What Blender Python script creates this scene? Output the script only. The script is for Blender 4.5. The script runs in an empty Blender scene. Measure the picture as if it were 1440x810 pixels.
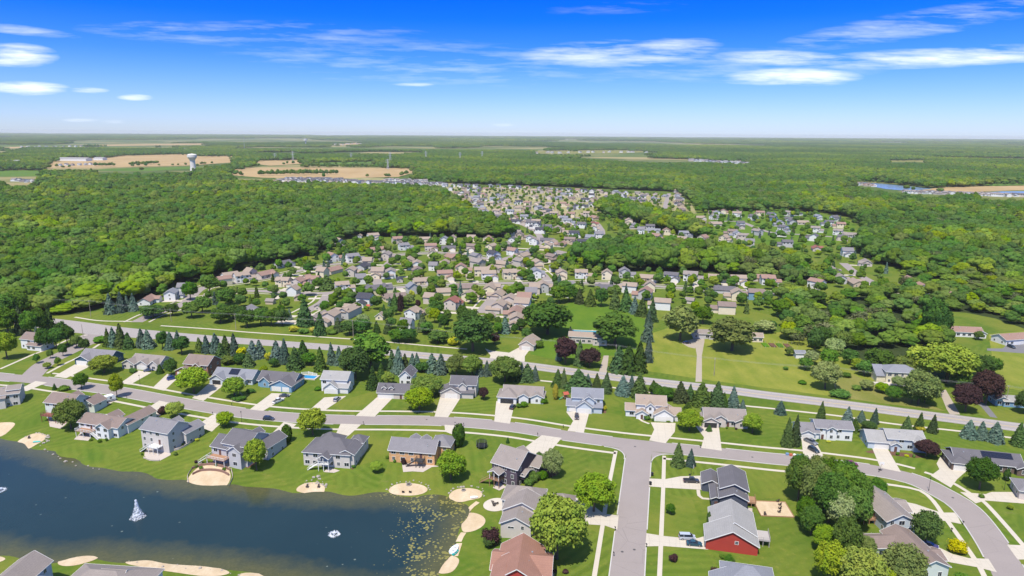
import bpy, bmesh, math, random
import numpy as np
from mathutils import Vector, Matrix
random.seed(7); RNG = np.random.default_rng(11)
SC = bpy.context.scene; COL = SC.collection
PI = math.pi
# ---------------------------------------------------------------- camera
HC = 120.0; F = 960.0
PITCH = math.radians(12.75); ROLL = math.radians(0.36)
cam_d = bpy.data.cameras.new('camera'); cam = bpy.data.objects.new('camera', cam_d); COL.objects.link(cam)
cam_d.sensor_width = 36; cam_d.lens = 36 * F / 1440; cam_d.clip_start = 1; cam_d.clip_end = 120000
CM = Matrix.Translation((0, 0, HC)) @ Matrix.Rotation(PI / 2 - PITCH, 4, 'X') @ Matrix.Rotation(ROLL, 4, 'Z')
cam.matrix_world = CM; SC.camera = cam
CR = CM.to_3x3(); CRI = CR.inverted(); CRN = np.array(CR); CRIN = np.array(CRI)
def ray(px, py):
    return CR @ Vector(((px - 720) / F, -(py - 405) / F, -1))
def to_px(x, y, z=0.0):
    v = CRI @ Vector((x, y, z - HC))
    return 720 + F * v.x / -v.z, 405 - F * v.y / -v.z, -v.z
def to_px_np(x, y, z=0.0):
    v = np.stack([x, y, np.full_like(x, z - HC) if np.isscalar(z) else z - HC])
    c = CRIN @ v
    return 720 + F * c[0] / -c[2], 405 - F * c[1] / -c[2], -c[2]
def P0(px, py, z=0.0):
    d = ray(px, py); t = (z - HC) / d.z
    return Vector((d.x * t, d.y * t, z))
def inpoly(x, y, poly):
    x = np.asarray(x, float); y = np.asarray(y, float)
    r = np.zeros(x.shape, bool); n = len(poly)
    for i in range(n):
        x1, y1 = poly[i][:2]; x2, y2 = poly[(i + 1) % n][:2]
        if y1 == y2: continue
        c = ((y1 > y) != (y2 > y)) & (x < (x2 - x1) * (y - y1) / (y2 - y1) + x1)
        r ^= c
    return r
def dist_poly(x, y, poly, closed=True):
    x = np.asarray(x, float); y = np.asarray(y, float)
    d = np.full(x.shape, 1e9); n = len(poly)
    for i in range(n if closed else n - 1):
        ax, ay = poly[i][:2]; bx, by = poly[(i + 1) % n][:2]
        dx, dy = bx - ax, by - ay; L = dx * dx + dy * dy + 1e-9
        t = np.clip(((x - ax) * dx + (y - ay) * dy) / L, 0, 1)
        d = np.minimum(d, np.hypot(x - ax - t * dx, y - ay - t * dy))
    return d
WATER_Z = -2.6
POND_PX = [(-160, 600), (-60, 612), (0, 620), (22, 623), (36, 630), (62, 634), (100, 651), (137, 660), (175, 665), (207, 670), (235, 676),
    (262, 681), (290, 685), (320, 683), (350, 687), (374, 690), (417, 693), (457, 696), (499, 697), (546, 697), (590, 699), (620, 701), (640, 705),
    (654, 712), (650, 726), (646, 740), (645, 752), (634, 768), (624, 784), (616, 800), (608, 815), (590, 832), (540, 838), (480, 830), (430, 818), (391, 809),
    (344, 802), (320, 797), (280, 794), (244, 790), (210, 789), (178, 788), (142, 781), (110, 784), (82, 788), (55, 790), (33, 785), (0, 779), (-60, 770), (-160, 760)]
def smooth_closed(p, it=2):
    for _ in range(it):
        q = []
        for i in range(len(p)):
            a, b = p[i], p[(i + 1) % len(p)]
            q += [a * .75 + b * .25, a * .25 + b * .75]
        p = q
    return p
POND = smooth_closed([P0(x, y, WATER_Z) for x, y in POND_PX], 1)
def terr_np(x, y):
    x = np.asarray(x, float); y = np.asarray(y, float)
    h = np.zeros(x.shape)
    m = (y > 60) & (y < 420) & (x > -420) & (x < 120)
    if m.any():
        xx, yy = x[m], y[m]
        d = dist_poly(xx, yy, POND); ins = inpoly(xx, yy, POND)
        s = np.clip(d / 40.0, 0, 1); s = s * s * (3 - 2 * s)
        w = 0.22 * np.sin(xx * .31) * np.sin(yy * .27) * np.clip(1 - d / 12, 0, 1)
        out = -2.75 + 2.75 * s + np.clip(d / 3.0, 0, 1) * .35 * (1 - s) + w
        h[m] = np.where(ins, -2.75 - np.clip(d * .18, 0, 2.0) + w, out)
    return h
def terr(x, y): return float(terr_np(np.array([x]), np.array([y]))[0])
def P(px, py):
    p = P0(px, py)
    for _ in range(4): p = P0(px, py, terr(p.x, p.y))
    return p
def ppm(px, py):                       # photo pixels per metre at the ground there
    p = P0(px, py); return F / to_px(p.x, p.y, 0)[2]
# ---------------------------------------------------------------- scene helpers
def link(o): COL.objects.link(o); return o
def tag(o, label=None, cat=None, group=None, kind=None):
    if label: o['label'] = label
    if cat: o['category'] = cat
    if group: o['group'] = group
    if kind: o['kind'] = kind
    return o
def empty(name, loc=(0, 0, 0), rz=0.0):
    o = bpy.data.objects.new(name, None); link(o); o.location = loc; o.rotation_euler = (0, 0, rz); o.empty_display_size = .3
    return o
def mesh_obj(name, verts, faces, mats, parent=None, midx=None, smooth=False):
    me = bpy.data.meshes.new(name); me.from_pydata(verts, [], faces)
    for m in (mats if isinstance(mats, (list, tuple)) else [mats]): me.materials.append(m)
    if midx is not None: me.polygons.foreach_set('material_index', midx)
    if smooth: me.polygons.foreach_set('use_smooth', [True] * len(faces))
    me.update()
    o = bpy.data.objects.new(name, me); link(o)
    if parent: o.parent = parent
    return o
def add_copy(o, parent=None):
    c = o.copy(); COL.objects.link(c)
    if parent: c.parent = parent
    return c
def copy_tree(o, parent=None):
    c = add_copy(o, parent)
    for ch in list(o.children): copy_tree(ch, c)
    return c
class MB:
    def __init__(s): s.v = []; s.f = []; s.mi = []
    def face(s, pts, m=0):
        n = len(s.v); s.v += [tuple(p) for p in pts]; s.f.append(tuple(range(n, n + len(pts)))); s.mi.append(m)
    def hexa(s, c, m=0):
        n = len(s.v); s.v += [tuple(p) for p in c]
        for q in ((0, 3, 2, 1), (4, 5, 6, 7), (0, 1, 5, 4), (1, 2, 6, 5), (2, 3, 7, 6), (3, 0, 4, 7)):
            s.f.append(tuple(n + i for i in q)); s.mi.append(m)
    def box(s, x0, x1, y0, y1, z0, z1, m=0):
        s.hexa([(x0, y0, z0), (x1, y0, z0), (x1, y1, z0), (x0, y1, z0), (x0, y0, z1), (x1, y0, z1), (x1, y1, z1), (x0, y1, z1)], m)
    def bar(s, a, b, w, h=None, m=0):
        a, b = Vector(a), Vector(b); h = h or w; d = (b - a).normalized()
        u = Vector((0, 0, 1)) if abs(d.z) < .95 else Vector((0, 1, 0))
        r = d.cross(u).normalized() * w / 2; t = r.cross(d).normalized() * h / 2
        s.hexa([a - r - t, a + r - t, b + r - t, b - r - t, a - r + t, a + r + t, b + r + t, b - r + t], m)
    def cyl(s, a, b, r0, r1=None, n=8, m=0, caps=True):
        a, b = Vector(a), Vector(b); r1 = r0 if r1 is None else r1; d = (b - a).normalized()
        u = Vector((1, 0, 0)) if abs(d.x) < .9 else Vector((0, 1, 0))
        e = d.cross(u).normalized(); g = d.cross(e); k = len(s.v)
        for c, r in ((a, r0), (b, r1)):
            for i in range(n):
                t = 2 * PI * i / n; s.v.append(tuple(c + (e * math.cos(t) + g * math.sin(t)) * r))
        for i in range(n):
            j = (i + 1) % n; s.f.append((k + i, k + j, k + n + j, k + n + i)); s.mi.append(m)
        if caps:
            s.f.append(tuple(range(k + n - 1, k - 1, -1))); s.mi.append(m); s.f.append(tuple(range(k + n, k + 2 * n))); s.mi.append(m)
    def build(s, name, mats, parent=None, smooth=False):
        return mesh_obj(name, s.v, s.f, mats, parent, s.mi, smooth)
# ---------------------------------------------------------------- materials
def newmat(name):
    m = bpy.data.materials.new(name); m.use_nodes = True
    nt = m.node_tree; nt.nodes.clear()
    out = nt.nodes.new('ShaderNodeOutputMaterial'); b = nt.nodes.new('ShaderNodeBsdfPrincipled')
    nt.links.new(b.outputs[0], out.inputs[0])
    return m, nt, b, out
def nd(nt, t, **kw):
    n = nt.nodes.new(t)
    for k, v in kw.items():
        if k in n.inputs.keys() if isinstance(k, str) else False: n.inputs[k].default_value = v
        else: setattr(n, k, v)
    return n
def mixc(nt, fac, a, b, mode='MIX'):
    n = nt.nodes.new('ShaderNodeMix'); n.data_type = 'RGBA'; n.blend_type = mode; n.clamp_factor = True
    for sock, v in ((n.inputs[0], fac), (n.inputs[6], a), (n.inputs[7], b)):
        if hasattr(v, 'links'): nt.links.new(v, sock)
        elif isinstance(v, (tuple, list)): sock.default_value = (*v[:3], 1)
        else: sock.default_value = v
    return n.outputs[2]
def noise(nt, vec, scale, detail=3, rough=.55):
    n = nt.nodes.new('ShaderNodeTexNoise'); n.inputs['Scale'].default_value = scale; n.inputs['Detail'].default_value = detail; n.inputs['Roughness'].default_value = rough
    if vec is not None: nt.links.new(vec, n.inputs['Vector'])
    return n.outputs[0]
def ramp(nt, v, a, b, ca=0.0, cb=1.0):
    n = nt.nodes.new('ShaderNodeMapRange'); n.inputs[1].default_value = a; n.inputs[2].default_value = b; n.inputs[3].default_value = ca; n.inputs[4].default_value = cb
    nt.links.new(v, n.inputs[0]); return n.outputs[0]
def mth(nt, op, a, b=0.0):
    n = nt.nodes.new('ShaderNodeMath'); n.operation = op
    for i, v in enumerate((a, b)):
        if hasattr(v, 'links'): nt.links.new(v, n.inputs[i])
        else: n.inputs[i].default_value = v
    return n.outputs[0]
def geo_pos(nt): return nt.nodes.new('ShaderNodeNewGeometry').outputs['Position']
def obj_co(nt): return nt.nodes.new('ShaderNodeTexCoord').outputs['Object']
MATS = {}
def plain(name, c, rough=.6, metal=0.0, var=.12, scale=1.5, spec=.3):
    if name in MATS: return MATS[name]
    m, nt, b, o = newmat(name)
    n = noise(nt, obj_co(nt), scale, 4)
    col = mixc(nt, n, tuple(x * (1 - var) for x in c), tuple(min(1, x * (1 + var)) for x in c))
    nt.links.new(col, b.inputs['Base Color']); b.inputs['Roughness'].default_value = rough; b.inputs['Metallic'].default_value = metal
    b.inputs['Specular IOR Level'].default_value = spec
    MATS[name] = m; return m
def siding(name, c, brick=False):
    if name in MATS: return MATS[name]
    m, nt, b, o = newmat(name); co = obj_co(nt)
    n = noise(nt, co, .5, 4)
    col = mixc(nt, n, tuple(x * .88 for x in c), tuple(min(1, x * 1.08) for x in c))
    if brick:
        v = nt.nodes.new('ShaderNodeTexVoronoi'); v.inputs['Scale'].default_value = 3.0; nt.links.new(co, v.inputs['Vector'])
        col = mixc(nt, .45, col, mixc(nt, mth(nt, 'FRACT', mth(nt, 'MULTIPLY', v.outputs['Color'], 1.0)), tuple(x * .6 for x in c), tuple(min(1, x * 1.35) for x in c)))
    sep = nt.nodes.new('ShaderNodeSeparateXYZ'); nt.links.new(co, sep.inputs[0])
    line = mth(nt, 'LESS_THAN', mth(nt, 'FRACT', mth(nt, 'MULTIPLY', sep.outputs[2], 4.5)), .16)
    col = mixc(nt, mth(nt, 'MULTIPLY', line, .22), col, tuple(x * .55 for x in c))
    nt.links.new(col, b.inputs['Base Color']); b.inputs['Roughness'].default_value = .7; b.inputs['Specular IOR Level'].default_value = .2
    MATS[name] = m; return m
def shingle(name, c):
    if name in MATS: return MATS[name]
    m, nt, b, o = newmat(name); co = obj_co(nt)
    n1 = noise(nt, co, .35, 5); n2 = noise(nt, co, 4.0, 3, .7)
    col = mixc(nt, n1, tuple(x * .80 for x in c), tuple(x * 1.16 for x in c))
    col = mixc(nt, ramp(nt, n2, .35, .65), mixc(nt, .5, col, tuple(x * .62 for x in c)), col)
    sep = nt.nodes.new('ShaderNodeSeparateXYZ'); nt.links.new(co, sep.inputs[0])
    line = mth(nt, 'LESS_THAN', mth(nt, 'FRACT', mth(nt, 'MULTIPLY', sep.outputs[2], 3.2)), .2)
    col = mixc(nt, mth(nt, 'MULTIPLY', line, .25), col, tuple(x * .6 for x in c))
    mp = nt.nodes.new('ShaderNodeMapping'); mp.inputs['Scale'].default_value = (2.2, 2.2, .25); nt.links.new(co, mp.inputs['Vector'])
    st = noise(nt, mp.outputs[0], 1.0, 3)
    col = mixc(nt, mth(nt, 'MULTIPLY', ramp(nt, st, .55, .8), .3), col, tuple(x * .6 for x in c))
    nt.links.new(col, b.inputs['Base Color']); b.inputs['Roughness'].default_value = .9; b.inputs['Specular IOR Level'].default_value = .15
    bm = nt.nodes.new('ShaderNodeBump'); bm.inputs['Strength'].default_value = .3; bm.inputs['Distance'].default_value = .05
    nt.links.new(n2, bm.inputs['Height']); nt.links.new(bm.outputs[0], b.inputs['Normal'])
    MATS[name] = m; return m
WALLC = {'white': (.66, .655, .64), 'cream': (.66, .57, .42), 'beige': (.52, .45, .40), 'tan': (.48, .39, .29), 'grey': (.44, .43, .43), 'paleblue': (.46, .51, .56),
    'blue': (.17, .30, .42), 'slate': (.07, .08, .11), 'purple': (.085, .065, .085), 'red': (.36, .048, .035), 'brick': (.25, .12, .08), 'orange': (.58, .33, .16),
    'mint': (.56, .60, .54), 'darkblue': (.05, .10, .14), 'stone': (.60, .55, .38), 'brown': (.14, .10, .08), 'greige': (.52, .475, .435)}
ROOFC = {'grey': (.20, .19, .20), 'brown': (.215, .165, .145), 'tan': (.31, .245, .195), 'rust': (.28, .18, .145), 'dark': (.06, .06, .075), 'slate': (.125, .118, .128),
    'lightgrey': (.30, .29, .28), 'bluegrey': (.21, .215, .24), 'greybrown': (.25, .215, .195), 'red': (.24, .10, .08), 'terracotta': (.29, .155, .115)}
def WM(n): return siding('siding_' + n, WALLC[n], n in ('brick', 'orange', 'stone'))
def RM(n): return shingle('shingle_' + n, ROOFC[n])
M_TRIM = plain('white_trim', (.70, .69, .66), .5); M_GLASS = plain('window_glass', (.022, .028, .038), .12, spec=.6, var=.4, scale=.6)
M_GDOOR = plain('garage_door_white', (.64, .62, .58), .55); M_GDARK = plain('open_garage_shade', (.03, .03, .03), .8)  # near-black colour paints the shade inside open garages onto flat panels
M_WOOD = plain('deck_wood', (.30, .17, .10), .8, scale=4); M_GWOOD = plain('grey_deck_wood', (.34, .31, .29), .8, scale=4); M_DOORW = plain('front_door', (.12, .06, .05), .5)
M_CONC = plain('pale_concrete', (.46, .41, .34), .85, var=.10, scale=.35); M_CONC2 = plain('grey_concrete', (.42, .40, .37), .85, scale=.5)
M_SOLAR = plain('solar_cells', (.012, .014, .028), .2, spec=.5); M_RUBBER = plain('tyre_rubber', (.012, .012, .013), .8); M_METAL = plain('grey_metal', (.45, .46, .48), .4, .6)
M_BARK = plain('bark', (.10, .075, .055), .9, scale=3); M_ROCK = plain('pale_boulder', (.30, .265, .23), .85, var=.4, scale=2); M_BLACK = plain('black_plastic', (.02, .02, .022), .5)
M_POLE = plain('weathered_pole', (.30, .25, .20), .8); M_CHROME = plain('rim_alloy', (.5, .5, .52), .3, .8)
# ---------------------------------------------------------------- polylines, strips and draped sheets
def catmull(pts, step=3.0):
    pts = [Vector(p) for p in pts]; out = []
    for i in range(len(pts) - 1):
        p0 = pts[i - 1] if i else pts[0] * 2 - pts[1]; p1, p2 = pts[i], pts[i + 1]
        p3 = pts[i + 2] if i + 2 < len(pts) else p2 * 2 - p1
        n = max(1, int((p2 - p1).length / step))
        for k in range(n):
            t = k / n
            out.append(.5 * ((2 * p1) + (p2 - p0) * t + (2 * p0 - 5 * p1 + 4 * p2 - p3) * t * t + (3 * p1 - p0 - 3 * p2 + p3) * t ** 3))
    out.append(pts[-1]); return out
def pline(px, step=3.0): return catmull([P0(x, y) for x, y in px], step)
def tang(pl, i):
    a = pl[max(0, i - 1)]; b = pl[min(len(pl) - 1, i + 1)]; return (b - a).normalized()
def offs(pl, d):
    return [p + Vector((tang(pl, i).y, -tang(pl, i).x, 0)) * d for i, p in enumerate(pl)]
def strip(name, pl, w, z, mat, cross=2):
    v = []; f = []
    for i, p in enumerate(pl):
        t = tang(pl, i); n = Vector((t.y, -t.x, 0))
        for k in range(cross):
            q = p + n * w * (k / (cross - 1) - .5); v.append((q.x, q.y, 0))
    a = np.array(v); a[:, 2] = terr_np(a[:, 0], a[:, 1]) + z
    for i in range(len(pl) - 1):
        for k in range(cross - 1):
            f.append((i * cross + k, i * cross + k + 1, (i + 1) * cross + k + 1, (i + 1) * cross + k))
    o = mesh_obj(name, [tuple(x) for x in a], f, mat); o['kind'] = 'structure'; return o
def drape(name, pts, z, mat, size=4.0, kind='structure', slab=0.0):
    bm = bmesh.new(); vs = [bm.verts.new((p.x, p.y, 0)) for p in pts]; bm.faces.new(vs)
    bmesh.ops.triangulate(bm, faces=bm.faces[:])
    for _ in range(7):
        es = [e for e in bm.edges if e.calc_length() > size]
        if not es: break
        bmesh.ops.subdivide_edges(bm, edges=es, cuts=1); bmesh.ops.triangulate(bm, faces=[q for q in bm.faces if len(q.verts) > 3])
    a = np.array([v.co[:] for v in bm.verts]); h = terr_np(a[:, 0], a[:, 1]) + z
    for v, q in zip(bm.verts, h): v.co.z = q
    bmesh.ops.recalc_face_normals(bm, faces=bm.faces[:])
    me = bpy.data.meshes.new(name); bm.to_mesh(me); bm.free()
    me.materials.append(mat)
    if sum(p.normal.z for p in me.polygons) < 0: me.flip_normals()
    o = bpy.data.objects.new(name, me); link(o)
    if kind: o['kind'] = kind
    return o
def ppoly(px, smooth=0):
    p = [P(x, y) for x, y in px]
    return smooth_closed(p, smooth) if smooth else p
HAZE = 0.000036; EXPO = 0.65
# ================================================================ the ground sheet
def ground_mat():
    m, nt, b, o = newmat('lawn_and_country'); pos = geo_pos(nt)
    sc = nt.nodes.new('ShaderNodeVectorMath'); sc.operation = 'SCALE'; sc.inputs['Scale'].default_value = 1.0; nt.links.new(pos, sc.inputs[0]); p = sc.outputs[0]
    wn = nt.nodes.new('ShaderNodeTexNoise'); wn.inputs['Scale'].default_value = .03; nt.links.new(p, wn.inputs['Vector'])
    vo = nt.nodes.new('ShaderNodeTexVoronoi'); vo.inputs['Scale'].default_value = 1 / 30.0; vo.feature = 'F1'; nt.links.new(p, vo.inputs['Vector'])
    sc2 = nt.nodes.new('ShaderNodeSeparateColor'); nt.links.new(vo.outputs['Color'], sc2.inputs[0])
    ang = mth(nt, 'MULTIPLY', sc2.outputs[0], PI)
    sp = nt.nodes.new('ShaderNodeSeparateXYZ'); nt.links.new(p, sp.inputs[0])
    u = mth(nt, 'ADD', mth(nt, 'MULTIPLY', sp.outputs[0], mth(nt, 'COSINE', ang)), mth(nt, 'MULTIPLY', sp.outputs[1], mth(nt, 'SINE', ang)))
    u = mth(nt, 'ADD', u, mth(nt, 'MULTIPLY', noise(nt, p, .06, 2), 5.0))
    stripe = ramp(nt, mth(nt, 'SINE', mth(nt, 'MULTIPLY', u, 2 * PI / 3.4)), -.6, .6)
    g1 = noise(nt, p, .045, 5, .6); g2 = noise(nt, p, .35, 4, .65); g3 = noise(nt, p, 1.6, 3, .7)
    base = mixc(nt, ramp(nt, g1, .3, .7), (.066, .104, .013), (.162, .170, .026))
    base = mixc(nt, ramp(nt, g2, .3, .7), mixc(nt, .55, base, (.050, .105, .007)), base)
    base = mixc(nt, mth(nt, 'MULTIPLY', ramp(nt, g2, .56, .78), .65), base, (.22, .195, .045))
    base = mixc(nt, mth(nt, 'MULTIPLY', stripe, mth(nt, 'ADD', mth(nt, 'MULTIPLY', sc2.outputs[1], .45), .08)), base, (.150, .188, .026))
    base = mixc(nt, mth(nt, 'MULTIPLY', sc2.outputs[2], .35), base, (.070, .145, .011))
    base = mixc(nt, mth(nt, 'MULTIPLY', ramp(nt, sc2.outputs[2], .55, .75), mth(nt, 'MULTIPLY', ramp(nt, g1, .35, .6), .55)), base, (.175, .170, .030))
    base = mixc(nt, mth(nt, 'MULTIPLY', ramp(nt, noise(nt, p, .12, 6, .7), .62, .74), .5), base, (.20, .165, .07))
    base = mixc(nt, ramp(nt, g3, .25, .75, .0, .35), base, (.045, .095, .008))
    # open country far out: woods, crops and pasture in big soft patches
    d = mth(nt, 'ADD', sp.outputs[1], mth(nt, 'MULTIPLY', noise(nt, p, .004, 3), 600))
    st = nt.nodes.new('ShaderNodeMapping'); st.inputs['Scale'].default_value = (.6, 1.0, 1.0); nt.links.new(p, st.inputs['Vector'])
    f1 = noise(nt, st.outputs[0], .0007, 5, .6); f2 = noise(nt, st.outputs[0], .0016, 4, .6)
    far = mixc(nt, ramp(nt, f1, .35, .65), (.045, .075, .014), (.085, .125, .022))
    far = mixc(nt, mth(nt, 'MULTIPLY', ramp(nt, f2, .50, .60), .75), far, (.32, .25, .12))
    base = mixc(nt, ramp(nt, d, 1500, 1900), base, far)
    nt.links.new(base, b.inputs['Base Color']); b.inputs['Roughness'].default_value = .95; b.inputs['Specular IOR Level'].default_value = .1
    bm = nt.nodes.new('ShaderNodeBump'); bm.inputs['Strength'].default_value = .5; bm.inputs['Distance'].default_value = .12
    nt.links.new(g3, bm.inputs['Height']); nt.links.new(bm.outputs[0], b.inputs['Normal'])
    return m
def axis(fine0, fine1, step, far0, far1):
    a = list(np.arange(fine0, fine1 + .01, step)); d = step; x = a[-1]
    while x < far1: d *= 1.35; x = min(far1, x + d); a.append(x)
    d = step; x = a[0]
    while x > far0: d *= 1.35; x = max(far0, x - d); a.insert(0, x)
    return np.array(a)
gx = axis(-260, 40, 2.0, -22000, 22000); gy = axis(120, 330, 2.0, -2500, 26000)
GX, GY = np.meshgrid(gx, gy); gz = terr_np(GX.ravel(), GY.ravel())
nxg = len(gx)
gv = np.stack([GX.ravel(), GY.ravel(), gz], 1)
gf = [(j * nxg + i, j * nxg + i + 1, (j + 1) * nxg + i + 1, (j + 1) * nxg + i) for j in range(len(gy) - 1) for i in range(nxg - 1)]
tag(mesh_obj('ground', gv.tolist(), gf, ground_mat(), smooth=True), kind='structure')

# ---------------------------------------------------------------- pond water, with weed and algae by distance from the shore
def water_mat():
    m, nt, b, o = newmat('pond_water'); pos = geo_pos(nt)
    at = nt.nodes.new('ShaderNodeAttribute'); at.attribute_name = 'shore'
    al = nt.nodes.new('ShaderNodeAttribute'); al.attribute_name = 'weed'
    big = noise(nt, pos, .03, 3); med = noise(nt, pos, .25, 4, .65); fine = noise(nt, pos, 1.1, 4, .7)
    deep = mixc(nt, big, (.008, .022, .030), (.014, .034, .042))
    sh = mth(nt, 'ADD', at.outputs['Fac'], mth(nt, 'MULTIPLY', mth(nt, 'SUBTRACT', med, .5), 9.0))
    shallow = ramp(nt, sh, 11, .5)
    col = mixc(nt, mth(nt, 'MULTIPLY', shallow, .75), deep, mixc(nt, fine, (.045, .050, .014), (.13, .115, .045)))
    v = nt.nodes.new('ShaderNodeTexVoronoi'); v.inputs['Scale'].default_value = .95; v.inputs['Randomness'].default_value = 1; nt.links.new(pos, v.inputs['Vector'])
    thr = mth(nt, 'MULTIPLY', mth(nt, 'MULTIPLY', al.outputs['Fac'], ramp(nt, med, .3, .7)), 1.15)
    spot = mth(nt, 'LESS_THAN', mth(nt, 'ADD', v.outputs['Distance'], mth(nt, 'MULTIPLY', fine, .25)), mth(nt, 'MULTIPLY', thr, .80))
    col = mixc(nt, mth(nt, 'MULTIPLY', spot, .85), col, mixc(nt, big, (.15, .14, .03), (.27, .24, .08)))
    v2 = nt.nodes.new('ShaderNodeTexVoronoi'); v2.inputs['Scale'].default_value = .22; nt.links.new(pos, v2.inputs['Vector'])
    s2 = mth(nt, 'MULTIPLY', mth(nt, 'LESS_THAN', v2.outputs['Distance'], .075), ramp(nt, noise(nt, pos, .05, 2), .5, .6))
    col = mixc(nt, mth(nt, 'MULTIPLY', s2, .35), col, (.30, .34, .28))
    nt.links.new(col, b.inputs['Base Color']); b.inputs['Roughness'].default_value = .12; b.inputs['Specular IOR Level'].default_value = .34; b.inputs['IOR'].default_value = 1.33
    bm = nt.nodes.new('ShaderNodeBump'); bm.inputs['Strength'].default_value = .25; bm.inputs['Distance'].default_value = .08
    nt.links.new(noise(nt, pos, 1.3, 4, .6), bm.inputs['Height']); nt.links.new(bm.outputs[0], b.inputs['Normal'])
    return m
wx = np.arange(min(p.x for p in POND) - 6, max(p.x for p in POND) + 6, 2.0); wy = np.arange(min(p.y for p in POND) - 6, max(p.y for p in POND) + 6, 2.0)
WX, WY = np.meshgrid(wx, wy); fl = (WX.ravel(), WY.ravel())
dd = dist_poly(*fl, POND); ins = inpoly(*fl, POND); keep = ins | (dd < 5)
idx = -np.ones(len(dd), int); idx[keep] = np.arange(keep.sum()); nw = len(wx)
wf = []
for j in range(len(wy) - 1):
    for i in range(nw - 1):
        q = [idx[j * nw + i], idx[j * nw + i + 1], idx[(j + 1) * nw + i + 1], idx[(j + 1) * nw + i]]
        if min(q) >= 0: wf.append(tuple(int(k) for k in q))
wv = np.stack([fl[0][keep], fl[1][keep], np.full(keep.sum(), WATER_Z)], 1)
wo = tag(mesh_obj('pond_water', wv.tolist(), wf, water_mat(), smooth=True), kind='structure')
ppx, ppy, _ = to_px_np(wv[:, 0], wv[:, 1], WATER_Z)
shore = np.where(ins, dd, 0)[keep]
wa = wo.data.attributes.new('shore', 'FLOAT', 'POINT'); wa.data.foreach_set('value', shore.astype(np.float32))
weed = np.clip((ppx - 490) / 110, 0, 1) * 1.0 + np.clip(1 - shore / 9, 0, 1) * .35 * (ppx > 260) + np.clip(1 - np.hypot(ppx - 400, ppy - 745) / 70, 0, 1) * .25
weed *= np.clip(1.15 - np.hypot(ppx - 520, (ppy - 720) * 1.2) / 60, 0, 1) * -.5 + 1
wa = wo.data.attributes.new('weed', 'FLOAT', 'POINT'); wa.data.foreach_set('value', np.clip(weed, 0, 1).astype(np.float32))

# ---------------------------------------------------------------- surfaces
def road_mat(name, c, crack=.25, joints=0):
    m, nt, b, o = newmat(name); pos = geo_pos(nt)
    n1 = noise(nt, pos, .12, 4); n2 = noise(nt, pos, 2.5, 4, .7); n3 = noise(nt, pos, .03, 3)
    col = mixc(nt, n1, tuple(x * .88 for x in c), tuple(x * 1.08 for x in c)); col = mixc(nt, ramp(nt, n2, .3, .7, 0, .3), col, tuple(x * .72 for x in c))
    v = nt.nodes.new('ShaderNodeTexVoronoi'); v.feature = 'DISTANCE_TO_EDGE'; v.inputs['Scale'].default_value = .11; nt.links.new(pos, v.inputs['Vector'])
    ck = mth(nt, 'MULTIPLY', mth(nt, 'LESS_THAN', v.outputs['Distance'], .007), mth(nt, 'MULTIPLY', ramp(nt, n3, .4, .6), crack))
    col = mixc(nt, ck, col, tuple(x * .45 for x in c))
    st = ramp(nt, noise(nt, pos, .45, 4, .7), .60, .78, 0, .35); col = mixc(nt, st, col, tuple(x * .55 for x in c))
    if joints:
        mp = nt.nodes.new('ShaderNodeMapping'); mp.inputs['Rotation'].default_value = (0, 0, joints); nt.links.new(pos, mp.inputs['Vector']); sp = nt.nodes.new('ShaderNodeSeparateXYZ'); nt.links.new(mp.outputs[0], sp.inputs[0])
        for k in (0, 1): col = mixc(nt, mth(nt, 'MULTIPLY', mth(nt, 'LESS_THAN', mth(nt, 'FRACT', mth(nt, 'DIVIDE', sp.outputs[k], 3.0)), .045), .35), col, tuple(x * .55 for x in c))
    nt.links.new(col, b.inputs['Base Color']); b.inputs['Roughness'].default_value = .9; b.inputs['Specular IOR Level'].default_value = .2
    return m
M_STREET = road_mat('worn_asphalt', (.264, .228, .212)); M_HWY = road_mat('pale_asphalt', (.30, .27, .255), .5); M_DRIVE = road_mat('driveway_concrete', (.47, .42, .345), .3, .16)
M_DRIVE2 = road_mat('gravel', (.34, .29, .23), 0); M_WALK = road_mat('sidewalk_concrete', (.47, .42, .345), 0); M_ASPH = road_mat('dark_asphalt', (.16, .155, .16), .3)
def grass_mat(name, a, c, d=(.05, .09, .01), sc=.05):
    m, nt, b, o = newmat(name); pos = geo_pos(nt)
    mp = nt.nodes.new('ShaderNodeMapping'); mp.inputs['Scale'].default_value = (1, .45, 1); nt.links.new(pos, mp.inputs['Vector'])
    col = mixc(nt, ramp(nt, noise(nt, mp.outputs[0], sc, 5, .6), .3, .7), a, c); col = mixc(nt, ramp(nt, noise(nt, pos, .9, 4, .7), .35, .75, 0, .5), col, d)
    nt.links.new(col, b.inputs['Base Color']); b.inputs['Roughness'].default_value = .95; b.inputs['Specular IOR Level'].default_value = .1
    return m
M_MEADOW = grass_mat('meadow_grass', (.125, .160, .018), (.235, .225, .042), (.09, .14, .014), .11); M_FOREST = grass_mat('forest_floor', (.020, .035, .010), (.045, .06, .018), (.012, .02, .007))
M_DRY = grass_mat('dry_grass', (.14, .15, .03), (.24, .21, .07), (.09, .11, .02)); M_TAN = grass_mat('ripe_crop', (.30, .205, .095), (.40, .285, .145), (.26, .18, .085), .012)
M_GREENF = grass_mat('green_crop', (.06, .12, .015), (.10, .17, .02), (.06, .11, .015), .01); M_SAND = grass_mat('beach_sand', (.43, .325, .205), (.54, .44, .31), (.36, .265, .16), .3)
M_MULCH = grass_mat('mulch', (.10, .055, .035), (.16, .09, .06), (.06, .035, .022), .5); M_GRASS2 = grass_mat('plain_grass', (.065, .135, .012), (.11, .17, .014), (.05, .10, .009), .1)
M_BARE = grass_mat('pale_lots', (.20, .20, .07), (.36, .30, .18), (.12, .15, .03), .03)
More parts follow.
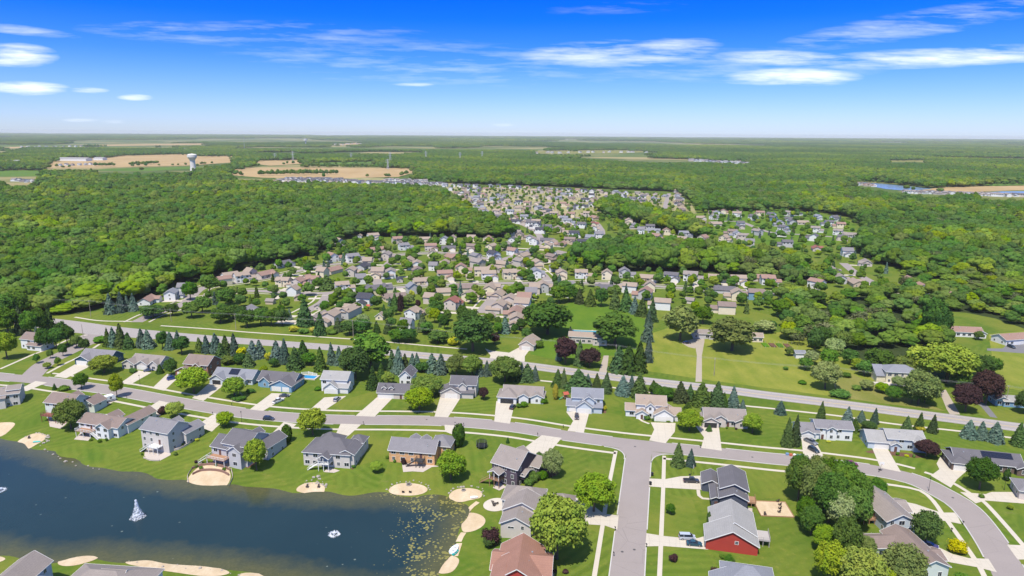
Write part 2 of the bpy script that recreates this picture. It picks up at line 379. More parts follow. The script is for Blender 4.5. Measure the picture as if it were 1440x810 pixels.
# ---------------------------------------------------------------- streets (pixel polylines of their centre lines)
MAIN = pline([(-140, 514), (-60, 523), (0, 530), (50, 534), (110, 542.5), (170, 551), (240, 564), (310, 576), (360, 583), (420, 588), (485, 590.5), (560, 591), (635, 593), (720, 600.5), (795, 612.5),
    (870, 622.5), (945, 630.5), (1010, 637), (1080, 644.5), (1130, 649), (1180, 655), (1225, 661), (1262, 668), (1292, 677), (1322, 692), (1358, 715), (1393, 760), (1420, 808), (1436, 850), (1446, 900)])
SIDE = pline([(902, 626), (898, 642), (893, 690), (887, 750), (881.5, 810), (874, 890)])
ENTR = pline([(42, 531), (62, 512), (85, 500), (110, 488), (133, 476), (152, 466)])
HWY = pline([(-200, 430), (-60, 441), (20, 449), (87, 457), (150, 465), (250, 473.5), (360, 481), (485, 490), (585, 499), (685, 508), (745, 514.5), (845, 528), (945, 540), (1020, 548), (1080, 556),
    (1180, 568), (1280, 581), (1380, 594), (1440, 602), (1600, 623), (1800, 650)])
def varstrip(name, pl, wf, z, mat):
    v = []
    for i, p in enumerate(pl):
        t = tang(pl, i); n = Vector((t.y, -t.x, 0)) * wf(p) / 2; v += [(p.x - n.x, p.y - n.y, z), (p.x + n.x, p.y + n.y, z)]
    o = mesh_obj(name, v, [(2 * i, 2 * i + 1, 2 * i + 3, 2 * i + 2) for i in range(len(pl) - 1)], mat); o['kind'] = 'structure'; return o
strip('street', MAIN, 9.2, .034, M_STREET); strip('side_street', SIDE, 9.4, .030, M_STREET); strip('entrance_street', ENTR, 10, .026, M_STREET)
def hw(p): return 10.5 + 9 * max(0, min(1, (-150 - p.x) / 120)) * max(0, min(1, (p.x + 360) / 60))
varstrip('county_road', HWY, hw, .030, M_HWY)
# corner fillets at the two junctions
def nearest(pl, q): return min(range(len(pl)), key=lambda i: (pl[i] - q).length)
FILLETS = []
def fillet(ea, eb, sa, sb, r, z):
    # ea, eb: edge polylines; sa, sb: +1/-1 choose the quadrant the grass corner lies in
    best = min(((p - q).length, i, j) for i, p in enumerate(ea) for j, q in enumerate(eb)); i, j = best[1:]; c = (ea[i] + eb[j]) / 2
    ta, tb = tang(ea, i) * sa, tang(eb, j) * sb; a, b_ = c + ta * r, c + tb * r; arc = []
    for k in range(11):
        t = k / 10; arc.append(a * (1 - t) ** 2 + c * (2 * t * (1 - t)) + b_ * t ** 2)
    mesh_obj('street_corner', [(c.x - (ta + tb).x * .5, c.y - (ta + tb).y * .5, z)] + [(q.x, q.y, z) for q in arc], [(0, k + 1, k + 2) for k in range(10)], M_STREET)['kind'] = 'structure'
    FILLETS.append(arc)
ms, mn_ = offs(MAIN, 4.6), offs(MAIN, -4.6); jw = [p for p in ms if 800 < to_px(p.x, p.y)[0] < 900]; je = [p for p in ms if 900 < to_px(p.x, p.y)[0] < 980]; sv = [p for p in SIDE if to_px(p.x, p.y)[1] > 630]
fillet(jw, offs(sv, 4.7), -1, 1, 9, .026); fillet(je, offs(sv, -4.7), 1, 1, 9, .022)
drape('street_corner', [P(*q) for q in [(75, 537), (40, 524), (55, 512), (66, 512), (50, 521), (37, 525.5), (60, 531)]], .018, M_STREET)
drape('street_corner', [P(*q) for q in [(100, 480), (135, 461), (188, 468), (165, 476), (143, 482), (128, 484)]], .020, M_STREET)
# painted markings of the county road
M_PYEL = plain('yellow_road_paint', (.55, .40, .10), .7); M_PWHI = plain('white_road_paint', (.62, .61, .58), .7)
HR = [p for p in HWY if p.x > -60]
strip('road_marking', offs(HR, .16), .14, .036, M_PYEL); strip('road_marking', offs(HR, -.16), .14, .036, M_PYEL)
strip('road_marking', offs(HR, 3.7), .14, .036, M_PWHI); strip('road_marking', offs(HR, -3.7), .14, .036, M_PWHI)
# ---------------------------------------------------------------- driveways
DRIVES_PX = [
 [(108, 511), (76, 529.5), (93, 532), (131, 513)], [(195, 521), (169, 539), (183, 541), (213, 524)], [(235, 526), (214, 546), (231, 549.5), (254, 528)], [(298, 536), (270, 560), (286, 564), (318, 539)],
 [(382, 553), (351, 576), (370, 578), (410, 554)], [(456, 559), (436, 576), (456, 577.5), (487, 557)], [(531, 558), (500, 585), (527, 586), (554, 558)], [(619, 559), (611, 586), (630, 587), (648, 559)],
 [(698, 564), (695, 593), (717, 596), (724, 566)], [(796, 579), (806, 592), (798, 606), (821, 608.5), (829, 579)], [(915, 594), (920, 604), (913, 619.5), (936, 623.5), (949, 607), (950, 595)],
 [(977, 598), (990, 615), (986, 630), (1015, 634), (1011, 601)], [(1127, 618), (1130, 643), (1161, 647), (1147, 621)], [(1226, 629), (1238, 658), (1267, 664), (1248, 631)],
 [(1338, 640), (1322, 643), (1317, 652), (1321, 660), (1309, 669), (1337, 686), (1346, 674), (1362, 660), (1352, 648)],
 [(24, 549), (38, 550), (66, 538), (50, 536)], [(134, 570), (146, 573), (165, 562), (157, 559)], [(196, 581), (224, 586), (241, 567), (224, 563.5)], [(276, 599), (298, 607), (319, 588), (302, 581)],
 [(383, 609), (400, 613), (417, 596.5), (399, 593.5)], [(473, 609), (490, 613), (508, 597), (479, 596)], [(626, 607), (641, 613), (647, 599), (625, 597.5)], [(740, 628), (741, 634), (757, 642), (772, 637), (790, 616), (762, 612)],
 [(800, 699), (803, 716), (819, 737), (850, 739), (868, 745), (870, 725), (849, 722.5), (834, 711), (823, 702)], [(913, 673), (912.5, 684), (936, 686), (988, 689), (988, 669), (957, 670), (935, 674)],
 [(909, 750), (907.5, 768.5), (934, 768), (996, 773), (998, 752), (981, 757), (955, 756), (934, 754)], [(1264, 704), (1281, 723), (1314, 730), (1352, 737), (1344, 721), (1324, 721), (1305, 715), (1288, 709)],
 [(1308, 764), (1302, 774), (1321, 788), (1375, 798), (1402, 805), (1390, 786), (1362, 785), (1339, 779)], [(1350, 692), (1372, 708), (1386, 704), (1450, 709), (1450, 697), (1427, 692), (1394, 692), (1386, 695)],
 [(1416, 766), (1431, 787), (1460, 787), (1460, 768)]]
for q in DRIVES_PX: drape('driveway', [P(*a) for a in q], .052, M_DRIVE)
DRIVES = [[P0(*a) for a in q] for q in DRIVES_PX]
for q in [[(977, 482), (980, 500), (978, 537), (987, 537), (987, 500), (991, 478)], [(849, 500), (842, 524), (853, 526), (856, 500)]]: drape('driveway', [P(*a) for a in q], .024, M_DRIVE2)
drape('driveway', ppoly([(958, 482), (968, 488), (977, 490), (992, 476), (990, 471), (976, 476)]), .022, M_DRIVE2)
drape('driveway', ppoly([(716, 496), (690, 493), (682, 490), (690, 500), (687, 507), (702, 509), (735, 511), (738, 508), (738, 501), (744, 493), (742, 486), (733, 487)]), .024, M_DRIVE)
drape('driveway', ppoly([(1318, 549), (1325, 560), (1331, 575), (1336, 583), (1350, 583), (1344, 572), (1338, 562), (1330, 548)]), .022, M_DRIVE2)
drape('driveway', ppoly([(1369, 563), (1380, 572), (1392, 586), (1403, 588), (1390, 572), (1376, 562)]), .022, M_ASPH)
drape('driveway', ppoly([(1418, 483), (1410, 490), (1388, 490), (1388, 493), (1440, 497), (1500, 500), (1500, 480)]), .022, M_ASPH)
# ---------------------------------------------------------------- kerbs, sidewalks
def kerb_runs(pl, d):
    o = offs(pl, d); xs = np.array([p.x for p in o]); ys = np.array([p.y for p in o]); bad = np.zeros(len(o), bool)
    for q in DRIVES: bad |= inpoly(xs, ys, q)
    bad |= dist_poly(xs, ys, SIDE, False) < 12.5 if pl is not SIDE else dist_poly(xs, ys, MAIN, False) < 12.5
    bad |= dist_poly(xs, ys, ENTR, False) < 8
    runs = []; cur = []
    for p, k in zip(o, bad):
        if k:
            if len(cur) > 2: runs.append(cur)
            cur = []
        else: cur.append(p)
    if len(cur) > 2: runs.append(cur)
    return runs
def kerb(pl):
    v = []; f = []
    for i, p in enumerate(pl):
        t = tang(pl, i); n = Vector((t.y, -t.x, 0)) * .17
        for a, z in ((-1, .0), (-1, .13), (1, .13), (1, .0)): q = p + n * a; v.append((q.x, q.y, z))
        if i: k = 4 * i - 4; f += [(k + j, k + j + 1, k + j + 5, k + j + 4) for j in range(3)]
    mesh_obj('kerb', v, f, M_CONC2)['kind'] = 'structure'
for pl, w in ((MAIN, 4.75), (SIDE, 4.85)):
    for s in (-1, 1):
        for r in kerb_runs(pl, s * w): kerb(r)
for r in FILLETS: kerb(r)
def cutpl(pl, x0, x1): return [p for p in pl if x0 < to_px(p.x, p.y)[0] < x1]
def walk(pl, w=1.5): strip('sidewalk', pl, w, .040, M_WALK)
north = offs(MAIN, -9.6); south = offs(MAIN, 9.6)
walk(cutpl(north, 66, 1300)); walk(cutpl(south, -60, 868)); walk(cutpl(south, 930, 1130))
walk(pline([(866, 634), (856, 685), (848, 735), (836, 809), (826, 870)]), 1.35); walk(pline([(934, 641), (932.5, 690), (930, 750), (927.5, 810), (925, 870)]), 1.35)
walk(pline([(1200, 673), (1225, 678), (1261, 683), (1294, 690), (1312, 704), (1324, 721), (1340, 743), (1369, 784), (1384, 810), (1395, 850)]), 1.5)
walk(pline([(1300, 664), (1322, 671), (1345, 682), (1366, 695), (1384, 706), (1412, 736), (1440, 768), (1470, 800)]), 1.5)
walk(pline([(66, 525), (90, 512), (115, 500), (140, 484)]), 1.5); walk(pline([(0, 519), (25, 508), (48, 498), (70, 490), (100, 476), (123, 471)]), 1.5)
HPATH = [(105, 446), (140, 451), (185, 452)], [(226, 458), (300, 463), (360, 468), (497, 477), (600, 486), (657, 491)], [(757, 535), (870, 546), (955, 558), (1042, 570), (1080, 574), (1180, 585), (1255, 596), (1355, 607), (1440, 618), (1500, 626)]
for q in HPATH: walk(pline(q), 1.6)
# front walks
for q in [[(897, 587), (903, 592), (913, 596)], [(982, 689), (983, 697), (988, 701), (1000, 702)]]: strip('front_walk', pline(q, 1.5), 1.2, .058, M_WALK)
strip('front_walk', pline([(758, 795), (768, 792), (775, 800), (776, 815)], 1.5), 1.3, .058, M_WALK)
# ---------------------------------------------------------------- grass of other kinds
drape('meadow', ppoly([(912, 470), (960, 455), (1000, 462), (1085, 468), (1130, 465), (1150, 490), (1200, 505), (1235, 530), (1225, 565), (1160, 556), (1060, 543), (985, 533), (905, 521)]), .010, M_MEADOW, 8)
drape('meadow', ppoly([(1390, 470), (1500, 460), (1500, 560), (1410, 545), (1330, 540), (1345, 512), (1395, 500)]), .010, M_MEADOW, 8)
drape('meadow', ppoly([(1165, 525), (1195, 525), (1230, 540), (1280, 560), (1330, 578), (1230, 566), (1180, 558)]), .014, M_DRY, 8)
drape('grass_field', ppoly([(760, 478), (800, 425), (830, 420), (860, 432), (910, 450), (905, 480), (900, 505), (860, 500), (780, 505), (745, 498)]), .010, M_GRASS2, 8)
for q in [[(100, 447), (105, 440), (160, 446), (180, 450), (150, 456)], [(820, 517), (905, 523), (960, 535), (960, 538)]]: pass
# mulch beds
for q in [[(1212, 636), (1250, 640), (1300, 645), (1300, 640), (1230, 632)], [(760, 661), (768, 672), (786, 668), (784, 660)], [(952, 653), (958, 656), (975, 656), (974, 652)], [(846, 580), (853, 582), (852, 576), (840, 575)],
          [(880, 582), (897, 588), (912, 592), (912, 587), (890, 582)], [(342, 655), (350, 660), (372, 640), (398, 622), (397, 620)], [(493, 660), (497, 661), (512, 634), (510, 631)]]:
    drape('mulch_bed', ppoly(q, 1), .016, M_MULCH, 3)
# beaches on the pond shore
BEACH = [[(20, 624), (36, 633), (46, 629), (66, 617), (64, 610), (48, 609), (36, 614)], [(-20, 612), (0, 617), (20, 600), (22, 594), (0, 594), (-20, 598)],
 [(261, 677), (266, 684), (300, 686), (320, 685), (326, 668), (318, 655), (290, 651), (274, 660)], [(415, 688), (420, 693), (455, 696), (458, 684), (448, 678), (428, 679)],
 [(544, 689), (552, 696), (580, 698), (600, 693), (602, 686), (588, 680), (560, 679)], [(630, 697), (634, 704), (648, 707), (664, 703), (678, 700), (678, 690), (660, 686), (640, 688)],
 [(648, 742), (652, 750), (668, 747), (682, 738), (683, 729), (672, 722), (655, 721), (651, 730)], [(612, 800), (618, 808), (636, 806), (646, 792), (645, 784), (630, 781)],
 [(80, 795), (100, 797), (128, 790), (140, 784), (136, 781), (100, 783), (83, 787)], [(170, 792), (210, 800), (250, 806), (300, 812), (330, 806), (300, 796), (240, 791), (190, 787)],
 [(330, 812), (380, 820), (440, 832), (440, 820), (390, 811), (345, 804)], [(-30, 790), (0, 792), (12, 784), (-30, 779)]]
for q in BEACH: drape('sand_beach', ppoly(q, 2), .07, M_SAND, 1.6)
strip('sand_path', [P(*q) for q in [(657, 720), (664, 712), (672, 706)]], 1.6, .06, M_SAND); strip('sand_path', [P(*q) for q in [(645, 762), (648, 755), (652, 749)]], 1.8, .06, M_SAND)
strip('sand_path', [P(*q) for q in [(640, 782), (644, 770), (646, 764)]], 1.8, .06, M_SAND)
# ---------------------------------------------------------------- subdivision streets beyond the county road
MIDST_PX = [[(192, 453), (215, 442), (245, 433), (262, 425), (300, 416), (340, 409), (400, 411), (430, 412.5), (460, 412), (492, 409), (535, 406), (610, 401), (720, 398), (840, 398), (945, 404), (995, 408), (1080, 412), (1117, 414), (1140, 420)],
 [(676, 440), (684, 430), (696, 416), (707, 401)], [(462, 412), (455, 424), (440, 433), (425, 441)], [(262, 425), (285, 405), (330, 398), (380, 390), (433, 378), (458, 373), (520, 366), (560, 358), (640, 356), (700, 367), (742, 372), (762, 385), (772, 398)],
 [(935, 303), (936, 288), (941, 272)], [(1000, 312), (1040, 312), (1080, 326), (1130, 330), (1170, 333)], [(1186, 370), (1198, 380), (1210, 388), (1236, 402)], [(560, 358), (545, 372), (530, 390), (535, 406)],
 [(690, 302), (740, 300), (780, 302), (830, 310), (845, 322), (850, 335), (885, 340)], [(650, 268), (700, 272), (760, 276), (850, 279), (935, 285)], [(680, 285), (730, 290), (800, 287), (850, 279)], [(660, 275), (690, 300), (740, 318), (760, 335), (745, 352), (700, 367)]]
MIDST = [pline(q, 4) for q in MIDST_PX]
for i, pl in enumerate(MIDST): strip('subdivision_street', pl, 8, .04 + .006 * i, M_STREET)
for pl in MIDST[:4]:
    for s in (-1, 1): strip('sidewalk', offs(pl, s * 8.0), 1.4, .10, M_WALK)
strip('country_lane', pline([(36, 433), (46, 429), (60, 423), (76, 419), (88, 414)]), 5, .05, M_WALK)
# far clearings
drape('pale_ground', ppoly([(625, 262), (700, 262), (780, 266), (860, 270), (945, 274), (972, 286), (980, 300), (930, 305), (870, 296), (800, 308), (740, 300), (690, 302), (650, 282)]), .012, M_BARE, 60)
LAKES_PX = [[(1183, 257), (1215, 256.3), (1255, 260), (1300, 264.5), (1312, 266), (1275, 268.5), (1245, 266), (1220, 261)], [(1372, 271.5), (1410, 269.5), (1500, 268.5), (1500, 275), (1420, 276), (1385, 275.5)]]
m_lake = plain('lake_water', (.16, .23, .32), .25, var=.25, scale=.004)
for q in LAKES_PX: drape('lake', ppoly(q), .5, m_lake, 100)
FIELDS = [([(58, 236), (70, 228), (95, 222), (150, 222), (170, 219), (262, 216.5), (280, 220), (335, 219), (335, 228), (262, 233), (130, 236)], M_TAN), ([(318, 241), (340, 236), (420, 235.5), (570, 236.5), (590, 240), (560, 249), (470, 251), (370, 250), (330, 247)], M_TAN),
 ([(352, 230), (362, 226), (430, 225), (432, 230), (380, 233)], M_TAN), ([(-120, 250), (-120, 241), (30, 239.5), (64, 240), (58, 248)], M_GREENF), ([(115, 240), (160, 237), (265, 234.5), (300, 236), (200, 241)], M_GREENF),
 ([(430, 229), (530, 227), (540, 229), (450, 231.5)], M_GREENF), ([(1262, 269), (1330, 263.5), (1450, 260.5), (1450, 267), (1340, 271)], M_TAN), ([(1180, 254.5), (1240, 256), (1310, 262.5), (1320, 263.5), (1260, 259)], M_DRY),
 ([(1370, 259), (1500, 257), (1500, 260), (1400, 262)], M_GREENF), ([(740, 213), (860, 211), (930, 213), (870, 216), (760, 216)], M_DRY), ([(1025, 228), (1050, 224.5), (1058, 226), (1040, 230)], M_TAN),
 ([(455, 203.5), (500, 200.5), (520, 202), (480, 204.5)], M_TAN), ([(130, 203.5), (300, 201.5), (300, 203.5), (140, 205.5)], M_TAN), ([(0, 207), (40, 206), (40, 208), (0, 209)], M_TAN), ([(1240, 226), (1310, 224.8), (1310, 226.6), (1250, 228)], M_DRY)]
for q, mm in FIELDS: drape('field', ppoly(q), .3, mm, 300)
for q in [[(380, 247), (500, 249), (640, 256), (640, 262), (560, 258), (400, 257)], [(1000, 296), (1080, 292), (1150, 300), (1205, 316), (1195, 335), (1170, 345), (1080, 345), (1000, 330)]]: drape('pale_ground', ppoly(q), .012, M_BARE if q[0][0] < 900 else M_GRASS2, 60)
# forest floor under the woods
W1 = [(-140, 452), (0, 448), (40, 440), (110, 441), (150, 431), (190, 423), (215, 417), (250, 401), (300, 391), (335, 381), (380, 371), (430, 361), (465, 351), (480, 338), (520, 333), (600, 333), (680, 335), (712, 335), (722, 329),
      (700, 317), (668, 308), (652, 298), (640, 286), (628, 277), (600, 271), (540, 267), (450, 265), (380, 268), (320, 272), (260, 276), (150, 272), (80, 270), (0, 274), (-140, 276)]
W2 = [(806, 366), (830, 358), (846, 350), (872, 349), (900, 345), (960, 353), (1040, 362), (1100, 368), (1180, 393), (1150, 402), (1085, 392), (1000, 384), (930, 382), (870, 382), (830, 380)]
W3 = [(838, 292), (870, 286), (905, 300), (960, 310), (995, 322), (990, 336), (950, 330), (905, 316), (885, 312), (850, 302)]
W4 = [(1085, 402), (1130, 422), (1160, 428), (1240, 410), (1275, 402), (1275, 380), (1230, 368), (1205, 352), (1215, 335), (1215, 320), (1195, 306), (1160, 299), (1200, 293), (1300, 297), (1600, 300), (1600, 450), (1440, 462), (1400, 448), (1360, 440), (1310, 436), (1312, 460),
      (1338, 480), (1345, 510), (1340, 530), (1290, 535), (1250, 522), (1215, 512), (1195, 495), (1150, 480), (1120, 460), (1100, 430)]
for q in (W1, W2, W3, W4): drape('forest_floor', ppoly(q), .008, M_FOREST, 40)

M_IRON = plain('cast_iron', (.07, .065, .065), .7)
for px, py in [(893, 628), (1058, 643), (892, 773), (875, 776), (1340, 700), (600, 590), (640, 594), (1360, 768), (250, 566)]:
    p = P(px, py); q = MB(); q.cyl((0, 0, 0), (0, 0, .012), .42, n=14); o = q.build('manhole_cover', M_IRON); o.location = (p.x, p.y, .036); tag(o, 'dark iron manhole cover set in the asphalt street', 'manhole cover', 'manhole covers in the streets')
# ================================================================ houses
_WIN = {}
def win_mesh(w, h):
    k = (w, h)
    if k not in _WIN:
        a = MB(); t = .10
        a.box(-w / 2 - t, w / 2 + t, -.05, 0, -t, 0); a.box(-w / 2 - t, w / 2 + t, -.05, 0, h, h + t); a.box(-w / 2 - t, -w / 2, -.05, 0, 0, h); a.box(w / 2, w / 2 + t, -.05, 0, 0, h)
        a.box(-.03, .03, -.045, 0, 0, h) if w > .9 else a.box(-w / 2, w / 2, -.045, 0, h / 2 - .03, h / 2 + .03)
        b = MB(); b.box(-w / 2, w / 2, -.03, -.004, 0, h)
        fo = a.build('window', M_TRIM); po = b.build('pane', M_GLASS); fm, pm = fo.data, po.data
        bpy.data.objects.remove(fo); bpy.data.objects.remove(po); _WIN[k] = (fm, pm)
    return _WIN[k]
def raw(name, me, parent):
    o = bpy.data.objects.new(name, me); link(o); o.parent = parent; return o
FACE = {'n': (0, 0, -1), 'r': (PI / 2, 1, 0), 'f': (PI, 0, 1), 'l': (-PI / 2, -1, 0)}
def place_on(o, blk, face, u, z, out=0.0):
    x0, x1, y0, y1 = blk[:4]
    if face == 'n': o.location = (x0 + u, y0 - out, z); o.rotation_euler = (0, 0, 0)
    elif face == 'r': o.location = (x1 + out, y0 + u, z); o.rotation_euler = (0, 0, PI / 2)
    elif face == 'l': o.location = (x0 - out, y1 - u, z); o.rotation_euler = (0, 0, -PI / 2)
    else: o.location = (x1 - u, y1 + out, z); o.rotation_euler = (0, 0, PI)
    return o
def roof_prof(mb, prof, a, b, axis):
    """prof: six (s, z) points eave0-bottom, eave0-top, ridge-top, eave1-top, eave1-bottom, ridge-bottom; swept a..b along axis"""
    def pt(s, z, t): return (t, s, z) if axis == 'x' else (s, t, z)
    n = len(prof)
    for i in range(n):
        p, q = prof[i], prof[(i + 1) % n]
        f = [pt(*p, a), pt(*p, b), pt(*q, b), pt(*q, a)]
        mb.face(f if axis == 'y' else f[::-1])
    h = n // 2
    for t, rev in ((a, 0), (b, 1)):
        for q in ([0, 1, 2, 5], [5, 2, 3, 4]) if n == 6 else ([0, 1, 2, 3],):
            f = [pt(*prof[i], t) for i in q]; mb.face(f[::-1] if (rev == (axis == 'y')) else f)
def add_block(walls, roof, trim, blk, i, base, oh=.45, th=.16, wall=True):
    x0, x1, y0, y1, h, ax, pit = blk[:7]
    e = .006 * i; x0 += e; x1 -= e; y0 += e; y1 -= e
    z0 = blk[7] if len(blk) > 7 and blk[7] is not None else base
    if ax in 'xy':
        s0, s1 = (y0, y1) if ax == 'x' else (x0, x1); a, b = (x0, x1) if ax == 'x' else (y0, y1)
        m = (s0 + s1) / 2; rz = h + (m - s0) * pit; ez = h - oh * pit
        roof_prof(roof, [(s0 - oh, ez), (s0 - oh, ez + th), (m, rz + th), (s1 + oh, ez + th), (s1 + oh, ez), (m, rz)], a - oh, b + oh, ax)
        def pt(s, z, t): return (t, s, z) if ax == 'x' else (s, t, z)
        if wall:
            for t in (a, b):
                f = [pt(s0, z0, t), pt(s1, z0, t), pt(s1, h, t), pt(m, rz - .01, t), pt(s0, h, t)]
                walls.face(f if (t == a) == (ax == 'y') else f[::-1])
            for s in (s0, s1):
                f = [pt(s, z0, a), pt(s, z0, b), pt(s, h, b), pt(s, h, a)]; walls.face(f if (s == s0) == (ax == 'x') else f[::-1])
        if trim is not None:
            for t, sg in ((a - oh, -1), (b + oh, 1)):
                tt = t + sg * .03
                for s in (s0 - oh, s1 + oh): trim.bar(pt(s, ez + th / 2 - .02, tt), pt(m, rz + th / 2 - .02, tt), .05, .24)
            for s, sg in ((s0 - oh, -1), (s1 + oh, 1)): trim.bar(pt(s + sg * .03, ez + th / 2, a - oh), pt(s + sg * .03, ez + th / 2, b + oh), .05, .2)
    elif ax == 'h':
        X0, X1, Y0, Y1 = x0 - oh, x1 + oh, y0 - oh, y1 + oh; ez = h - .02; t = ez + th; W, D = X1 - X0, Y1 - Y0; r = min(W, D) / 2; rz = t + r * pit
        if W >= D: ra, rb = (X0 + r, (Y0 + Y1) / 2, rz), (X1 - r, (Y0 + Y1) / 2, rz)
        else: ra, rb = ((X0 + X1) / 2, Y0 + r, rz), ((X0 + X1) / 2, Y1 - r, rz)
        a_, b_, c_, d_ = (X0, Y0, t), (X1, Y0, t), (X1, Y1, t), (X0, Y1, t)
        lo = [(X0, Y0, ez), (X1, Y0, ez), (X1, Y1, ez), (X0, Y1, ez)]
        if W >= D: fs = [[a_, b_, rb, ra], [b_, c_, rb], [c_, d_, ra, rb], [d_, a_, ra]]
        else: fs = [[a_, b_, ra], [b_, c_, rb, ra], [c_, d_, rb], [d_, a_, ra, rb]]
        for f in fs: roof.face(f)
        up = [a_, b_, c_, d_]
        for k in range(4): roof.face([lo[k], lo[(k + 1) % 4], up[(k + 1) % 4], up[k]])
        roof.face(lo[::-1])
        if trim is not None:
            for k in range(4):
                p, q = Vector(lo[k]), Vector(lo[(k + 1) % 4]); o_ = Vector(((q - p).y, -(q - p).x, 0)).normalized() * .03 + Vector((0, 0, th / 2)); trim.bar(p + o_, q + o_, .05, .2)
        if wall:
            for f in ([(x0, y0), (x1, y0)], [(x1, y0), (x1, y1)], [(x1, y1), (x0, y1)], [(x0, y1), (x0, y0)]):
                p, q = f; walls.face([(*p, z0), (*q, z0), (*q, h), (*p, h)])
    elif ax == 's':                       # lean-to falling toward -y
        rz = h + (y1 - y0) * pit
        roof_prof(roof, [(y0 - oh, h - oh * pit), (y0 - oh, h - oh * pit + th), (y1 + .1, rz + th), (y1 + .1, rz)], x0 - oh, x1 + oh, 'x')
        if wall:
            walls.face([(x0, y0, z0), (x1, y0, z0), (x1, y0, h), (x0, y0, h)])
            for x in (x0, x1):
                f = [(x, y0, z0), (x, y1, z0), (x, y1, rz), (x, y0, h)]; walls.face(f if x == x1 else f[::-1])
def garage_door(parent, blk, face, f0, f1, h=2.25, z=.05, mat=None):
    L = (blk[1] - blk[0]) if face in 'nf' else (blk[3] - blk[2]); w = (f1 - f0) * L; g = MB()
    for k in range(4): g.box(-w / 2, w / 2, -.05, -.005, k * h / 4 + .02, (k + 1) * h / 4 - .015)
    o = g.build('garage_door', mat or M_GDOOR, parent); place_on(o, blk, face, (f0 + f1) / 2 * L, z)  # dark variant is no door: painted shade filling an open garage
    t = MB(); t.box(-w / 2 - .12, -w / 2, -.07, -.004, 0, h + .12); t.box(w / 2, w / 2 + .12, -.07, -.004, 0, h + .12); t.box(-w / 2, w / 2, -.07, -.004, h, h + .12)
    t.build('door_frame', M_TRIM, o); return o
def deck(root, x0, x1, y0, y1, z, wood=None, rail=None, stairs=None, gz=-.4):
    wood = wood or M_WOOD; rail = rail or wood; d = MB(); d.box(x0, x1, y0, y1, z - .22, z); dk = d.build('deck', wood, root)
    r = MB()
    def run(p, q):
        n = max(1, int((Vector(q) - Vector(p)).length / 1.3))
        for a, b in ((0.95, .09), (.15, .05)): r.bar((*p, z + a), (*q, z + a), .07, b)
        for i in range(n + 1):
            c = Vector(p).lerp(Vector(q), i / n); r.bar((c.x, c.y, z), (c.x, c.y, z + .98), .09)
        m = n * 5
        for i in range(m):
            c = Vector(p).lerp(Vector(q), (i + .5) / m); r.bar((c.x, c.y, z + .15), (c.x, c.y, z + .93), .035)
    run((x0 + .06, y1), (x0 + .06, y0 + .06)); run((x0 + .06, y0 + .06), (x1 - .06, y0 + .06)); run((x1 - .06, y0 + .06), (x1 - .06, y1))
    r.build('railing', rail, root)
    for x in (x0 + .25, (x0 + x1) / 2, x1 - .25):
        p = MB(); p.box(x - .09, x + .09, y0 + .12, y0 + .3, gz - .6, z - .22); p.build('deck_post', rail, root)
    if stairs is not None:
        sx, sgn = stairs; s = MB(); n = max(3, int((z - gz) / .19))
        for i in range(n):
            zz = z - (i + 1) * (z - gz) / n; a = sx + sgn * i * .27
            s.box(min(a, a + sgn * .3), max(a, a + sgn * .3), y0 + .1, y0 + 1.2, zz - .05, zz)
        e = sx + sgn * n * .27
        for yy in (y0 + .06, y0 + 1.24): s.bar((sx, yy, z - .1), (e, yy, gz + .05), .06, .25); s.bar((sx, yy, z + .85), (e, yy, gz + .9), .06, .09); s.bar((e, yy, gz), (e, yy, gz + .95), .08)
        s.build('deck_stairs', rail, root)
    return dk
def solar(root, blk, side, u0, u1, v0, v1):
    """panel array on one slope of an x-ridge ('n' near slope, 'f' far slope) or y-ridge ('r','l') block"""
    x0, x1, y0, y1, h, ax, pit = blk[:7]; g = MB()
    def pos(u, v, k):
        if side in 'nf':
            half = (y1 - y0) / 2; s = v * half; y = y0 + s if side == 'n' else y1 - s
            return Vector((x0 + u * (x1 - x0), y, h + s * pit + .2 + k))
        half = (x1 - x0) / 2; s = v * half; x = x1 - s if side == 'r' else x0 + s
        return Vector((x, y0 + u * (y1 - y0), h + s * pit + .2 + k))
    c = [pos(u0, v0, 0), pos(u1, v0, 0), pos(u1, v1, 0), pos(u0, v1, 0)]
    g.hexa(c + [p + Vector((0, 0, .06)) for p in c]); return g.build('solar_panel', M_SOLAR, root)
NEAR = []
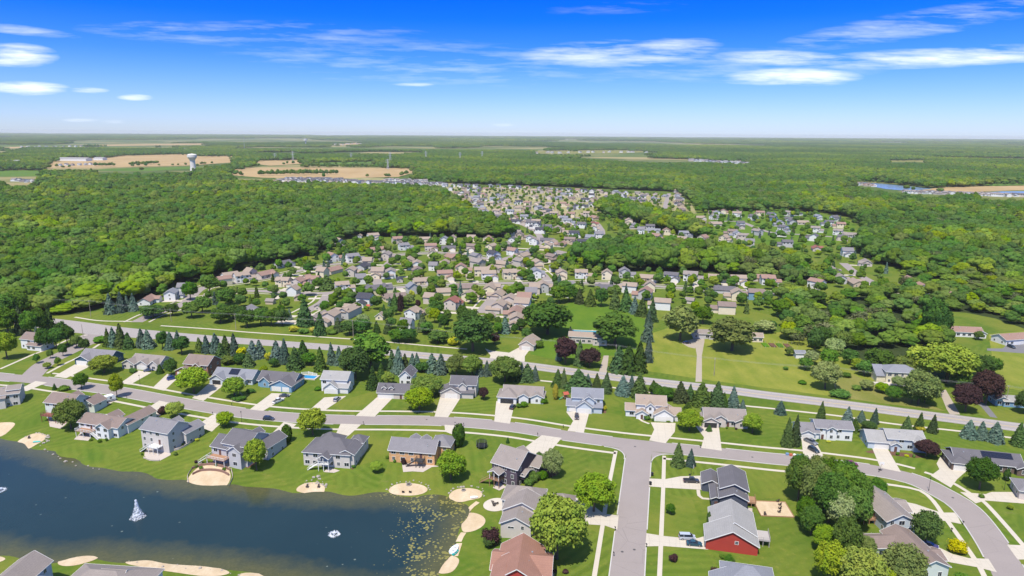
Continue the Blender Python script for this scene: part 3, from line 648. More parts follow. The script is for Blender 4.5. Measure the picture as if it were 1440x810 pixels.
def house(label, A, ang, blocks, wall='beige', roof='grey', gd=(), trim=True, near=True, group=None, cat='house', name='house', base=-2.4, win=True, z=None, skip='', rs=None, seed=0,
          doors=(), walls2=None, minwin=3.0, gmat=None, oh=.45, xw=()):
    rnd = random.Random(hash(label) % 1000 + seed if False else len(label) * 7 + seed)
    p = P(*A) if not isinstance(A, Vector) else A
    root = empty(name, (p.x, p.y, p.z if z is None else z), math.radians(ang))
    tag(root, label, cat, group)
    wb, rb, tb = MB(), MB(), MB() if trim else None
    for i, b in enumerate(blocks): add_block(wb, rb, tb, b, i, base, oh=oh, wall=not (len(b) > 8 and b[8] == 'open'))
    wo = wb.build('wall', WM(wall), root); ro = rb.build('roof', RM(roof), root)
    if trim: tb.build('roof_trim', M_TRIM, root)
    for i, b in enumerate(blocks):
        if len(b) > 8 and b[8] == 'open':
            for x in (b[0] + .15, (b[0] + b[1]) / 2, b[1] - .15):
                q = MB(); q.box(x - .1, x + .1, b[2] + .05, b[2] + .25, b[7] if b[7] is not None else base, b[4] + .02); q.build('porch_post', M_TRIM, root)
    gds = {}
    for g in gd:
        bi, f, f0, f1 = g[:4]; mat = g[4] if len(g) > 4 else gmat
        garage_door(root, blocks[bi], f, f0, f1, mat=mat, z=.05); gds.setdefault((bi, f), []).append((f0, f1))
    for (bi, f, u, hh) in doors:
        d = MB(); d.box(-.5, .5, -.07, -.004, 0, 2.1); o = d.build('door', M_DOORW, root); place_on(o, blocks[bi], f, u, hh)
        k = MB(); k.box(.33, .40, -.12, -.07, .95, 1.05); k.build('handle', M_CHROME, o)
    if win:
        for i, b in enumerate(blocks):
            if len(b) > 8 and b[8] == 'open' or b[5] == 's': continue
            x0, x1, y0, y1, h = b[:5]; zb = b[7] if len(b) > 7 and b[7] is not None else 0.0
            ns = max(1, round((h - max(zb, 0)) / 2.8))
            for f in 'nrl' + ('f' if near else ''):
                if f in skip: continue
                L = (x1 - x0) if f in 'nf' else (y1 - y0); side = f in 'rl'
                nc = int(L / (minwin if not side else 4.2))
                if nc < 1 and L > 1.8: nc = 1
                for s in range(ns):
                    for c in range(nc):
                        if rnd.random() < (.12 if not side else .35): continue
                        u = L * (c + .5) / nc + rnd.uniform(-.25, .25)
                        if any(a * L - .9 < u < e * L + .9 for a, e in gds.get((i, f), ())) and s == 0: continue
                        zz = max(zb, 0) + s * (h - max(zb, 0)) / ns + .85 + (.1 if s else 0)
                        px, py = {'n': (x0 + u, y0 - .4), 'f': (x1 - u, y1 + .4), 'r': (x1 + .4, y0 + u), 'l': (x0 - .4, y1 - u)}[f]
                        bad = False
                        for j, q in enumerate(blocks):
                            if j != i and q[0] - .3 < px < q[1] + .3 and q[2] - .3 < py < q[3] + .3 and (len(q) < 8 or q[7] is None or q[7] < zz + 1.4) and zz < q[4] + 1.2 and not (len(q) > 8 and q[8] == 'open'): bad = True
                        for (bi, df, du, dz) in doors:
                            if bi == i and df == f and abs(du - u) < 1.3 and abs(dz + .85 - zz) < 1.5: bad = True
                        if bad: continue
                        w, hh = rnd.choice([(1.7, 1.35), (1.0, 1.35), (1.7, 1.35)]) if not side else (1.0, 1.2)
                        if L < 3: w, hh = .8, 1.2
                        fm, pm = win_mesh(w, hh); o = raw('window', fm, root); place_on(o, b, f, u, zz, .004 + .006 * i * -1 + .004)
                        raw('pane', pm, o)
    for (bi, f, u, zz, w, hh) in xw:
        fm, pm = win_mesh(w, hh); o = raw('window', fm, root); place_on(o, blocks[bi], f, u, zz, .01); raw('pane', pm, o)
    if near:
        b = blocks[0]
        for k in range(3):
            u, t = rnd.uniform(.15, .85), rnd.uniform(.35, .8); v = MB()
            if b[5] == 'x': x, y = b[0] + u * (b[1] - b[0]), b[2] + t * (b[3] - b[2]) / 2; z_ = b[4] + (y - b[2]) * b[6]
            elif b[5] == 'y': y, x = b[2] + u * (b[3] - b[2]), b[1] - t * (b[1] - b[0]) / 2; z_ = b[4] + (b[1] - x) * b[6]
            else: continue
            if k: v.cyl((x, y, z_), (x, y, z_ + .55), .07, n=6)
            else: v.box(x - .22, x + .22, y - .22, y + .22, z_ - .05, z_ + .42)
            v.build('vent_pipe' if k else 'roof_vent', M_METAL, root)
    if near: NEAR.append((root, label, blocks, p))
    return root
# --- pond side, backs toward the camera
W = lambda *a: list(a)
h = house('pinkish beige house with stepped grey brown roofs at the left edge above the pond', (-28, 578), 24, [(0, 15, 0, 10, 6.2, 'x', .42), (4, 10, -2, 4, 5.2, 's', .3), (10.5, 15.2, 1.5, 8, 7.6, 'x', .35)], 'greige', 'greybrown')
h = house('pale mint house with brown roof and dark red back deck above the pond', (66, 588), -12, [(0, 13, 0, 10, 7.4, 'x', .52), (9, 17, 8, 15, 4.6, 'y', .55), (3, 8, 7, 12, 7.0, 'y', .6)], 'mint', 'brown', doors=[(0, 'n', 6, 2.75)])
deck(h, .5, 8, -3.4, 0, 2.7, plain('red_stained_wood', (.20, .075, .055), .8), stairs=(8, 1), gz=-.2)
h = house('white house with brown roof, small deck and gabled back bay, above the striped pond lawn', (112.5, 608.7), -16, [(0, 20, 0, 9, 4.9, 'x', .5), (10.5, 17, -1.8, 6, 4.7, 'y', .62), (14, 21, 4, 19, 4.6, 'y', .55), (6, 12, 6, 11, 5.2, 'y', .6)], 'white', 'brown', doors=[(0, 'n', 6.5, 2.5)])
deck(h, 1.2, 9, -3.2, 0, 2.55, plain('brown_deck_boards', (.28, .16, .10), .8), M_TRIM, stairs=(9, 1), gz=-.2)
h = house('tall three storey beige house with grey roof and small white balcony above the pond', (201, 630), -19, [(0, 13.4, 0, 10.5, 8.3, 'x', .5), (9, 15.2, 7, 16.5, 5.4, 'y', .52), (3.5, 8, 8, 13, 7.6, 'y', .6)], 'greige', 'grey', doors=[(0, 'n', 9, 2.8)])
deck(h, 5.5, 10.5, -2.8, 0, 2.75, M_TRIM, M_TRIM, stairs=(5.5, -1), gz=-.1)
h = house('light grey house with tall gabled bay, grey roofs and terraced beach below', (299, 647), -20, [(0, 7, 0, 10, 5.9, 'x', .55), (5, 16, .6, 13, 7.8, 'x', .5), (9.5, 15, -1.6, 6, 6.6, 'y', .65), (13, 20, 7, 18, 5.2, 'y', .55), (7.5, 12, 9, 15, 7.4, 'y', .6)], 'grey', 'slate', doors=[(0, 'n', 4, 2.8)])
deck(h, .5, 9, -3.6, 0, 2.85, M_WOOD, M_TRIM, stairs=(.5, -1), gz=0)
h = house('wide pale house with hipped charcoal roof and white screened porch in the middle of the back', (427.5, 654), -8, [(0, 18, 0, 12, 5.3, 'h', .58), (13.2, 19.4, .8, 10, 5.4, 'y', .5), (7, 11, -3.2, 4, 5.0, 'y', .6, 2.6, 'open'), (2, 11, 6, 14.5, 5.6, 'h', .75), (14.2, 19.6, 10, 15.5, 5.6, 'h', .7)], 'greige', 'slate')
deck(h, 6.8, 11.2, -3.2, 0, 2.65, M_TRIM, M_TRIM, stairs=(6.8, -1), gz=-.2)
h = house('long orange brick ranch house with grey roof and dark back deck stairs', (547.5, 649), -9, [(0, 17.6, 0, 9.5, 4.9, 'x', .62), (14.5, 22, 6, 14.5, 4.9, 'h', .62), (5, 8.5, 7, 12.5, 5.0, 'y', .62), (9.4, 12.8, 7, 12.3, 5.0, 'y', .62)], 'orange', 'grey', doors=[(0, 'n', 12.4, 2.4)])
deck(h, 10.8, 14, -2.6, 0, 2.4, plain('dark_deck', (.05, .048, .05), .8), stairs=(10.8, -1), gz=-.1)
h = house('dark purple three storey house with grey roof and roofed timber porch facing the pond', (692, 676), -32, [(0, 10.5, 0, 13, 7.4, 'x', .62), (1, 5, -3.4, 2, 5.4, 'y', .5, 2.8, 'open'), (10.2, 12.2, 2, 8, 4.4, 'x', .35, 3.0), (7, 14, 9, 17, 5.2, 'x', .6), (1.5, 6, 10, 15, 7.0, 'y', .6)], 'purple', 'greybrown')
deck(h, .8, 5.2, -3.4, 0, 2.8, M_WOOD, M_WOOD, stairs=(.8, -1), gz=-.2)
h = house('cream house with sprawling taupe hip roofs behind the big yellow green tree', (704, 756), -11, [(0, 9.4, 0, 9, 5.2, 'y', .5), (-.6, 11.6, 6.5, 15, 5.9, 'y', .5), (-2.2, 11, 12.5, 21.5, 5.7, 'h', .6), (9, 19.5, 9, 18.5, 4.4, 'h', .55), (9.2, 18, 2, 10, 3.8, 'h', .5), (13.5, 20.6, 14.4, 22, 4.1, 'h', .65)], 'greige', 'greybrown', skip='n', xw=[(0, 'n', 3.2, 3.6, 1.8, .6), (0, 'n', 6.8, 1.0, 1.0, 1.3), (0, 'n', 6.8, 3.6, .9, 1.1)])
h = house('red house with rusty brown gabled roofs at the bottom edge by the pond', (690, 842), -7, [(1, 13, 0, 16, 6.0, 'y', .62), (0, 7.4, -1.2, 9, 5.6, 'y', .6), (9, 15.6, 2, 15, 5.0, 'x', .5), (-.8, 4, 6, 15, 4.8, 'x', .5)], 'red', 'terracotta')
# --- side street, east side
h = house('slate blue house with two stepped dark gables beside the side street', (1011, 719), -13, [(0, 8.6, 0, 6.2, 5.0, 'y', .46), (.4, 9.0, 4.2, 17.5, 6.2, 'y', .46), (-4.9, 1.2, 12.2, 20, 3.0, 'y', .5), (-2.4, .6, 2.4, 13, 3.1, 'y', .5)], 'slate', 'slate', gd=[(2, 'l', .15, .8)], doors=[(3, 'n', 1.5, 0)], skip='n', xw=[(1, 'n', 7.6, 4.0, 1.1, 1.3), (0, 'n', 2.6, 2.9, 1.9, .5)])
deck(h, 9.1, 12, 5, 9.5, 1.6, M_WOOD, M_WOOD, gz=0)
h = house('bright red gabled house with light grey roof and grey side deck', (999, 773), -13, [(-1.4, 13.2, 0, 8.2, 3.1, 'y', .52), (.3, 13.2, 5, 18, 3.5, 'y', .55)], 'red', 'lightgrey', gd=[(0, 'l', .15, .85)], skip='n', xw=[(0, 'n', 8.6, 2.9, .9, .9)])
deck(h, 13.3, 17.3, 5, 10.5, 2.2, M_GWOOD, M_GWOOD, gz=0)
h = house('grey house with lavender grey hip roof under the trees at the bottom edge', (1016, 846), -13, [(0, 13, 0, 11, 4.4, 'h', .6), (-3, 5, -1, 7, 3.4, 'y', .5)], 'grey', 'bluegrey')
h = house('pale blue house with long taupe gable roof and rear deck inside the street bend', (1245, 752), 2, [(0, 9, 0, 18, 4.7, 'y', .48), (7, 12.3, 7.5, 15.5, 3.2, 'x', .4)], 'paleblue', 'greybrown', gd=[(1, 'r', .1, .9)], doors=[(0, 'l', 11, 1.6)])
deck(h, -4, 0, 5.5, 10, 1.7, M_WOOD, M_WOOD, gz=0)
h = house('pale green house with brown angled roofs at the bottom right beside the yellow shrub', (1287, 812), 4, [(0, 8.6, -1, 16.5, 3.9, 'y', .46), (-9.5, 2, 9.5, 16, 3.3, 'x', .45), (7, 10.6, 3, 9, 3.0, 'x', .4)], 'mint', 'brown', gd=[(2, 'r', .1, .9)])
h = house('brown ranch house with solar panels along its slate roof by the street bend', (1337, 660), -14, [(2, 24, 2, 12.5, 3.0, 'x', .5), (0, 6, -.5, 10, 2.9, 'h', .45), (5.6, 12, -2, 7, 2.9, 'y', .5), (21.5, 25.5, .6, 9, 2.8, 'y', .5)], 'brown', 'slate', gd=[(1, 'n', .12, .9), (2, 'n', .12, .88)])
solar(h, (2, 24, 2, 12.5, 3.0, 'x', .5), 'n', .42, .88, .45, .92)
h = house('beige garage fronted house cut by the right edge beside the wide driveway', (1432, 702), -20, [(0, 12, 0, 9, 3.2, 'h', .5)], 'beige', 'grey')
# --- north side of the street, fronts toward the camera
h = house('brown roofed house half hidden by the big round tree at far left', (26, 491), -14, [(0, 11, 2, 11, 5.6, 'x', .6), (6, 16, 0, 8, 3.0, 'x', .45)], 'white', 'brown')
h = house('dark charcoal sided ranch house with light garage gable nearest the entrance street', (109, 512), -12, [(0, 18, 2, 12, 3.4, 'x', .62), (-.4, 8.2, -1, 9, 3.0, 'y', .5)], 'darkblue', 'grey', gd=[(1, 'n', .12, .88)], doors=[(0, 'n', 11, 0)])
h = house('cream ranch house with taupe roof and brick garage gable, second along the street', (172, 518), -13, [(3, 20.5, 2.5, 12, 3.2, 'x', .6), (0, 7.5, 0, 8, 3.0, 'y', .55), (8.5, 15, .4, 9, 3.1, 'y', .6), (16, 20.5, 1, 9, 3.4, 'y', .8)], 'greige', 'greybrown', gd=[(2, 'n', .1, .9)], doors=[(0, 'n', 16, 0)])
h = house('brown brick two storey house with pink brown roof beside a bushy tree', (249, 528), -12, [(3, 16.5, 2, 12.5, 6.0, 'x', .62), (0, 8.5, -1, 8, 3.0, 'y', .5), (9, 12.4, 1, 8, 5.6, 'y', .8)], 'brick', 'brown', gd=[(1, 'n', .15, .85)], doors=[(0, 'n', 11, 0)])
h = house('grey blue ranch house with a dark solar array and open garage', (297, 539), -11, [(0, 21, 2, 11.5, 3.2, 'x', .6), (0, 7.4, -1, 8, 2.9, 'y', .6), (13, 18, .6, 9, 3.0, 'y', .75)], 'paleblue', 'bluegrey', gd=[(1, 'n', .2, .8, M_GDARK)], doors=[(0, 'n', 10, 0)])
solar(h, (0, 21, 2, 11.5, 3.2, 'x', .6), 'n', .36, .6, .25, .9)
h = house('steel blue ranch house with twin white gables and white garage doors', (360, 545), -11, [(0, 19, 2, 12, 3.2, 'x', .62), (9, 20, -2.5, 9.5, 3.1, 'y', .48), (1.5, 6.5, 1, 8, 3.2, 'y', .85)], 'blue', 'slate', gd=[(1, 'n', .08, .5), (1, 'n', .58, .88)], doors=[(0, 'n', 7.6, 0)])
h = house('white two storey house with grey roof and double gabled garage', (449, 553), -6, [(0, 12.6, 3, 13, 6.0, 'x', .5), (2.4, 9, 0, 9, 3.1, 'y', .75), (8.6, 13.6, 1, 8, 3.0, 'x', .5)], 'white', 'lightgrey', gd=[(1, 'n', .1, .9), (2, 'n', .2, .85)], doors=[(0, 'n', 1.4, 0)])
h = house('low house with dark slate roof and two small white dormers', (531, 560), -5, [(0, 15.6, 0, 8.5, 3.0, 'x', .7), (2.2, 3.8, 1.0, 3.5, 5.0, 'y', .8, 3.2), (5.6, 7.2, 1.0, 3.5, 5.0, 'y', .8, 3.2)], 'beige', 'slate', gd=[(0, 'n', .03, .48)], doors=[(0, 'n', 11, 0)])
h = house('narrow white gabled barn with slate roof behind the dormered house', (562, 541), -8, [(0, 6, 0, 9, 4.6, 'y', .9)], 'white', 'slate', cat='barn', name='barn')
h = house('grey two storey house with blue garage gable and dark roof beside the pair of trees', (620, 560), -5, [(4, 16, 3, 12, 6.0, 'x', .6), (.2, 9, 0, 9, 3.0, 'y', .55), (-.6, 3, 1, 8.4, 2.9, 'x', .6), (8.2, 11.6, 2, 8, 5.8, 'y', .85), (9, 15, .8, 4, 2.7, 's', .35)], 'greige', 'slate', gd=[(1, 'n', .2, .85)], doors=[(0, 'n', 7.6, 0)])
h = house('taupe roofed ranch house with white gables next to the orange columnar shrub', (700, 566), -8, [(2, 20, 2.5, 12, 3.2, 'x', .6), (0, 8.6, -.6, 9, 3.0, 'h', .55), (9.6, 14, .4, 9, 3.4, 'y', .6), (15, 20.8, 1.2, 9, 3.1, 'y', .5)], 'white', 'greybrown', gd=[(1, 'n', .15, .85, M_GDARK)], doors=[(0, 'n', 12, 0)])
h = house('pale blue grey two storey house with dark navy gables and a car on its drive', (797, 580), -6, [(2.2, 15.6, 3, 12, 6.2, 'x', .62), (4.2, 11, -.4, 9, 3.2, 'y', .75), (0, 5, 1.2, 8, 3.0, 'x', .55), (7, 12, 1.6, 8, 5.6, 'y', .7), (10.6, 15.4, .4, 5, 2.8, 's', .4)], 'paleblue', 'bluegrey', gd=[(1, 'n', .08, .92), (2, 'n', .25, .8)], doors=[(0, 'n', 11.4, 0)])
h = house('white and tan roofed two storey house with large front garage gable', (880, 589), -8, [(4.5, 17, 3.5, 12.5, 5.8, 'x', .6), (0, 5.2, 3, 10, 3.0, 'x', .55), (12, 20, -.6, 9, 3.1, 'y', .62), (19, 23, .6, 8, 2.9, 'x', .55), (8.6, 12, 2.2, 8, 5.6, 'y', .8), (4.4, 9.2, .6, 5, 2.7, 'y', .6)], 'white', 'tan', gd=[(2, 'n', .1, .9), (3, 'n', .2, .85)], doors=[(5, 'n', 2.4, 0)])
h = house('taupe roofed ranch house with open dark garage between two round trees', (988, 601), -7, [(1, 18, 2, 12, 3.1, 'x', .62), (-.2, 6.6, 0, 8, 2.9, 'y', .5), (13.4, 18.4, .8, 8, 3.0, 'y', .5), (5, 9.6, 1.2, 6, 3.9, 'y', .6)], 'beige', 'greybrown', gd=[(1, 'n', .12, .88, M_GDARK)], doors=[(0, 'n', 9.6, 0)])
h = house('white split level house with lilac grey roof and two parked cars in front', (1122, 617), -8, [(7, 21, 1, 9.5, 5.0, 'x', .42), (0, 8, 0, 9, 3.2, 'x', .5), (1, 6, -.5, 6, 2.9, 'y', .5), (11, 14.6, .4, 6, 4.8, 'y', .6)], 'white', 'grey', gd=[(2, 'n', .1, .95)], doors=[(0, 'n', 2.6, 0)])
h = house('pale blue split level house with light grey roof beside the purple tree', (1220, 630), -9, [(7.2, 20.6, .4, 9.5, 4.6, 'x', .45), (0, 8.4, 0, 10, 3.0, 'x', .55), (8, 11.2, -1.6, 4, 2.8, 'y', .6), (16.4, 21, -.8, 6, 4.4, 'y', .55)], 'paleblue', 'lightgrey', gd=[(1, 'n', .3, .95)], doors=[(2, 'n', 1.6, 0)])
# --- south bank, roofs only in frame
h = house('grey brown roofed house with pale blue dormer in the bottom left corner', (-88, 872), -2, [(0, 22, 0, 11, 5.0, 'x', .5), (9, 18, 2, 17, 5.6, 'y', .62), (19.5, 24, 5, 11, 4.6, 'f' if 0 else 'x', .2)], 'paleblue', 'greybrown')
h = house('taupe roofed house on the south bank, second from the left corner', (66, 868), -5, [(0, 22, 0, 15, 4.6, 'h', .55), (10, 16, 4, 14, 5.2, 'x', .62)], 'white', 'greybrown')
h = house('low grey roofed house at the bottom edge on the sandy south bank', (272, 884), -6, [(0, 18, 0, 12, 4.0, 'h', .45)], 'white', 'grey')
# --- beyond the county road
h = house('square cream stone farmhouse with blue grey hip roof among the trees', (1245, 539), -8, [(0, 15, 0, 10, 6.0, 'h', .45), (-4, 0, 1, 8, 3.6, 's', .5)], 'stone', 'bluegrey', doors=[(0, 'n', 8, 0)], cat='farmhouse', name='farmhouse')
t_ = MB(); t_.box(-7, 15, -3, 0, -.4, .5); t_.build('terrace', plain('grey_terrace', (.45, .40, .38), .9), h)
h = house('small blue ranch house with grey roof at the right edge by the county road', (1411, 572), -8, [(-3, 3, 1, 9, 2.9, 'y', .5), (0, 13, 0, 7, 2.8, 'x', .45)], 'blue', 'lightgrey')
h = house('white garage with chestnut roof at the right edge beyond the woods', (1414, 486), 12, [(0, 18, 0, 10, 3.4, 'x', .45)], 'white', 'rust', gd=[(0, 'n', .55, .9)], cat='garage', name='detached_garage')
h = house('long white house with rust brown roof in front of the right woods', (1335, 473), -8, [(0, 19, 0, 9, 3.2, 'x', .5), (14, 20, -1.5, 7, 3.2, 'y', .5)], 'white', 'rust')
h = house('tan roofed cottage with white garage door where a drive meets the county road', (730, 492), -16, [(0, 8.5, 0, 14, 3.3, 'y', .6)], 'beige', 'tan', gd=[(0, 'n', .2, .75)], cat='cottage')
h = house('beige house with pool terrace hidden behind the dark purple trees', (800, 482), -8, [(0, 20, 0, 9, 4.0, 'x', .4), (14, 22, -3, 6, 4.4, 'h', .5)], 'beige', 'tan')
h = house('grey roofed ranch house at the top of the two track drive between two big trees', (975, 476), -6, [(0, 16, 0, 8, 3.2, 'x', .4), (9, 15, -1.2, 5, 3.3, 'x', .3)], 'grey', 'greybrown')
h = house('small tan shed house right of the big tree in the meadow', (1058, 481), -6, [(0, 6, 0, 6, 3.2, 'x', .6)], 'cream', 'tan', cat='shed', name='shed')
h = house('small white and rust shed standing in the meadow', (1119, 504), -4, [(0, 5, 0, 5, 3, 'x', .4)], 'white', 'bluegrey', cat='shed', name='shed')
h = house('small cream garden shed behind the pine hedge of the subdivision', (528, 450), -8, [(0, 5, 0, 5, 2.6, 'y', .8)], 'cream', 'tan', cat='shed', name='shed')
# ================================================================ subdivision houses, copied from a few designs
DES = {'A': [(-6, 6, -3, 5, 5.6, 'x', .5), (.8, 7.4, -7, 3, 3.0, 'y', .5)], 'B': [(-6.5, 2.5, -5, 5, 5.6, 'y', .6), (1.5, 7.5, -4, 3, 3.0, 'x', .5)],
 'C': [(-8, 7, -4, 4.6, 3.0, 'x', .55), (1, 7.4, -7, 2, 2.9, 'y', .5)], 'D': [(-7, 4, -4, 4.5, 5.8, 'x', .5), (3, 8.6, -5, 2, 3.0, 'x', .5), (-4, -1, -4.9, 2, 5.4, 'y', .7)],
 'E': [(-6.5, 6.5, -5, 5, 4.2, 'h', .6), (1.5, 7.2, -7, 2, 3.0, 'h', .6)], 'G': [(-4, 4, -4, 4, 5.4, 'y', .7)], 'S': [(-3, 3, -2.5, 2.5, 2.7, 'x', .6)], 'L': [(-11, 8, -5, 4, 5.2, 'x', .5), (-10, -4, -7, 2, 5.2, 'y', .6), (2, 8, -7, 2, 5.2, 'y', .6)]}
GDS = {'A': [(1, 'n', .12, .88)], 'B': [(1, 'n', .1, .85)], 'C': [(1, 'n', .12, .88)], 'D': [(1, 'n', .1, .9)], 'E': [(1, 'n', .12, .88)], 'G': [], 'S': [], 'L': [(1, 'n', .15, .85)]}
DRS = {'A': [(0, 'n', 4.6, 0)], 'B': [(0, 'n', 7.2, 0)], 'C': [(0, 'n', 5.6, 0)], 'D': [(0, 'n', 8.6, 0)], 'E': [(0, 'n', 4.6, 0)], 'G': [], 'S': [], 'L': [(0, 'n', 9, 0)]}
PROTO = {}
MID_TXT = """476 346 grey tan G;505 335 grey tan S;524 338 white tan A;530 355 tan rust C;560 343 beige rust D;569 352 white grey D;597 343 cream tan A;605 353 beige rust A;608 363 cream tan G;627 344 white bluegrey B;631 353 cream slate C
663 340 cream tan B;662 353 beige brown A;635 366 tan rust C;668 367 beige grey D;468 368 white rust B;497 369 white grey D;516 375 cream tan G;544 366 beige greybrown A;466 385 beige rust C;441 402 beige rust D;421 405 beige rust B;482 410 white tan D;506 400 white grey G
509 379 grey dark C;521 385 tan dark S;547 391 white greybrown A;561 398 beige dark S;586 389 tan brown D;593 400 cream tan C;625 394 cream rust A;651 385 cream rust B;660 394 cream tan S;609 381 white grey G;670 377 beige greybrown D;677 389 cream tan A
579 414 grey bluegrey G;618 416 cream tan C;655 410 cream brown C;637 435 beige red D;529 416 cream slate L;511 431 white dark B;489 447 grey tan L;462 457 beige tan D;445 454 beige greybrown C;417 424 tan tan S;447 437 beige grey S
581 449 white tan D;602 443 beige brown S;571 466 white grey G;348 448 grey grey D;240 422 white bluegrey A;230 425 white bluegrey S;205 428 white rust C;255 413 white grey G;310 402 cream rust D;322 397 white tan A;340 397 white tan D;350 391 beige tan G
378 429 tan greybrown S;388 431 cream tan G;364 431 paleblue grey G;411 417 white tan G;397 376 grey slate C;372 391 beige rust C;365 389 grey grey S
755 391 white bluegrey A;790 393 cream tan D;820 392 white tan D;854 394 cream tan G;882 391 grey grey B;914 396 tan tan C;945 396 white slate A;975 396 white greybrown D;1012 396 cream tan C;1040 401 white tan A;1072 396 beige rust C
851 411 tan slate C;884 412 white tan D;915 411 cream tan G;905 421 grey rust B;930 436 white tan D;972 428 beige greybrown S;1020 413 grey slate C;1035 423 cream tan B;1020 442 cream brown D;1062 422 blue brown D;802 404 grey grey S;765 411 grey tan A;752 414 beige tan G
747 421 white grey G;737 429 white rust B;734 438 white tan B;726 461 beige tan D;724 446 beige rust C;725 389 beige tan C;1084 401 white rust D;1150 406 white rust A;1146 421 grey slate S;1174 389 beige greybrown D;1186 399 grey greybrown A;1207 403 tan tan C;1220 374 beige greybrown C
1284 399 cream rust C;1300 413 white rust D;1307 425 cream tan S;1345 423 cream rust C;686 341 cream rust D;722 343 white slate A;751 344 white greybrown D;777 345 white tan C;636 341 cream tan G;692 353 cream tan A;695 365 white dark D;722 359 white rust B;742 359 beige grey C;795 365 white greybrown L
760 364 beige rust S;672 373 cream tan C;730 375 beige greybrown D;703 375 beige tan C;687 394 white tan A;719 393 cream tan D;643 383 cream tan B;694 383 beige tan C;829 337 grey slate C;842 335 white grey B;835 318 cream red C;836 326 white tan A;797 319 cream tan C;837 309 tan rust C;885 316 cream tan D;893 322 beige grey A
902 329 white grey G;897 341 grey grey A;925 339 cream rust D;935 345 cream brown S;960 342 cream tan A;985 309 cream tan C;985 317 beige greybrown D;1005 309 white grey A;1011 304 white bluegrey B;1037 305 white tan A;1042 319 white slate B;1061 310 white slate D;1067 331 grey greybrown A;1042 322 beige slate C;1007 318 beige tan C
992 341 cream rust B;1022 341 cream tan B;1011 355 beige tan L;1055 346 grey grey B;1085 306 white slate A;1089 311 blue slate D;1111 304 white greybrown D;1112 311 white slate C;1152 309 white bluegrey D;1176 311 white slate B;1104 326 white slate D;1100 333 white bluegrey A;1150 327 white greybrown D;1144 339 white slate B;1182 331 white greybrown D;1187 339 beige slate A;1200 334 white greybrown C
1150 353 beige red C;1194 361 white grey B;700 420 beige tan C;716 432 beige tan D;660 424 cream tan A;690 410 cream tan C;604 428 beige tan G;553 424 cream brown C;625 378 beige tan D;574 371 beige tan C;584 379 white tan A;530 391 cream tan B;494 389 beige tan A;452 390 cream tan G;430 394 beige rust S;399 404 cream tan D;384 406 beige greybrown A
770 352 cream tan A;745 340 white greybrown D;790 347 beige rust C;812 357 white tan D;735 364 cream tan C;775 368 tan brown A;712 350 beige greybrown D;755 377 cream tan A;782 381 white grey C;690 451 cream tan S;700 440 beige tan A"""
ROOFW = {'grey': 'grey', 'brown': 'brown', 'tan': 'tan', 'rust': 'rust brown', 'dark': 'black', 'slate': 'dark slate', 'lightgrey': 'light grey', 'bluegrey': 'blue grey', 'greybrown': 'taupe', 'red': 'red'}
WALLW = {'white': 'white', 'cream': 'cream', 'beige': 'beige', 'tan': 'tan', 'grey': 'grey', 'paleblue': 'pale blue', 'blue': 'blue'}
KINDW = {'A': 'garage gabled house', 'B': 'gable fronted house', 'C': 'low ranch house', 'D': 'broad two storey house', 'E': 'hip roofed house', 'G': 'narrow gabled house', 'S': 'small garage sized house', 'L': 'long many gabled house'}
def zone(px, py):
    if py < 312 and px < 980: return 'in the far subdivision'
    if py < 362 and px > 970: return 'in the right cluster'
    if px > 1080: return 'among the right hand trees'
    if px > 715 and py > 375: return 'near the green meadow'
    if py < 350: return 'in the back row'
    if py < 380: return 'in the upper subdivision'
    if px < 430: return 'in the left subdivision'
    if py < 405: return 'in the mid subdivision'
    return 'near the county road'
def street_angle(x, y):
    best = (1e9, 0)
    for pl in MIDST:
        for i in range(0, len(pl), 2):
            d = (pl[i].x - x) ** 2 + (pl[i].y - y) ** 2
            if d < best[0]:
                t = tang(pl, i); best = (d, math.atan2(t.y, t.x), pl[i])
    a = best[1]; c = best[2]
    # front (-y local) toward the street point
    for k in (0, PI):
        f = Vector((math.sin(a + k), -math.cos(a + k)))
        if f.x * (c.x - x) + f.y * (c.y - y) > 0: return a + k
    return a
MIDH = []; rr = random.Random(5)
for row in MID_TXT.replace('\n', ';').split(';'):
    px, py, wc, rc, d = row.split(); px, py = int(px), int(py)
    p = P0(px, py); p.y += 4
    a = street_angle(p.x, p.y) + rr.uniform(-.12, .12)
    if any((p - q).length < 9.5 for q in (m[1] for m in MIDH)): continue
    if d not in PROTO:
        PROTO[d] = house('x', p, 0, DES[d], wc, rc, gd=GDS[d], doors=DRS[d], trim=False, near=False, z=0, base=-.3, oh=.5); o = PROTO[d]
    else: o = copy_tree(PROTO[d])
    o.location = p; o.rotation_euler = (0, 0, a); s = rr.uniform(.92, 1.04); o.scale = (s, s, s)
    for ch in o.children:
        if ch.name.startswith('wall') or ch.name.startswith('roof'):
            ch.material_slots[0].link = 'OBJECT'; ch.material_slots[0].material = (WM(wc) if ch.name.startswith('wall') else RM(rc))
    tag(o, '%s %s with %s roof %s' % (WALLW[wc], KINDW[d], ROOFW[rc], zone(px, py)), 'house', 'houses of the subdivision beyond the county road')
    MIDH.append((o, p))
# ---- short driveways of the mid houses
for o, p in MIDH:
    if to_px(p.x, p.y)[1] < 345: continue
    a = o.rotation_euler[2]; f = Vector((math.sin(a), -math.cos(a), 0)); s = Vector((math.cos(a), math.sin(a), 0))
    c = p + s * 4.2
    best = min(((q - c).length for pl in MIDST for q in pl), default=99)
    if best < 40: strip('driveway', [c + f * 6.5, c + f * (best - 2)] if best > 9 else [c + f * 5, c + f * 8], 5, .028, M_DRIVE)
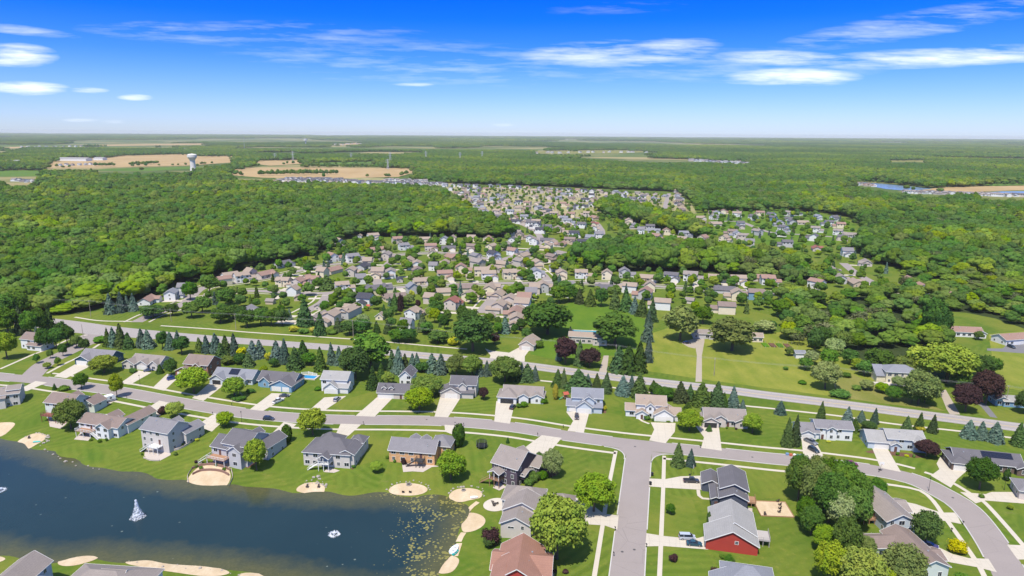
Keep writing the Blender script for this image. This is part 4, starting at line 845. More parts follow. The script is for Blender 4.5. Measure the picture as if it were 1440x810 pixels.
# ---- far houses: one mesh each, three shapes
def far_mesh(kind):
    w, r = MB(), MB(); bl = DES[kind]
    for i, b in enumerate(bl): add_block(w, r, None, b, i, -.5)
    n = len(w.v); v = w.v + r.v; f = w.f + [tuple(n + k for k in q) for q in r.f]; mi = [0] * len(w.f) + [1] * len(r.f)
    g = MB(); b = bl[0]
    for k in range(3): x = b[0] + (b[1] - b[0]) * (k + .5) / 3; g.box(x - .7, x + .7, b[2] - .06, b[2] - .01, b[4] - 1.9, b[4] - .5); g.box(x - .7, x + .7, b[3] + .01, b[3] + .06, b[4] - 1.9, b[4] - .5)
    n = len(v); v += g.v; f += [tuple(n + k for k in q) for q in g.f]; mi += [2] * len(g.f)
    me = bpy.data.meshes.new('distant_house'); me.from_pydata(v, [], f)
    for m in (WM('white'), RM('grey'), M_GLASS): me.materials.append(m)
    me.polygons.foreach_set('material_index', mi); me.update(); return me
FARM = {k: far_mesh(k) for k in 'ABDC'}
FROWS = [((622, 263), (700, 264), (790, 269), (865, 273), (938, 277), 30), ((628, 268), (700, 269), (760, 272), (840, 278), (925, 282), 30), ((640, 273), (690, 277), (760, 280), (800, 282), (850, 284), 22), ((652, 279), (700, 284), (740, 289), (760, 291), (800, 290), 20),
 ((668, 287), (690, 289), (720, 295), (735, 296), (770, 295), 16), ((700, 301), (740, 303), (780, 304), (800, 305), (822, 305), 14), ((690, 309), (720, 312), (740, 316), (752, 322), (766, 330), 11), ((700, 322), (715, 328), (728, 333), (735, 338), (742, 343), 5),
 ((951, 271), (954, 280), (955, 288), (955, 296), (953, 304), 12), ((900, 276), (905, 283), (902, 290), (905, 297), (908, 303), 9), ((800, 296), (820, 292), (850, 288), (880, 287), (900, 286), 9), ((1000, 301), (1060, 303), (1125, 303), 9), ((1090, 318), (1140, 316), (1190, 322), 6), ((985, 326), (1020, 330), (1050, 337), 5), ((1100, 346), (1140, 352), (1170, 356), 4), ((900, 322), (940, 330), (985, 336), 8), ((885, 342), (920, 349), (960, 352), 5), ((770, 340), (800, 344), (835, 346), 5), ((672, 298), (700, 312), (725, 330), (740, 340), 10), ((735, 308), (760, 318), (778, 328), 8), ((765, 300), (800, 315), (820, 322), 8), ((780, 326), (810, 334), (830, 340), 6), ((662, 284), (690, 303), (712, 316), 9), ((852, 295), (868, 297), (880, 298), (890, 296), (900, 300), 7)]
FC = [('white', 'slate'), ('beige', 'tan'), ('cream', 'tan'), ('grey', 'slate'), ('white', 'bluegrey'), ('beige', 'greybrown'), ('cream', 'rust'), ('white', 'dark'), ('tan', 'brown'), ('grey', 'bluegrey')]
FAR = []; FARREST = []; allp = [m[1] for m in MIDH]
for *pts, n in FROWS:
    pl = pline(pts, 6); L = len(pl)
    for i in range(n):
        p = pl[min(L - 1, int((i + .5) / n * L))].copy(); p += Vector((rr.uniform(-3, 3), rr.uniform(-7, 7), 0))
        if any((p - q).length < 15 for q in allp): continue
        allp.append(p); FAR.append(p)
FAR.sort(key=lambda p: p.y)
nfar = max(0, 292 - len(MIDH) - len(NEAR))
for i, p in enumerate(FAR):
    wc, rc = rr.choice(FC); k = rr.choice('ABDCD')
    if i < nfar:
        o = bpy.data.objects.new('distant_house', FARM[k]); link(o); o.location = p; o.rotation_euler = (0, 0, math.radians(rr.choice([-8, 172, 80, -8, 170]) + rr.uniform(-8, 8)))
        for s, m in ((0, WM(wc)), (1, RM(rc))): o.material_slots[s].link = 'OBJECT'; o.material_slots[s].material = m
        px, py, _ = to_px(p.x, p.y)
        tag(o, 'tiny %s house with %s roof %s' % (WALLW[wc], ROOFW[rc], zone(px, py)), 'house', 'distant houses of the far subdivision'); MIDH.append((o, p))
    else: FARREST.append((p, wc, rc, k, rr.uniform(0, 6.28)))
# farthest rooftops, farm buildings and villages that read as specks: one mass
for (x0, y0, x1, y1, n, ws) in [(390, 255.5, 500, 256.5, 34, 'slate'), (400, 253, 480, 254, 22, 'slate'), (495, 257, 625, 261, 36, 'slate'), (540, 255, 600, 256.5, 12, 'lightgrey'), (20, 255, 60, 257, 8, 'slate'), (85, 233, 135, 232, 7, 'lightgrey'), (0, 233, 20, 233, 4, 'slate'),
     (1270, 272, 1440, 277, 30, 'greybrown'), (1195, 259, 1230, 263, 7, 'rust'), (330, 225, 370, 223, 8, 'lightgrey'), (740, 216, 920, 214, 16, 'lightgrey'), (970, 227, 1080, 233, 26, 'lightgrey'), (455, 204, 515, 202.5, 14, 'tan'), (250, 210, 265, 211, 4, 'lightgrey'), (1090, 214, 1130, 218, 8, 'lightgrey'), (1250, 237, 1360, 236, 9, 'lightgrey'), (30, 208, 140, 206, 14, 'lightgrey'), (600, 196, 1400, 199, 26, 'lightgrey')]:
    for k in range(n):
        t = (k + rr.random()) / n; p = P0(x0 + (x1 - x0) * t, y0 + (y1 - y0) * t + rr.uniform(-.6, .6)); FARREST.append((p, rr.choice(['white', 'white', 'beige']), rr.choice([ws, ws, 'slate', 'greybrown']), rr.choice('AD'), rr.uniform(0, 6.28)))
V = []; Fc = []; MI = []; mats = []; mid = {}
for p, wc, rc, k, a in FARREST:
    me = FARM[k]; n0 = len(V); ca, sa = math.cos(a), math.sin(a); sc = 1.0 if p.y < 2600 else 1.5
    V += [(p.x + (v.co.x * ca - v.co.y * sa) * sc, p.y + (v.co.x * sa + v.co.y * ca) * sc, v.co.z * sc) for v in me.vertices]
    for q in me.polygons:
        m = (WM(wc), RM(rc), M_GLASS)[q.material_index]
        if m.name not in mid: mid[m.name] = len(mats); mats.append(m)
        Fc.append(tuple(n0 + i for i in q.vertices)); MI.append(mid[m.name])
tag(mesh_obj('far_rooftops', V, Fc, mats, None, MI), 'mass of tiny rooftops along the fields and woods toward the horizon', 'rooftops', None, 'stuff')
# ================================================================ trees
def leaf_mat(name, c1, c2, tr=.25, rnd=.5):
    m, nt, b, o = newmat(name); nt.nodes.remove(b); kf = 1.2 if name.startswith('forest') else 1.0; c1 = tuple(x * 1.75 * kf for x in c1); c2 = tuple(x * 1.55 * kf for x in c2)
    oi = nt.nodes.new('ShaderNodeObjectInfo'); co = obj_co(nt)
    n = noise(nt, co, 5.0, 2); n2 = noise(nt, co, 28.0, 2)
    col = mixc(nt, ramp(nt, n, .32, .68), c1, c2); col = mixc(nt, ramp(nt, n2, .3, .7, 0, .5), col, tuple(x * .62 for x in c1))
    hs = nt.nodes.new('ShaderNodeHueSaturation'); nt.links.new(col, hs.inputs['Color'])
    nt.links.new(ramp(nt, oi.outputs['Random'], 0, 1, .5 - .035 * rnd, .5 + .035 * rnd), hs.inputs['Hue'])
    r2 = mth(nt, 'FRACT', mth(nt, 'MULTIPLY', oi.outputs['Random'], 17.31)); nt.links.new(ramp(nt, r2, 0, 1, 1 - .38 * rnd, 1 + .42 * rnd), hs.inputs['Value'])
    r3 = mth(nt, 'FRACT', mth(nt, 'MULTIPLY', oi.outputs['Random'], 41.7)); nt.links.new(ramp(nt, r3, 0, 1, 1 - .25 * rnd, 1.05), hs.inputs['Saturation'])
    d = nt.nodes.new('ShaderNodeBsdfDiffuse'); t = nt.nodes.new('ShaderNodeBsdfTranslucent'); mx = nt.nodes.new('ShaderNodeMixShader'); mx.inputs[0].default_value = tr
    nt.links.new(hs.outputs[0], d.inputs[0]); nt.links.new(mixc(nt, .4, hs.outputs[0], (.16, .2, .01)) if tr > .2 else hs.outputs[0], t.inputs[0])
    nt.links.new(d.outputs[0], mx.inputs[1]); nt.links.new(t.outputs[0], mx.inputs[2]); nt.links.new(mx.outputs[0], o.inputs[0]); return m
LM = {'m': leaf_mat('maple_leaves', (.038, .095, .010), (.085, .150, .012)), 'y': leaf_mat('bright_leaves', (.105, .17, .010), (.20, .25, .014)), 'd': leaf_mat('dark_leaves', (.028, .066, .012), (.056, .108, .014)), 'o': leaf_mat('olive_leaves', (.075, .110, .022), (.14, .165, .032)),
 's': leaf_mat('spruce_needles', (.024, .050, .012), (.056, .092, .018), .1, .9), 'b': leaf_mat('blue_spruce_needles', (.034, .066, .048), (.085, .120, .085), .1, .9), 'p': leaf_mat('purple_leaves', (.026, .014, .014), (.052, .026, .024), .12), 'g': leaf_mat('grey_green_leaves', (.070, .085, .032), (.125, .130, .060)),
 'v': leaf_mat('golden_leaves', (.24, .24, .012), (.40, .36, .02)), 'w': leaf_mat('pale_willow_leaves', (.12, .16, .045), (.20, .23, .08))}
def sph(n): 
    v = RNG.normal(size=(n, 3)); return v / np.linalg.norm(v, axis=1)[:, None]
ICO = None
def ico(sub=1):
    bm = bmesh.new(); bmesh.ops.create_icosphere(bm, subdivisions=sub, radius=1); v = np.array([x.co[:] for x in bm.verts]); f = [[x.index for x in q.verts] for q in bm.faces]; bm.free(); return v, f
ICO1 = ico(1); ICO2 = ico(2)
def quads(c, nrm, size, asp=1.0):
    """leaf quads at c facing nrm"""
    n = len(c); r = RNG.normal(size=(n, 3)); t = np.cross(nrm, r); t /= np.linalg.norm(t, axis=1)[:, None] + 1e-9; b = np.cross(nrm, t)
    s = (size * RNG.uniform(.6, 1.3, n))[:, None] / 2
    v = np.stack([c - t * s - b * s * asp, c + t * s - b * s * asp, c + t * s * .8 + b * s * asp, c - t * s * .8 + b * s * asp], 1).reshape(-1, 3)
    return v, np.arange(4 * n).reshape(n, 4)
def join(parts):
    V, Fs, k = [], [], 0
    for v, f in parts:
        V.append(np.asarray(v)); Fs += [tuple(int(i) + k for i in q) for q in f]; k += len(v)
    return np.concatenate(V), Fs
def mk(name, parts, mat):
    v, f = join(parts); me = bpy.data.meshes.new(name); me.from_pydata(v.tolist(), [], f); me.materials.append(mat); me.update(); return me
def broad(ncl, nleaf, leaf, flat=1.0, spread=.5, seedz=.16, icos=ICO1, open_=0.0, tilt=.5, crs=1.0, core=.8, sm=False):
    parts = []
    d = sph(ncl * 3); d = d[d[:, 2] > -.55][:ncl]
    rad = RNG.uniform(.45, 1.0, len(d)) ** .6
    cr = RNG.uniform(.16, .27, len(d)) * (1.15 if ncl < 20 else .9) * crs
    zc, rz = .56, .44
    ecc = RNG.uniform(.85, 1.12, 2)
    for q, r, c in zip(d, rad, cr):
        cc = np.array([q[0] * (spread - c) * r * ecc[0], q[1] * (spread - c) * r * ecc[1], zc + q[2] * (rz - c * .75) * r * flat])
        if open_ < .5:
            v, f = icos; vv = v * (1 + RNG.uniform(-.22, .22, (len(v), 1))) * c * core * np.array([1, 1, .8]) + cc; parts.append((vv, f))
        n = nleaf
        ld = sph(n); ld[:, 2] = np.abs(ld[:, 2]) * np.where(RNG.random(n) < .75, 1, -1)
        p = cc + ld * (c * RNG.uniform(.72, 1.12, n)[:, None]) * np.array([1, 1, .85])
        nn = ld + np.array([0, 0, .35]) + RNG.normal(size=(n, 3)) * tilt; nn /= np.linalg.norm(nn, axis=1)[:, None]
        parts.append(quads(p, nn, leaf))
    if open_ < .5:
        v, f = ICO2; parts.append((v * (1 + RNG.uniform(-.1, .1, (len(v), 1))) * np.array([spread * .6, spread * .6, .27]) + np.array([0, 0, .55]), f))
    return parts
def conif(n, leaf, slim=1.0, tiers=11):
    z = 1 - np.sqrt(RNG.random(n)); z = np.clip(z, 0, .985); a = RNG.random(n) * 2 * PI
    saw = 1 - ((z * tiers + .15 * np.sin(a * 3)) % 1.0)
    r = .5 * (1 - z) ** .78 * (.52 + .48 * saw) * RNG.uniform(.62, 1.14, n) * (1 + .12 * np.sin(a * 5 + z * 9)); zz = .04 + z * .96 - r * .13
    c = np.stack([np.cos(a) * r, np.sin(a) * r, zz], 1)
    nn = np.stack([np.cos(a) * .7, np.sin(a) * .7, np.full(n, .75)], 1) + RNG.normal(size=(n, 3)) * .4; nn /= np.linalg.norm(nn, axis=1)[:, None]
    parts = [quads(c, nn, leaf)]
    m = 9; v = []; f = []
    rings = [(.05, .27), (.35, .18), (.65, .09), (.93, .015)]
    for z_, r_ in rings:
        for k in range(m): v.append((math.cos(2 * PI * k / m) * r_, math.sin(2 * PI * k / m) * r_, z_))
    for i in range(3):
        for k in range(m): f.append((i * m + k, i * m + (k + 1) % m, (i + 1) * m + (k + 1) % m, (i + 1) * m + k))
    parts.append((np.array(v), f)); return parts
def column(n, leaf):
    d = sph(n); zz = .5 + d[:, 2] * .5; c = np.stack([d[:, 0] * .46, d[:, 1] * .46, zz], 1) * RNG.uniform(.9, 1.05, (n, 1)); c[:, 2] = np.clip(c[:, 2], .02, 1)
    nn = d + RNG.normal(size=(n, 3)) * .4; nn /= np.linalg.norm(nn, axis=1)[:, None]
    v, f = ICO2; return [quads(c, nn, leaf), (v * np.array([.42, .42, .46]) + np.array([0, 0, .48]), f)]
def bush(ncl, nl, leaf):
    parts = []
    for _ in range(ncl):
        a = RNG.random() * 2 * PI; r = RNG.random() ** .5 * .3; c = np.array([math.cos(a) * r, math.sin(a) * r, RNG.uniform(.3, .62)]); cr = RNG.uniform(.18, .26)
        v, f = ICO1; parts.append((v * cr * .85 + c, f)); d = sph(nl); p = c + d * cr * RNG.uniform(.8, 1.1, (nl, 1)) * np.array([1, 1, 1.2]); nn = d + RNG.normal(size=(nl, 3)) * .5; nn /= np.linalg.norm(nn, axis=1)[:, None]; parts.append(quads(p, nn, leaf))
    v, f = ICO2; parts.append((v * np.array([.36, .36, .36]) + np.array([0, 0, .36]), f)); return parts
def trunk_mesh(limbs=True, bare=False):
    g = MB(); r0 = .035; rr_ = random.Random(3)
    g.cyl((0, 0, -.03), (.01, 0, .28), r0, r0 * .75, 7, caps=False); g.cyl((.01, 0, .28), (0, .01, .62), r0 * .75, r0 * .4, 6, caps=False)
    for k in range(9 if bare else 5):
        a = 2.4 * k; z = .24 + .05 * k; e = (.26 * math.cos(a), .26 * math.sin(a), z + .26); g.cyl((.005, 0, z), e, r0 * .45, r0 * .15, 5, caps=False)
        if bare:
            for j in range(4):
                b2 = a + (j - 1.5) * .6; t = .4 + .15 * j; s = Vector((.005, 0, z)).lerp(Vector(e), t); q = s + Vector((.16 * math.cos(b2), .16 * math.sin(b2), .20)); g.cyl(s, q, r0 * .2, r0 * .06, 4, caps=False)
                for i in range(3): w = b2 + (i - 1) * .9; q2 = s.lerp(q, .5 + .2 * i); g.cyl(q2, q2 + Vector((.08 * math.cos(w), .08 * math.sin(w), .10)), r0 * .09, r0 * .03, 3, caps=False)
    me = bpy.data.meshes.new('trunk'); me.from_pydata(g.v, [], g.f); me.materials.append(M_BARK if not bare else plain('grey_bark', (.21, .19, .16), .9)); me.update(); return me
TR = trunk_mesh(); TRB = trunk_mesh(bare=True)
NV = 4
HI = {'broad': [mk('crown', broad(92, 110, .036, spread=.57, crs=.72, core=.62), LM['m']) for _ in range(4)], 'bush': [mk('crown', bush(12, 120, .06), LM['m']) for _ in range(2)], 'con': [mk('crown', conif(3200, .075), LM['s']) for _ in range(2)], 'round': [mk('crown', broad(60, 120, .04, spread=.52, crs=.8, core=.7), LM['m']) for _ in range(2)]}
CROWN = {'broad': [mk('crown', broad(58, 56, .055, spread=.54, crs=.82, core=.7), LM['m']) for _ in range(NV)], 'con': [mk('crown', conif(1500, .105), LM['s']) for _ in range(3)], 'col': [mk('crown', column(700, .11), LM['m']) for _ in range(2)],
 'bush': [mk('crown', bush(9, 60, .10), LM['m']) for _ in range(2)], 'bare': [mk('crown', broad(40, 16, .045, open_=1), LM['g']) for _ in range(2)], 'round': [mk('crown', broad(30, 62, .07, spread=.5), LM['m']) for _ in range(2)]}
KIND = {'m': ('broad', 'm', 'broadleaf_tree', 'green broadleaf tree', 'tree'), 'y': ('broad', 'y', 'broadleaf_tree', 'yellow green tree', 'tree'), 'd': ('broad', 'd', 'broadleaf_tree', 'dark green broadleaf tree', 'tree'), 'o': ('broad', 'o', 'broadleaf_tree', 'olive green tree', 'tree'),
 'w': ('broad', 'w', 'broadleaf_tree', 'pale feathery tree', 'tree'), 's': ('con', 's', 'conifer_tree', 'dark green conifer', 'conifer'), 'b': ('con', 'b', 'blue_spruce', 'blue spruce', 'conifer'), 'a': ('col', 'd', 'arborvitae', 'narrow evergreen column', 'shrub'), 'k': ('col', 'v', 'columnar_shrub', 'golden columnar shrub', 'shrub'),
 'r': ('round', 'd', 'round_tree', 'dense rounded dark tree', 'tree'), 't': ('round', 'y', 'round_tree', 'small rounded bright tree', 'tree'), 'u': ('bush', 'm', 'shrub', 'green shrub', 'shrub'), 'v': ('bush', 'v', 'shrub', 'yellow shrub', 'shrub'), 'p': ('broad', 'p', 'purple_tree', 'purple leaved tree', 'tree'),
 'q': ('bush', 'p', 'shrub', 'purple shrub', 'shrub'), 'g': ('bare', 'g', 'bare_tree', 'sparse grey tree', 'tree')}
tr_ = random.Random(21); TREES = []
def tree(kind, p, h, w, label=None, group=None):
    fam, mt, nm, words, cat = KIND[kind]
    root = empty(nm, p, tr_.uniform(0, 6.28)); root.scale = (w, w, h)
    c = bpy.data.objects.new('crown', tr_.choice(HI[fam] if fam in HI and p.y < 330 else CROWN[fam])); link(c); c.parent = root; c.material_slots[0].link = 'OBJECT'; c.material_slots[0].material = LM[mt]
    if fam != 'bush':
        t = bpy.data.objects.new('trunk', TRB if fam == 'bare' else TR); link(t); t.parent = root
        if fam in ('con', 'col'): t.scale = (.8, .8, .5)
    root['category'] = cat; root['_w'] = words; root['_h'] = h; root['_lab'] = label or ''
    if group: root['group'] = group
    TREES.append((root, kind, p, h)); return root
TT = """o 100 603 46 38;t 165 559 36 18;m 115 547 25 18;t 247 587 25 25;q 228 582 14 15;u 90 549 9 16;s 77 548 10 6;t 317 600 25 25;y 361 661 48 30;a 404 621 25 15;y 440 612 42 36;t 530 664 18 18;q 568 653 12 9;y 634 675 46 40;a 645 628 33 18;s 714 623 10 6;u 759 648 16 16;w 776 671 42 28
u 750 677 18 17;u 763 673 16 18;u 743 683 15 15;y 835 719 58 54;y 783 786 96 76;q 690 766 34 26;d 688 770 18 18;s 953 655 38 18;b 971 655 28 13;m 943 723 16 13;a 996 740 20 6;q 947 789 15 14;q 1007 812 20 20;m 1024 800 22 12
m 1122 705 66 40;o 1145 718 74 44;m 1180 718 72 44;m 1200 745 66 40;m 1140 752 44 30;m 1165 735 78 46;m 1188 792 70 40;y 1165 822 66 46;y 1208 838 74 60;o 1150 690 54 36;m 1186 692 48 36;m 1132 738 42 26;y 1160 775 40 34;o 1215 790 40 28;m 1232 703 34 22;y 1240 845 50 40;m 1165 700 60 40;w 1180 745 60 40;m 1125 670 34 26;m 1205 720 60 36
r 1300 766 54 38;o 1268 832 72 56;v 1346 776 22 26;v 1233 768 12 9;u 1352 820 18 20;d 1377 688 50 40;a 1415 676 17 9;p 1302 642 27 31;s 1107 627 44 18;s 1117 626 42 18;u 1380 700 8 8;u 1420 650 8 10;y 1420 716 8 8
b 1097 582 21 14;s 1154 588 26 14;b 1192 595 28 15;b 1211 593 20 13;s 1202 606 20 14;b 1229 596 24 11;d 1221 604 14 20;s 1275 604 20 13;s 1292 604 25 13;v 1294 606 9 12;s 1311 608 26 12;b 1362 615 29 19;b 1380 617 25 16;b 1399 621 30 20;s 1432 626 34 24
s 741 535 24 20;b 752 535 22 13;b 733 534 24 12;s 784 544 28 16;s 793 545 26 13;s 814 549 34 34;b 826 546 24 14;s 839 547 24 16;s 852 552 29 16;b 876 555 28 18;b 888 552 26 14;s 899 558 36 30;s 919 550 18 14;d 922 555 18 18;d 935 560 18 30;s 957 564 31 22;s 970 562 27 14;s 987 569 33 30;s 1007 572 36 24;s 1018 573 22 14;b 1031 572 34 14;b 1044 577 16 9;s 967 577 14 12;u 945 562 14 14
y 969 606 34 34;y 1058 609 30 26;k 781 562 22 8;u 764 567 12 14;s 997 606 10 8;u 910 590 8 10;v 850 577 9 7;u 737 572 9 12;u 730 573 7 8
b 366 503 27 15;v 378 506 14 14;b 390 508 31 17;b 401 511 36 18;s 415 518 32 22;s 427 508 30 17;m 435 513 20 22;s 451 521 35 20;b 467 512 32 16;b 477 513 27 14;o 489 512 24 20;d 500 533 50 44;m 522 517 56 62;s 524 547 36 16;s 536 537 30 13;t 546 541 20 19;s 552 521 29 14;b 560 525 38 19;s 570 521 29 15;b 580 521 26 13;b 587 521 28 13;d 594 523 16 18;b 607 522 28 17;b 620 525 30 17;o 642 527 32 28;o 664 528 32 28;b 675 528 26 14;b 685 528 25 14;o 710 537 40 42;s 725 534 30 20
o 600 556 32 46;y 590 577 36 38;p 680 562 19 13;u 447 549 7 10;s 345 540 12 8;u 353 552 8 14;t 371 525 12 12;d 385 516 14 16;s 350 515 20 14;d 338 512 18 20;o 320 512 14 22;u 300 516 10 18;s 312 508 26 16
s 152 487 30 13;b 161 487 31 16;s 171 489 35 18;s 181 490 25 14;b 199 488 30 16;b 209 489 30 18;d 229 491 28 17;b 240 491 27 16;b 250 489 24 12;d 256 498 28 24;s 281 495 24 14;b 291 496 28 15;b 304 496 28 15;s 318 500 30 18;b 330 499 31 14;v 341 501 17 16;b 355 505 28 17;u 140 481 9 22
y 147 524 28 34;d 241 528 26 17;s 225 525 13 9;u 187 524 9 12;y 273 552 40 42;y 330 559 32 30;u 336 562 7 20;m 52 511 15 10;m 71 504 14 9;m 89 501 20 12;y 67 518 10 12;m 82 514 13 10;y 10 505 42 32;d 62 492 34 22;d 80 490 32 24;d 95 485 30 22;o 108 489 20 16;d 120 494 20 14;s 70 468 38 18;d 58 470 40 24;m 44 474 40 26;s 30 470 40 18;m 12 472 44 34;d -6 470 50 36;d 88 474 24 16;b 52 476 20 9;m 5 452 44 34;m 25 447 40 30
b 156 441 32 16;b 171 439 30 14;b 180 437 26 11;b 188 437 27 13;d 215 446 20 34;d 243 444 20 20;m 205 444 16 14;m 268 422 28 24;m 295 412 28 28;m 318 430 28 26;m 270 447 24 26;d 310 454 22 30;d 348 460 28 26;d 340 452 24 18;m 285 440 26 26;d 328 448 22 26
m 367 458 28 26;d 382 458 26 24;d 397 458 27 22;s 429 458 38 26;s 450 471 32 18;v 414 466 10 16;v 440 467 10 12;u 428 468 8 18;u 468 470 9 16;s 476 466 22 13;d 492 471 24 26;d 510 471 26 26;s 545 469 22 14;s 530 468 18 12;d 575 481 22 26;r 616 482 20 32;v 637 485 16 22;d 665 494 56 62;p 695 484 18 17;b 710 468 26 15;d 660 462 30 30;s 595 466 26 15;m 600 470 20 20;y 620 475 16 22;m 560 480 20 26
s 555 436 27 13;p 564 449 38 9;v 580 417 12 10;a 590 414 13 8;s 460 407 24 20;s 540 446 20 9;p 588 434 14 8;o 575 430 18 16;m 614 444 24 24;m 616 428 18 16
d 770 470 52 68;d 865 486 54 66;p 795 512 42 32;s 815 514 42 16;p 829 516 30 28;b 786 507 28 10;s 870 522 42 22;s 883 524 44 26;s 898 523 44 24;b 911 509 42 13;b 910 480 32 14;b 912 460 28 13;o 956 479 54 54;m 988 455 28 28;o 1029 493 52 64;s 815 427 26 15;s 830 430 26 18;d 845 431 28 20;s 865 434 32 18;s 880 437 32 18;b 892 441 26 14;s 902 444 28 14;s 916 452 34 17;d 800 424 26 28;m 786 426 28 26;w 1075 467 19 30;m 795 414 22 24;d 757 412 10 8;d 780 402 18 9;b 786 402 16 9;u 757 489 14 16;b 802 471 12 7
w 1160 547 44 38;m 1255 564 24 22;m 1281 567 28 26;o 1291 569 54 44;y 1331 538 62 70;y 1300 530 50 50;d 1375 532 38 34;m 1392 528 30 30;p 1357 579 44 36;p 1386 568 52 40;d 1440 582 36 24;u 1181 558 12 28;d 1145 498 40 24;d 1156 486 30 22;m 1128 470 30 30;d 1085 465 16 14;d 1104 440 24 24;m 1215 528 24 26;d 1235 520 34 36;o 1270 530 34 30;d 1310 475 60 34;d 1322 478 50 26;m 1376 478 14 14;o 1110 500 14 14;m 1132 520 20 20;w 1140 512 22 22;o 1150 530 18 20;m 1165 515 28 26;w 1172 500 28 28;u 1190 530 8 14;m 1195 512 24 24;y 1205 520 18 18;o 1185 490 28 28;u 1128 540 7 12;u 1205 548 8 14;w 1218 548 16 18;m 1120 478 20 18;o 1108 462 20 22;y 1240 552 16 18;m 1300 566 20 20;o 1312 556 24 26;w 1262 545 18 16;m 1350 545 26 26;u 1105 520 6 9"""
for row in TT.replace('\n', ';').split(';'):
    k, px, py, h, w = row.split(); px, py, h, w = float(px), float(py), float(h), float(w)
    p = P(px, py); s = 1 / ppm(px, py); dep = math.atan2(HC, math.hypot(p.x, p.y))
    w *= 1.1 if k in 'sb' else 1.0
    hh = (h - .35 * w * math.sin(dep)) / math.cos(dep) * s if k not in 'uvq' else h * s * .9
    if k in 'sb': hh *= tr_.uniform(.88, 1.1); w *= tr_.uniform(.82, 1.2)
    t_ = tree(k, p, max(.8, hh), w * s * 1.04)
    if k in 'sb': t_.rotation_euler = (tr_.uniform(-.035, .035), tr_.uniform(-.035, .035), tr_.uniform(0, 6))
nhand = len(TREES)
# ---------------------------------------------------------------- yard trees of the subdivisions
HP = np.array([(m[1].x, m[1].y) for m in MIDH] + [(n[3].x, n[3].y) for n in NEAR]); STP = np.array([(q.x, q.y) for pl in MIDST for q in pl])
SUBP = [(205, 430), (250, 405), (330, 386), (400, 372), (450, 362), (475, 345), (560, 337), (712, 338), (740, 350), (860, 384), (1085, 396), (1150, 404), (1145, 425), (1060, 445), (960, 440), (900, 425), (820, 418), (760, 440), (740, 480), (700, 480), (560, 470), (440, 455), (330, 450)]
FARP = [(630, 262), (780, 266), (870, 270), (945, 276), (972, 288), (978, 304), (900, 316), (838, 330), (780, 345), (715, 338), (660, 300)]
RTP = [(985, 298), (1080, 298), (1150, 302), (1200, 314), (1205, 335), (1237, 368), (1290, 400), (1240, 414), (1150, 414), (1085, 398), (1190, 390), (1100, 358), (1000, 352)]
UPM = [(690, 296), (830, 306), (985, 318), (985, 350), (870, 348), (800, 352), (740, 350)]
def scatter(poly, sp, dh, dstr):
    pp = [P0(*q) for q in poly]; x0, x1 = min(p.x for p in pp), max(p.x for p in pp); y0, y1 = min(p.y for p in pp), max(p.y for p in pp); out = []
    X, Y = np.meshgrid(np.arange(x0, x1, sp), np.arange(y0, y1, sp)); X = X.ravel() + RNG.uniform(-.45, .45, X.size) * sp; Y = Y.ravel() + RNG.uniform(-.45, .45, Y.size) * sp
    k = inpoly(X, Y, pp)
    for x, y in zip(X[k], Y[k]):
        if np.min(np.hypot(HP[:, 0] - x, HP[:, 1] - y)) < dh or np.min(np.hypot(STP[:, 0] - x, STP[:, 1] - y)) < dstr: continue
        out.append(Vector((x, y, 0)))
    return out
yard = [(p, 1) for p in scatter(SUBP, 12.2, 9.0, 6.5)] + [(p, .8) for p in scatter(FARP, 19, 9, 6)] + [(p, 1) for p in scatter(RTP, 18, 10, 6)] + [(p, 1) for p in scatter(UPM, 19, 9, 6)]
TXY = np.array([(t[2].x, t[2].y) for t in TREES]); yard = [(p, s) for p, s in yard if np.min(np.hypot(TXY[:, 0] - p.x, TXY[:, 1] - p.y)) > 5]
yard.sort(key=lambda a: a[0].y); REST = []
nyard = max(0, 296 + 70 - nhand)
for i, (p, s) in enumerate(yard):
    k = tr_.choice('mmmmmddyyowstsbm' if tr_.random() < .5 else 'mmdydmm'); h = tr_.uniform(5.5, 10.5) * s; w = h * tr_.uniform(.7, .95)
    if k in 'sb': w = h * .5
    if k == 't': h *= .6; w = h
    if i < nyard: tree(k, p, h, w, None, 'yard trees of the subdivision')
    else: REST.append((p, h, w, k))
# ---------------------------------------------------------------- woodland: one mass, instanced
def smoothed(me): me.polygons.foreach_set('use_smooth', [len(p.vertices) == 3 for p in me.polygons]); me.update(); return me
def proto_set():
    low = [smoothed(mk('forest_crown', broad(24, 40, .065, tilt=.42, spread=.54, core=.98, icos=ICO2), LM['m'])) for _ in range(4)]; lowc = [mk('forest_conifer', conif(260, .2), LM['s']) for _ in range(2)]; objs = []
    for i, me in enumerate(low):
        for mt in 'mdoy': o = bpy.data.objects.new('wood_%02d_%s' % (len(objs), mt), me); o.material_slots[0].link = 'OBJECT'; o.material_slots[0].material = FLM[mt]; objs.append(o)
    for me in lowc:
        for mt in 'sb': o = bpy.data.objects.new('wood_%02d_%s' % (len(objs), mt), me); o.material_slots[0].link = 'OBJECT'; o.material_slots[0].material = LM[mt]; objs.append(o)
    o = bpy.data.objects.new('wood_%02d_p' % len(objs), low[0]); o.material_slots[0].link = 'OBJECT'; o.material_slots[0].material = LM['p']; objs.append(o)
    o = bpy.data.objects.new('wood_%02d_g' % len(objs), mk('forest_bare', broad(26, 16, .06, open_=1), LM['g'])); objs.append(o)
    return objs
